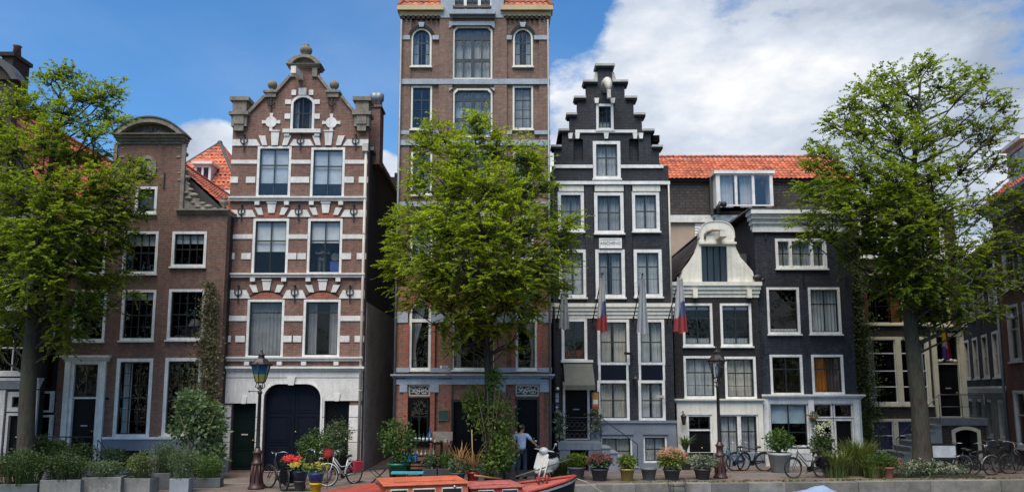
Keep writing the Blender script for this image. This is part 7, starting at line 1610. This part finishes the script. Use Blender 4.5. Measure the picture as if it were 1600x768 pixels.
# ================================================================== flags, signs, lamps and cameras on the walls
FW = fabric('flag_white', (.62, .62, .64), .4); FB = fabric('flag_blue', (.11, .14, .30), .3); FR = fabric('flag_red', (.42, .09, .09), .35); FG = fabric('flag_grey_white', (.50, .53, .57), .4)
def flag(label, base, tip, D0, D1_, fw, fh, mats, fn, top=.1):
    p, q = at(*base, D0), at(*tip, D1_); t = thing('flag', label, 'flag', p, 0, 'flags on the hotel front'); d = q - p
    b = MB(); b.tube([(0, .25, -.03), (0, 0, 0), d], .022, 8); b.ball(d, .045, 8); b.build('pole', IRON, t); b = MB(); b.tube([(0, .26, -.12), (0, -.02, .02)], .04, 8); b.build('socket', IRON, t)
    NI, NJ = 34, 22; vs = []; a = d * (1 - top); dirn = -d.normalized()
    for j in range(NJ):
        v = j / (NJ - 1)
        for i in range(NI):
            u = i / (NI - 1)
            # hangs limp: hoist runs along the pole, folds gather towards it
            x = a.x + dirn.x * v * .5 * (1 - u) * 1.1 + (u - .35) * fw * (.55 + .45 * v) * .9; y = a.y + dirn.y * v * .5 * (1 - u) + .075 * math.sin(u * 15 + v * 1.2) * (.4 + .6 * v) + .03 * math.sin(u * 31)
            z = a.z - v * fh - .05 * u + .04 * math.sin(u * 9)
            vs.append((x, y, z))
    fs = []; mi = []
    for j in range(NJ - 1):
        for i in range(NI - 1): fs.append((j * NI + i, j * NI + i + 1, (j + 1) * NI + i + 1, (j + 1) * NI + i)); mi.append(fn((i + .5) / NI, (j + .5) / NJ))
    o = len(b.v); b = MB(); b.v = vs; b.f = fs; b.sm = [True] * len(fs); b.mi = mi; b.build('cloth', mats, t); return t
dfn = lambda u, v: 2 if v > .74 - .12 * u else (1 if v > .42 and u > .55 - (v - .42) * .6 else 0)
flag('limp grey-white flag, the one nearest the middle tree', (871, 497), (882, 436), DK - .35, DK - 1.25, .34, 1.75, [FG], lambda u, v: 0)
flag('limp red white and blue flag between two pale flags', (927, 497), (941, 427), DK - .35, DK - 1.3, .36, 2.05, [FW, FB, FR], dfn)
flag('limp grey-white flag between two red white and blue flags', (990, 496), (1004, 428), DK - .35, DK - 1.3, .38, 2.1, [FG], lambda u, v: 0)
flag('limp red white and blue flag at the corner of the bell gable house', (1044, 499), (1063, 426), DK - .35, DK - 1.3, .44, 2.1, [FW, FB, FR], dfn)
RB = [fabric('rainbow_%d' % i, c, .35) for i, c in enumerate(((.70, .55, .03), (.55, .45, .5), (.16, .06, .25), (.30, .03, .04)))]
t = flag('short yellow white purple and red flag by the raised ochre door', (1479, 560), (1474, 508), DJ - .35, DJ - 1.2, .42, 1.25, RB, lambda u, v: 3 if u > .62 else (0 if v < .4 else (1 if v < .6 else 2))); t['group'] = 'flags on the hotel front'; del t['group']
def wallbox(name, label, cat, px, D, mat, part, dep=.03, trim=None):
    a, c_ = at(px[0], px[3], D), at(px[2], px[1], D); t = thing(name, label, cat, ((a.x + c_.x) / 2, D, (a.z + c_.z) / 2)); w, hh = (c_.x - a.x) / 2, (c_.z - a.z) / 2
    MB().box(-w, w, -dep, .0, -hh, hh).build(part, mat, t)
    b = MB(); b.prism(shape(-w - .02, w + .02, -hh - .02, hh + .02), -dep - .012, .0, [shape(-w + .003, w - .003, -hh + .003, hh - .003)]); b.build('frame', trim or IRON, t); return t, w, hh
t, w, hh = wallbox('menu_board', 'orange-yellow notice board with a white card right of the black hotel door', 'sign', (925, 612, 935, 640), DK - .1, plain('orange_board', (.42, .20, .04), .5, .3, 6), 'board'); MB().box(-w * .7, w * .7, -.04, -.031, -.12, .06).build('card', WHITE, t); MB().box(-w * .9, w * .9, -.038, -.031, -hh + .02, -.2).build('red_strip', plain('red_strip', (.35, .05, .03), .5), t)
t, w, hh = wallbox('house_sign', 'pale blue sign left of the black hotel door', 'sign', (865, 613, 873, 628), DK - .1, plain('pale_blue_sign', (.36, .45, .58), .5, .2, 6), 'board'); MB().box(-w * .7, w * .7, -.036, -.031, -.05, .0).build('print', plain('blue_print', (.05, .1, .25), .5), t)
t, w, hh = wallbox('house_sign', 'small dark blue sign under the pale blue sign by the hotel door', 'sign', (864, 630, 874, 641), DK - .1, plain('dark_blue_sign', (.03, .05, .12), .5, .2, 6), 'board'); MB().box(-w * .6, w * .6, -.036, -.031, -.03, .03).build('print', plain('pale_print', (.4, .45, .5), .5), t)
p = at(871, 607, DK - .1); t = thing('wall_lamp', 'small white globe lamp above the pale blue sign', 'lamp', p); b = MB(); b.ball((0, -.12, 0), .07, 10); b.build('globe', WHITE, t); b = MB(); b.tube([(0, .1, .05), (0, -.1, .06)], .015, 6); b.build('arm', IRON, t)
def climber(label, px0, py0, px1, py1, D):
    a, c_ = at(px0, py1, D), at(px1, py0, D); t = thing('door_plant', label, 'plant', ((a.x + c_.x) / 2, D, a.z)); H_ = c_.z - a.z; n = 300
    pos = np.stack([RNG.normal(size=n) * .13, -np.abs(RNG.normal(size=n)) * .1, RNG.uniform(0, H_, n)], 1); quads('leaves', leaf_quads(pos, unit(RNG.normal(size=(n, 3))), unit(RNG.normal(size=(n, 3)) + np.array([0, -1, 0])), np.full(n, .1), np.full(n, .06)), G_SOFT, t); quads('flower_head', np.concatenate([leaf_ball((RNG.normal() * .12, -.14, RNG.uniform(0, H_)), (.05, .05, .05), 14, .05) for _ in range(22)]), P_WHITE, t)
climber('climbing plant with white blossoms on the left side of the hotel door', 868, 640, 880, 686, DK - .15); climber('leafy plant in a wall pot on the right side of the hotel door', 925, 640, 934, 672, DK - .15)
def wall_lantern(label, px, py, D):
    t = thing('wall_lantern', label, 'lamp', at(px, py, D)); b = MB(); b.tube([(0, .02, .25), (0, -.18, .33), (0, -.26, .22)], .016, 6); b.build('bracket', IRON, t); b = MB(); b.lathe([(.06, -.22), (.11, .1), (.13, .12), (.03, .22)], (0, -.26, 0), 6, smooth=False); lo = b.build('lantern', IRON, t); b = MB(); b.lathe([(.064, -.2), (.112, .08)], (0, -.26, 0), 6, smooth=False); b.build('pane', GLASS, lo)
wall_lantern('black wall lantern between the two tall windows of the stepped gable house', 991, 596, DK - .04); wall_lantern('black wall lantern left of the cream shop door', 1066, 654, DG - .09)
def cctv(label, px, py, D, yaw, mat):
    t = thing('security_camera', label, 'camera', at(px, py, D), yaw, 'security cameras on the house fronts'); b = MB(); b.box(-.05, .05, -.38, -.08, -.045, .045); b.build('housing', mat, t, .01); b = MB(); b.tube([(0, .05, -.12), (0, -.15, -.06)], .02, 6); b.build('mount', mat, t); MB().box(-.06, .06, -.41, -.38, -.05, .055).build('hood', mat, t)
cctv('grey security camera low on the right side of the stepped gable house', 1039, 619, DK - .12, -1.0, PIPE); cctv('white security camera on the string course of the tall house', 702, 573, DT - .25, -.8, WHITE); cctv('small dark security camera beside the awning of the hotel', 988, 552, DK - .1, -.9, IRON)
a, c_ = Vector((19.3, 31.2, at(1500, 487, 31.2).z)), Vector((20.6, 28.6, 6.1)); t = thing('span_wire_lamp', 'street lamp hanging on a thin wire across the side street at the right', 'street lamp', a); b = MB(); b.tube([(0, 0, 0), (c_ - a) * .5 + Vector((0, 0, -.15)), c_ - a], .012, 5); b.build('wire', ZINC, t); m_ = (c_ - a) * .62 + Vector((0, 0, -.22)); b = MB(); b.lathe([(.22, -.1), (.2, -.02), (.06, .06), (.04, .14)], m_, 14); b.build('lamp_shade', ZINC, t)
# ================================================================== elms on the quay
def barkmat():
    m, nt, b = nodes_of('elm_bark'); co = objco(nt); mp = nt.nodes.new('ShaderNodeMapping'); mp.inputs['Scale'].default_value = (9, 9, 1.8); L(nt, co, mp.inputs[0])
    n1 = noise(nt, mp.outputs[0], 1.6, 6, .65); n2 = noise(nt, co, 1.1, 4)
    c = ramp(nt, n1, [(.3, (.020, .016, .012)), (.7, (.075, .062, .048))]); c = mixc(nt, ramp(nt, n2, [(.45, 0.0), (.7, .6)]), c, (.055, .07, .03))
    L(nt, c, b.inputs['Base Color']); b.inputs['Roughness'].default_value = .95; bump(nt, b, n1, .8, .03); return m
BARK = barkmat()
def tree(label, trunk, Y, axis_px, clumps, leaf, seed, dens=1.0, lsize=.115, ln=.85, fill=1.0, fork=None):
    rng = np.random.default_rng(seed); random.seed(seed)
    pts = [at(px, py, Y) for px, py, r in trunk]; base = Vector((pts[0].x, Y, 0)); t = thing('elm_tree', label, 'tree', base, 0, 'elm trees on the quay')
    sc = Y / F
    b = MB(); tp = [p - base for p in pts]; rr = [r * sc for _, _, r in trunk]
    b.tube([tp[0] + Vector((0, 0, -.1))] + tp, [rr[0] * 1.22] + rr, 14)
    ax = np.array(at(axis_px[0], axis_px[1], Y) - base); P = []; segs = []
    for c in clumps:
        px, py, r = c[:3]; dy = c[3] if len(c) > 3 else rng.uniform(-1, 1) * 1.6
        ctr = at(px, py, Y + dy) - base; rad = r * (Y + dy) / F
        # limb from the trunk
        h = math.hypot(ctr.x - ax[0], ctr.y); za = max(ctr.z - .55 * h - .8 * rad, tp[min(len(tp) - 1, 2)].z * .95)
        k = min(range(len(tp)), key=lambda i: abs(tp[i].z - za)); st = tp[k].copy()
        for i in range(len(tp) - 1):
            if tp[i].z <= za <= tp[i + 1].z: f = (za - tp[i].z) / max(1e-6, tp[i + 1].z - tp[i].z); st = tp[i].lerp(tp[i + 1], f)
        mid = st.lerp(ctr, .5) + Vector((rng.normal() * .12, rng.normal() * .12, -.10 * h)); r0 = min(.065, .022 + .014 * rad + .004 * h)
        b.tube([st, st.lerp(mid, .5) + Vector((0, 0, .02)), mid, ctr.lerp(mid, .35), ctr], [r0 * 1.25, r0, r0 * .75, r0 * .5, r0 * .22], 7)
        n = int(84 * dens * (r / 40) ** 2 * fill) + 5
        q, p0, p1 = sprays(tuple(ctr), (rad * .92, rad * .95, rad * .92), n, ln, lsize, ax - np.array([0, 0, .8]), rng); P.append(q)
        m = int(n * .55)
        for i in range(m): segs.append((ctr.lerp(mid, .25 * rng.uniform()), Vector(p0[i]), Vector(p1[i])))
    for a, c, e in segs: b.tube([a, a.lerp(c, .55) + Vector((0, 0, -.05)), c, e], [.016, .011, .008, .003], 4, False)
    b.build('trunk', BARK, t); P = np.concatenate(P); quads('crown', P, leaf, t); return len(P)
LEAF_A = leafmat('elm_leaf_fresh', [(.185, .255, .018), (.245, .325, .024), (.31, .385, .035), (.14, .20, .018)], .6)
LEAF_B = leafmat('elm_leaf_mid', [(.135, .20, .02), (.185, .26, .024), (.24, .315, .034), (.10, .155, .018)], .6)
n1 = tree('round bright green elm in the middle hiding the lower storeys of the tall house', [(765, 745, 7.5), (766, 690, 6.6), (764, 620, 6), (762, 560, 5.6), (757, 500, 5.4), (752, 430, 5), (748, 360, 4), (745, 290, 2.8), (744, 230, 1.5)], 24.9, (750, 400),
     [(748, 205, 32, .3), (743, 188, 17, .2), (690, 215, 38, .3), (668, 222, 26, -.5), (718, 240, 42, -.6), (773, 235, 42, .6), (818, 245, 38, -.2), (834, 262, 26, .3), (657, 285, 30, .4), (662, 262, 24, -.4), (704, 295, 52, -1.2), (764, 295, 55, -1.0), (820, 300, 44, .2), (843, 290, 20, -.3), (722, 290, 50, 1.2), (787, 300, 48, 1.3),
      (652, 345, 42, -.5), (694, 360, 56, -1.7), (755, 365, 60, -1.9), (815, 360, 54, -1.1), (854, 350, 36, .3), (704, 360, 52, 1.6), (778, 365, 55, 1.7), (631, 380, 26, .3), (618, 345, 13, .2),
      (639, 405, 36, -.4), (678, 425, 52, -1.5), (736, 430, 60, -2.0), (797, 430, 56, -1.6), (848, 415, 42, -.4), (883, 360, 20, -.2), (883, 405, 20, .2), (876, 380, 26, .4), (694, 430, 50, 1.6), (764, 435, 55, 1.8), (825, 430, 44, 1.4), (615, 420, 18, -.2), (627, 440, 22, .4), (894, 340, 11, 0),
      (662, 462, 28, -.3), (704, 475, 34, -1.2), (745, 480, 38, -1.5), (792, 475, 36, -1.0), (838, 460, 28, .2), (871, 448, 18, .3), (639, 478, 13, .3), (694, 510, 17, .5), (722, 522, 20, -.8), (776, 515, 24, -.8), (743, 505, 24, 1.0), (830, 495, 15, -.4), (811, 512, 14, .4), (704, 540, 11, -.3), (795, 538, 12, .2)], LEAF_A, 3, 1.0, .118, .55)
n2 = tree('dark green elm at the left edge overlapping the neck-gable house', [(38, 765, 13), (39, 720, 12), (42, 640, 11.5), (46, 570, 11), (52, 500, 10), (58, 440, 9), (66, 370, 7), (74, 300, 5), (85, 220, 3.5), (95, 140, 1.6)], 24.3, (70, 330),
     [(95, 118, 22, 0), (112, 128, 20, .3), (78, 130, 18, -.3), (128, 150, 26, -.3), (158, 148, 24, .2), (178, 140, 15, 0), (165, 175, 26, .3), (185, 185, 14, -.2), (60, 170, 34, .2), (25, 165, 36, .3), (100, 175, 36, -.4), (-20, 190, 45, .3), (140, 205, 30, -.5), (70, 225, 46, -.9), (20, 235, 46, -.6), (-30, 270, 50, .2), (110, 250, 42, .6), (150, 250, 28, .5),
      (205, 262, 24, .2), (190, 290, 38, -.5), (220, 275, 13, .3), (150, 290, 40, -.8), (95, 300, 52, -1.3), (35, 310, 54, -1.0), (-25, 340, 55, .4), (205, 330, 26, .2), (170, 340, 38, -.6), (120, 350, 50, -1.4), (60, 370, 54, -1.5), (0, 390, 52, -.4), (160, 385, 36, .3), (185, 375, 22, -.2), (130, 400, 42, -1.0), (80, 430, 50, -1.3), (20, 450, 48, -.8), (100, 350, 50, 1.3), (40, 380, 50, 1.3), (150, 330, 38, 1.2),
      (140, 440, 32, .4), (175, 440, 20, -.3), (195, 425, 13, .1), (205, 455, 10, .1), (150, 475, 24, -.4), (110, 485, 34, -.5), (65, 500, 36, .8), (20, 510, 36, .6), (95, 525, 22, -.4), (125, 520, 16, .3), (-20, 460, 45, .3), (-10, 530, 30, 0)], LEAF_B, 5, 1.0, .118, .55)
n3 = tree('tall open-crowned elm at the right before the high-stoop house', [(1441, 728, 14.5), (1440, 700, 13.5), (1437, 640, 12.3), (1430, 580, 11), (1424, 520, 10), (1418, 450, 9), (1420, 380, 7), (1425, 300, 5), (1432, 210, 3), (1438, 130, 1.6)], 26.9, (1430, 330),
     [(1440, 108, 24, 0), (1455, 100, 13, .2), (1405, 128, 30, -.3), (1375, 125, 20, .2), (1470, 135, 26, .4), (1350, 140, 22, 0), (1335, 158, 22, -.3), (1380, 165, 36, -.6), (1425, 165, 38, .6), (1510, 115, 18, 0), (1530, 122, 18, .3), (1500, 150, 28, -.3), (1545, 155, 22, .2), (1565, 170, 14, 0), (1320, 185, 24, .2), (1300, 195, 17, 0), (1345, 205, 40, -.5), (1400, 215, 48, -1.0), (1450, 215, 40, -.6), (1500, 200, 30, .4), (1560, 205, 22, -.2), (1580, 190, 10, 0), (1535, 215, 26, .3),
      (1280, 235, 22, .1), (1270, 255, 18, -.2), (1300, 255, 34, -.4), (1345, 265, 48, -1.0), (1400, 285, 54, -1.5), (1455, 275, 44, -.9), (1505, 265, 32, .3), (1555, 255, 26, .2), (1590, 265, 16, 0), (1265, 300, 26, .2), (1300, 310, 42, -.7), (1350, 325, 50, -1.4), (1410, 345, 54, -1.7), (1465, 335, 46, -1.2), (1515, 325, 36, .4), (1570, 310, 26, .2), (1600, 330, 24, .2), (1258, 345, 20, .1), (1290, 360, 32, -.4), (1262, 372, 12, 0),
      (1340, 375, 38, .4), (1390, 395, 44, -.8), (1445, 400, 50, -1.3), (1500, 390, 42, -.7), (1550, 380, 36, .3), (1595, 385, 28, .1), (1330, 400, 22, .3), (1380, 435, 34, .5), (1425, 445, 44, -.8), (1475, 450, 42, -.8), (1525, 440, 34, .2), (1570, 430, 26, .2), (1610, 425, 24, 0), (1450, 490, 38, .4), (1500, 490, 30, -.3), (1545, 480, 20, .2), (1390, 300, 46, 1.3), (1450, 340, 44, 1.3), (1340, 310, 40, 1.2), (1420, 490, 24, .7), (1405, 400, 38, 1.2)], LEAF_B, 9, 1.05, .122, .55)
print('leaves', n1, n2, n3)
# ================================================================== sky, sun, camera
SUN_EL, SUN_AZ = math.radians(62), math.radians(200)      # azimuth measured from +y (into the picture) clockwise
sd = Vector((math.sin(SUN_AZ) * math.cos(SUN_EL), math.cos(SUN_AZ) * math.cos(SUN_EL), math.sin(SUN_EL)))
W = bpy.data.worlds.new('World'); SC.world = W; W.use_nodes = True; nt = W.node_tree; bg = nt.nodes['Background']
sky = nt.nodes.new('ShaderNodeTexSky'); sky.sky_type = 'NISHITA'; sky.sun_disc = False; sky.sun_elevation = SUN_EL; sky.sun_rotation = SUN_AZ; sky.altitude = 0; sky.air_density = 1.0; sky.dust_density = .3; sky.ozone_density = 2.2
hs = nt.nodes.new('ShaderNodeHueSaturation'); hs.inputs['Saturation'].default_value = 1.3; hs.inputs['Value'].default_value = SKYV; L(nt, sky.outputs[0], hs.inputs['Color'])
tc = nt.nodes.new('ShaderNodeTexCoord').outputs['Generated']
def dotdir(px, py):
    n = nt.nodes.new('ShaderNodeVectorMath'); n.operation = 'DOT_PRODUCT'; L(nt, tc, n.inputs[0]); n.inputs[1].default_value = ray(px, py).normalized(); return n.outputs['Value']
def blob(px, py, rpx, soft=.5, amp=1.0):
    a1 = math.atan(rpx / F); mr = nt.nodes.new('ShaderNodeMapRange'); mr.interpolation_type = 'SMOOTHSTEP'; L(nt, dotdir(px, py), mr.inputs[0])
    mr.inputs[1].default_value = math.cos(a1 * (1 + soft)); mr.inputs[2].default_value = math.cos(a1 * (1 - soft)); mr.inputs[3].default_value = 0; mr.inputs[4].default_value = amp; return mr.outputs[0]
sp = nt.nodes.new('ShaderNodeSeparateXYZ'); L(nt, tc, sp.inputs[0])
dn = mth(nt, 'ADD', mth(nt, 'MAXIMUM', sp.outputs[2], 0.0), .55)
cb = nt.nodes.new('ShaderNodeCombineXYZ'); L(nt, mth(nt, 'DIVIDE', sp.outputs[0], dn), cb.inputs[0]); L(nt, mth(nt, 'DIVIDE', sp.outputs[1], dn), cb.inputs[1]); L(nt, mth(nt, 'MULTIPLY', sp.outputs[2], 1.6), cb.inputs[2])
fb = noise(nt, cb.outputs[0], 3.6, 12, .58); fb2 = noise(nt, cb.outputs[0], 1.7, 8, .6)
bias = mth(nt, 'ADD', blob(1130, 130, 240, .85, .62), blob(1340, 230, 240, .85, .5))
bias = mth(nt, 'ADD', bias, blob(318, 256, 55, .8, 2.3)); bias = mth(nt, 'ADD', bias, blob(612, 290, 50, .6, 2.2)); bias = mth(nt, 'ADD', bias, blob(1010, 30, 50, .8, .25)); bias = mth(nt, 'ADD', bias, blob(1560, 260, 150, .8, .5))
bias = mth(nt, 'ADD', bias, mth(nt, 'ADD', blob(975, 180, 120, .9, .55), blob(900, 190, 80, .9, .5))); bias = mth(nt, 'SUBTRACT', bias, blob(855, 20, 70, .95, .5)); bias = mth(nt, 'SUBTRACT', bias, blob(400, 60, 470, .35, .95)); bias = mth(nt, 'SUBTRACT', bias, blob(1620, 40, 70, .95, .25))
back = nt.nodes.new('ShaderNodeMapRange'); L(nt, sp.outputs[1], back.inputs[0]); back.inputs[1].default_value = .25; back.inputs[2].default_value = -.35; back.inputs[3].default_value = 0; back.inputs[4].default_value = .02
bias = mth(nt, 'ADD', bias, back.outputs[0])
dens = mth(nt, 'ADD', mth(nt, 'MULTIPLY', fb, 4.4), mth(nt, 'SUBTRACT', bias, 1.96))
cover = ramp(nt, dens, [(.44, 0.0), (.86, 1.0)])
thin = ramp(nt, fb2, [(.48, 0.0), (.85, .14)])
cov2 = mth(nt, 'MAXIMUM', cover, thin)
fb3 = noise(nt, cb.outputs[0], 2.3, 7, .55)
ccol = ramp(nt, mth(nt, 'ADD', mth(nt, 'MULTIPLY', fb3, .62), mth(nt, 'MULTIPLY', fb, .46)), [(.43, (.38, .45, .57)), (.53, (.68, .74, .84)), (.61, (1.0, 1.0, 1.0))])
ccol = mixc(nt, 1.0, ccol, (CLOUDV, CLOUDV, CLOUDV), 'MULTIPLY')
L(nt, mixc(nt, cov2, hs.outputs[0], ccol), bg.inputs['Color']); bg.inputs['Strength'].default_value = SKYS
sl = bpy.data.lights.new('sun', 'SUN'); sl.energy = SUNS; sl.angle = math.radians(SUNA); sl.color = (1, .92, .80); so = bpy.data.objects.new('sun', sl); COL.objects.link(so); so.rotation_euler = (-sd).to_track_quat('-Z', 'Y').to_euler(); so.location = (0, 0, 40)
cam = bpy.data.cameras.new('camera'); cam.sensor_width = 36; cam.lens = F / 1600 * 36; cam.shift_y = (PY0 - 384) / 1600; cam.clip_end = 3000; cam.clip_start = .1
co = bpy.data.objects.new('camera', cam); COL.objects.link(co); co.location = (0, 0, CAMH); co.rotation_euler = (PI / 2 + PITCH, 0, 0); SC.camera = co
vs_ = SC.view_settings; vs_.view_transform = 'Standard'; vs_.look = 'None'; vs_.gamma = 1; vs_.use_curve_mapping = False; vs_.exposure = EXPO
SC.render.engine = 'CYCLES'; cy = SC.cycles; cy.max_bounces = 10; cy.diffuse_bounces = 5; cy.glossy_bounces = 3; cy.transparent_max_bounces = 10; cy.transmission_bounces = 7; cy.use_denoising = True; cy.caustics_reflective = False; cy.caustics_refractive = False

for o in list(bpy.data.objects):
    if 'label' in o and not 4 <= len(o['label'].split()) <= 16: print('LABEL', o.name, len(o['label'].split()), o['label'])
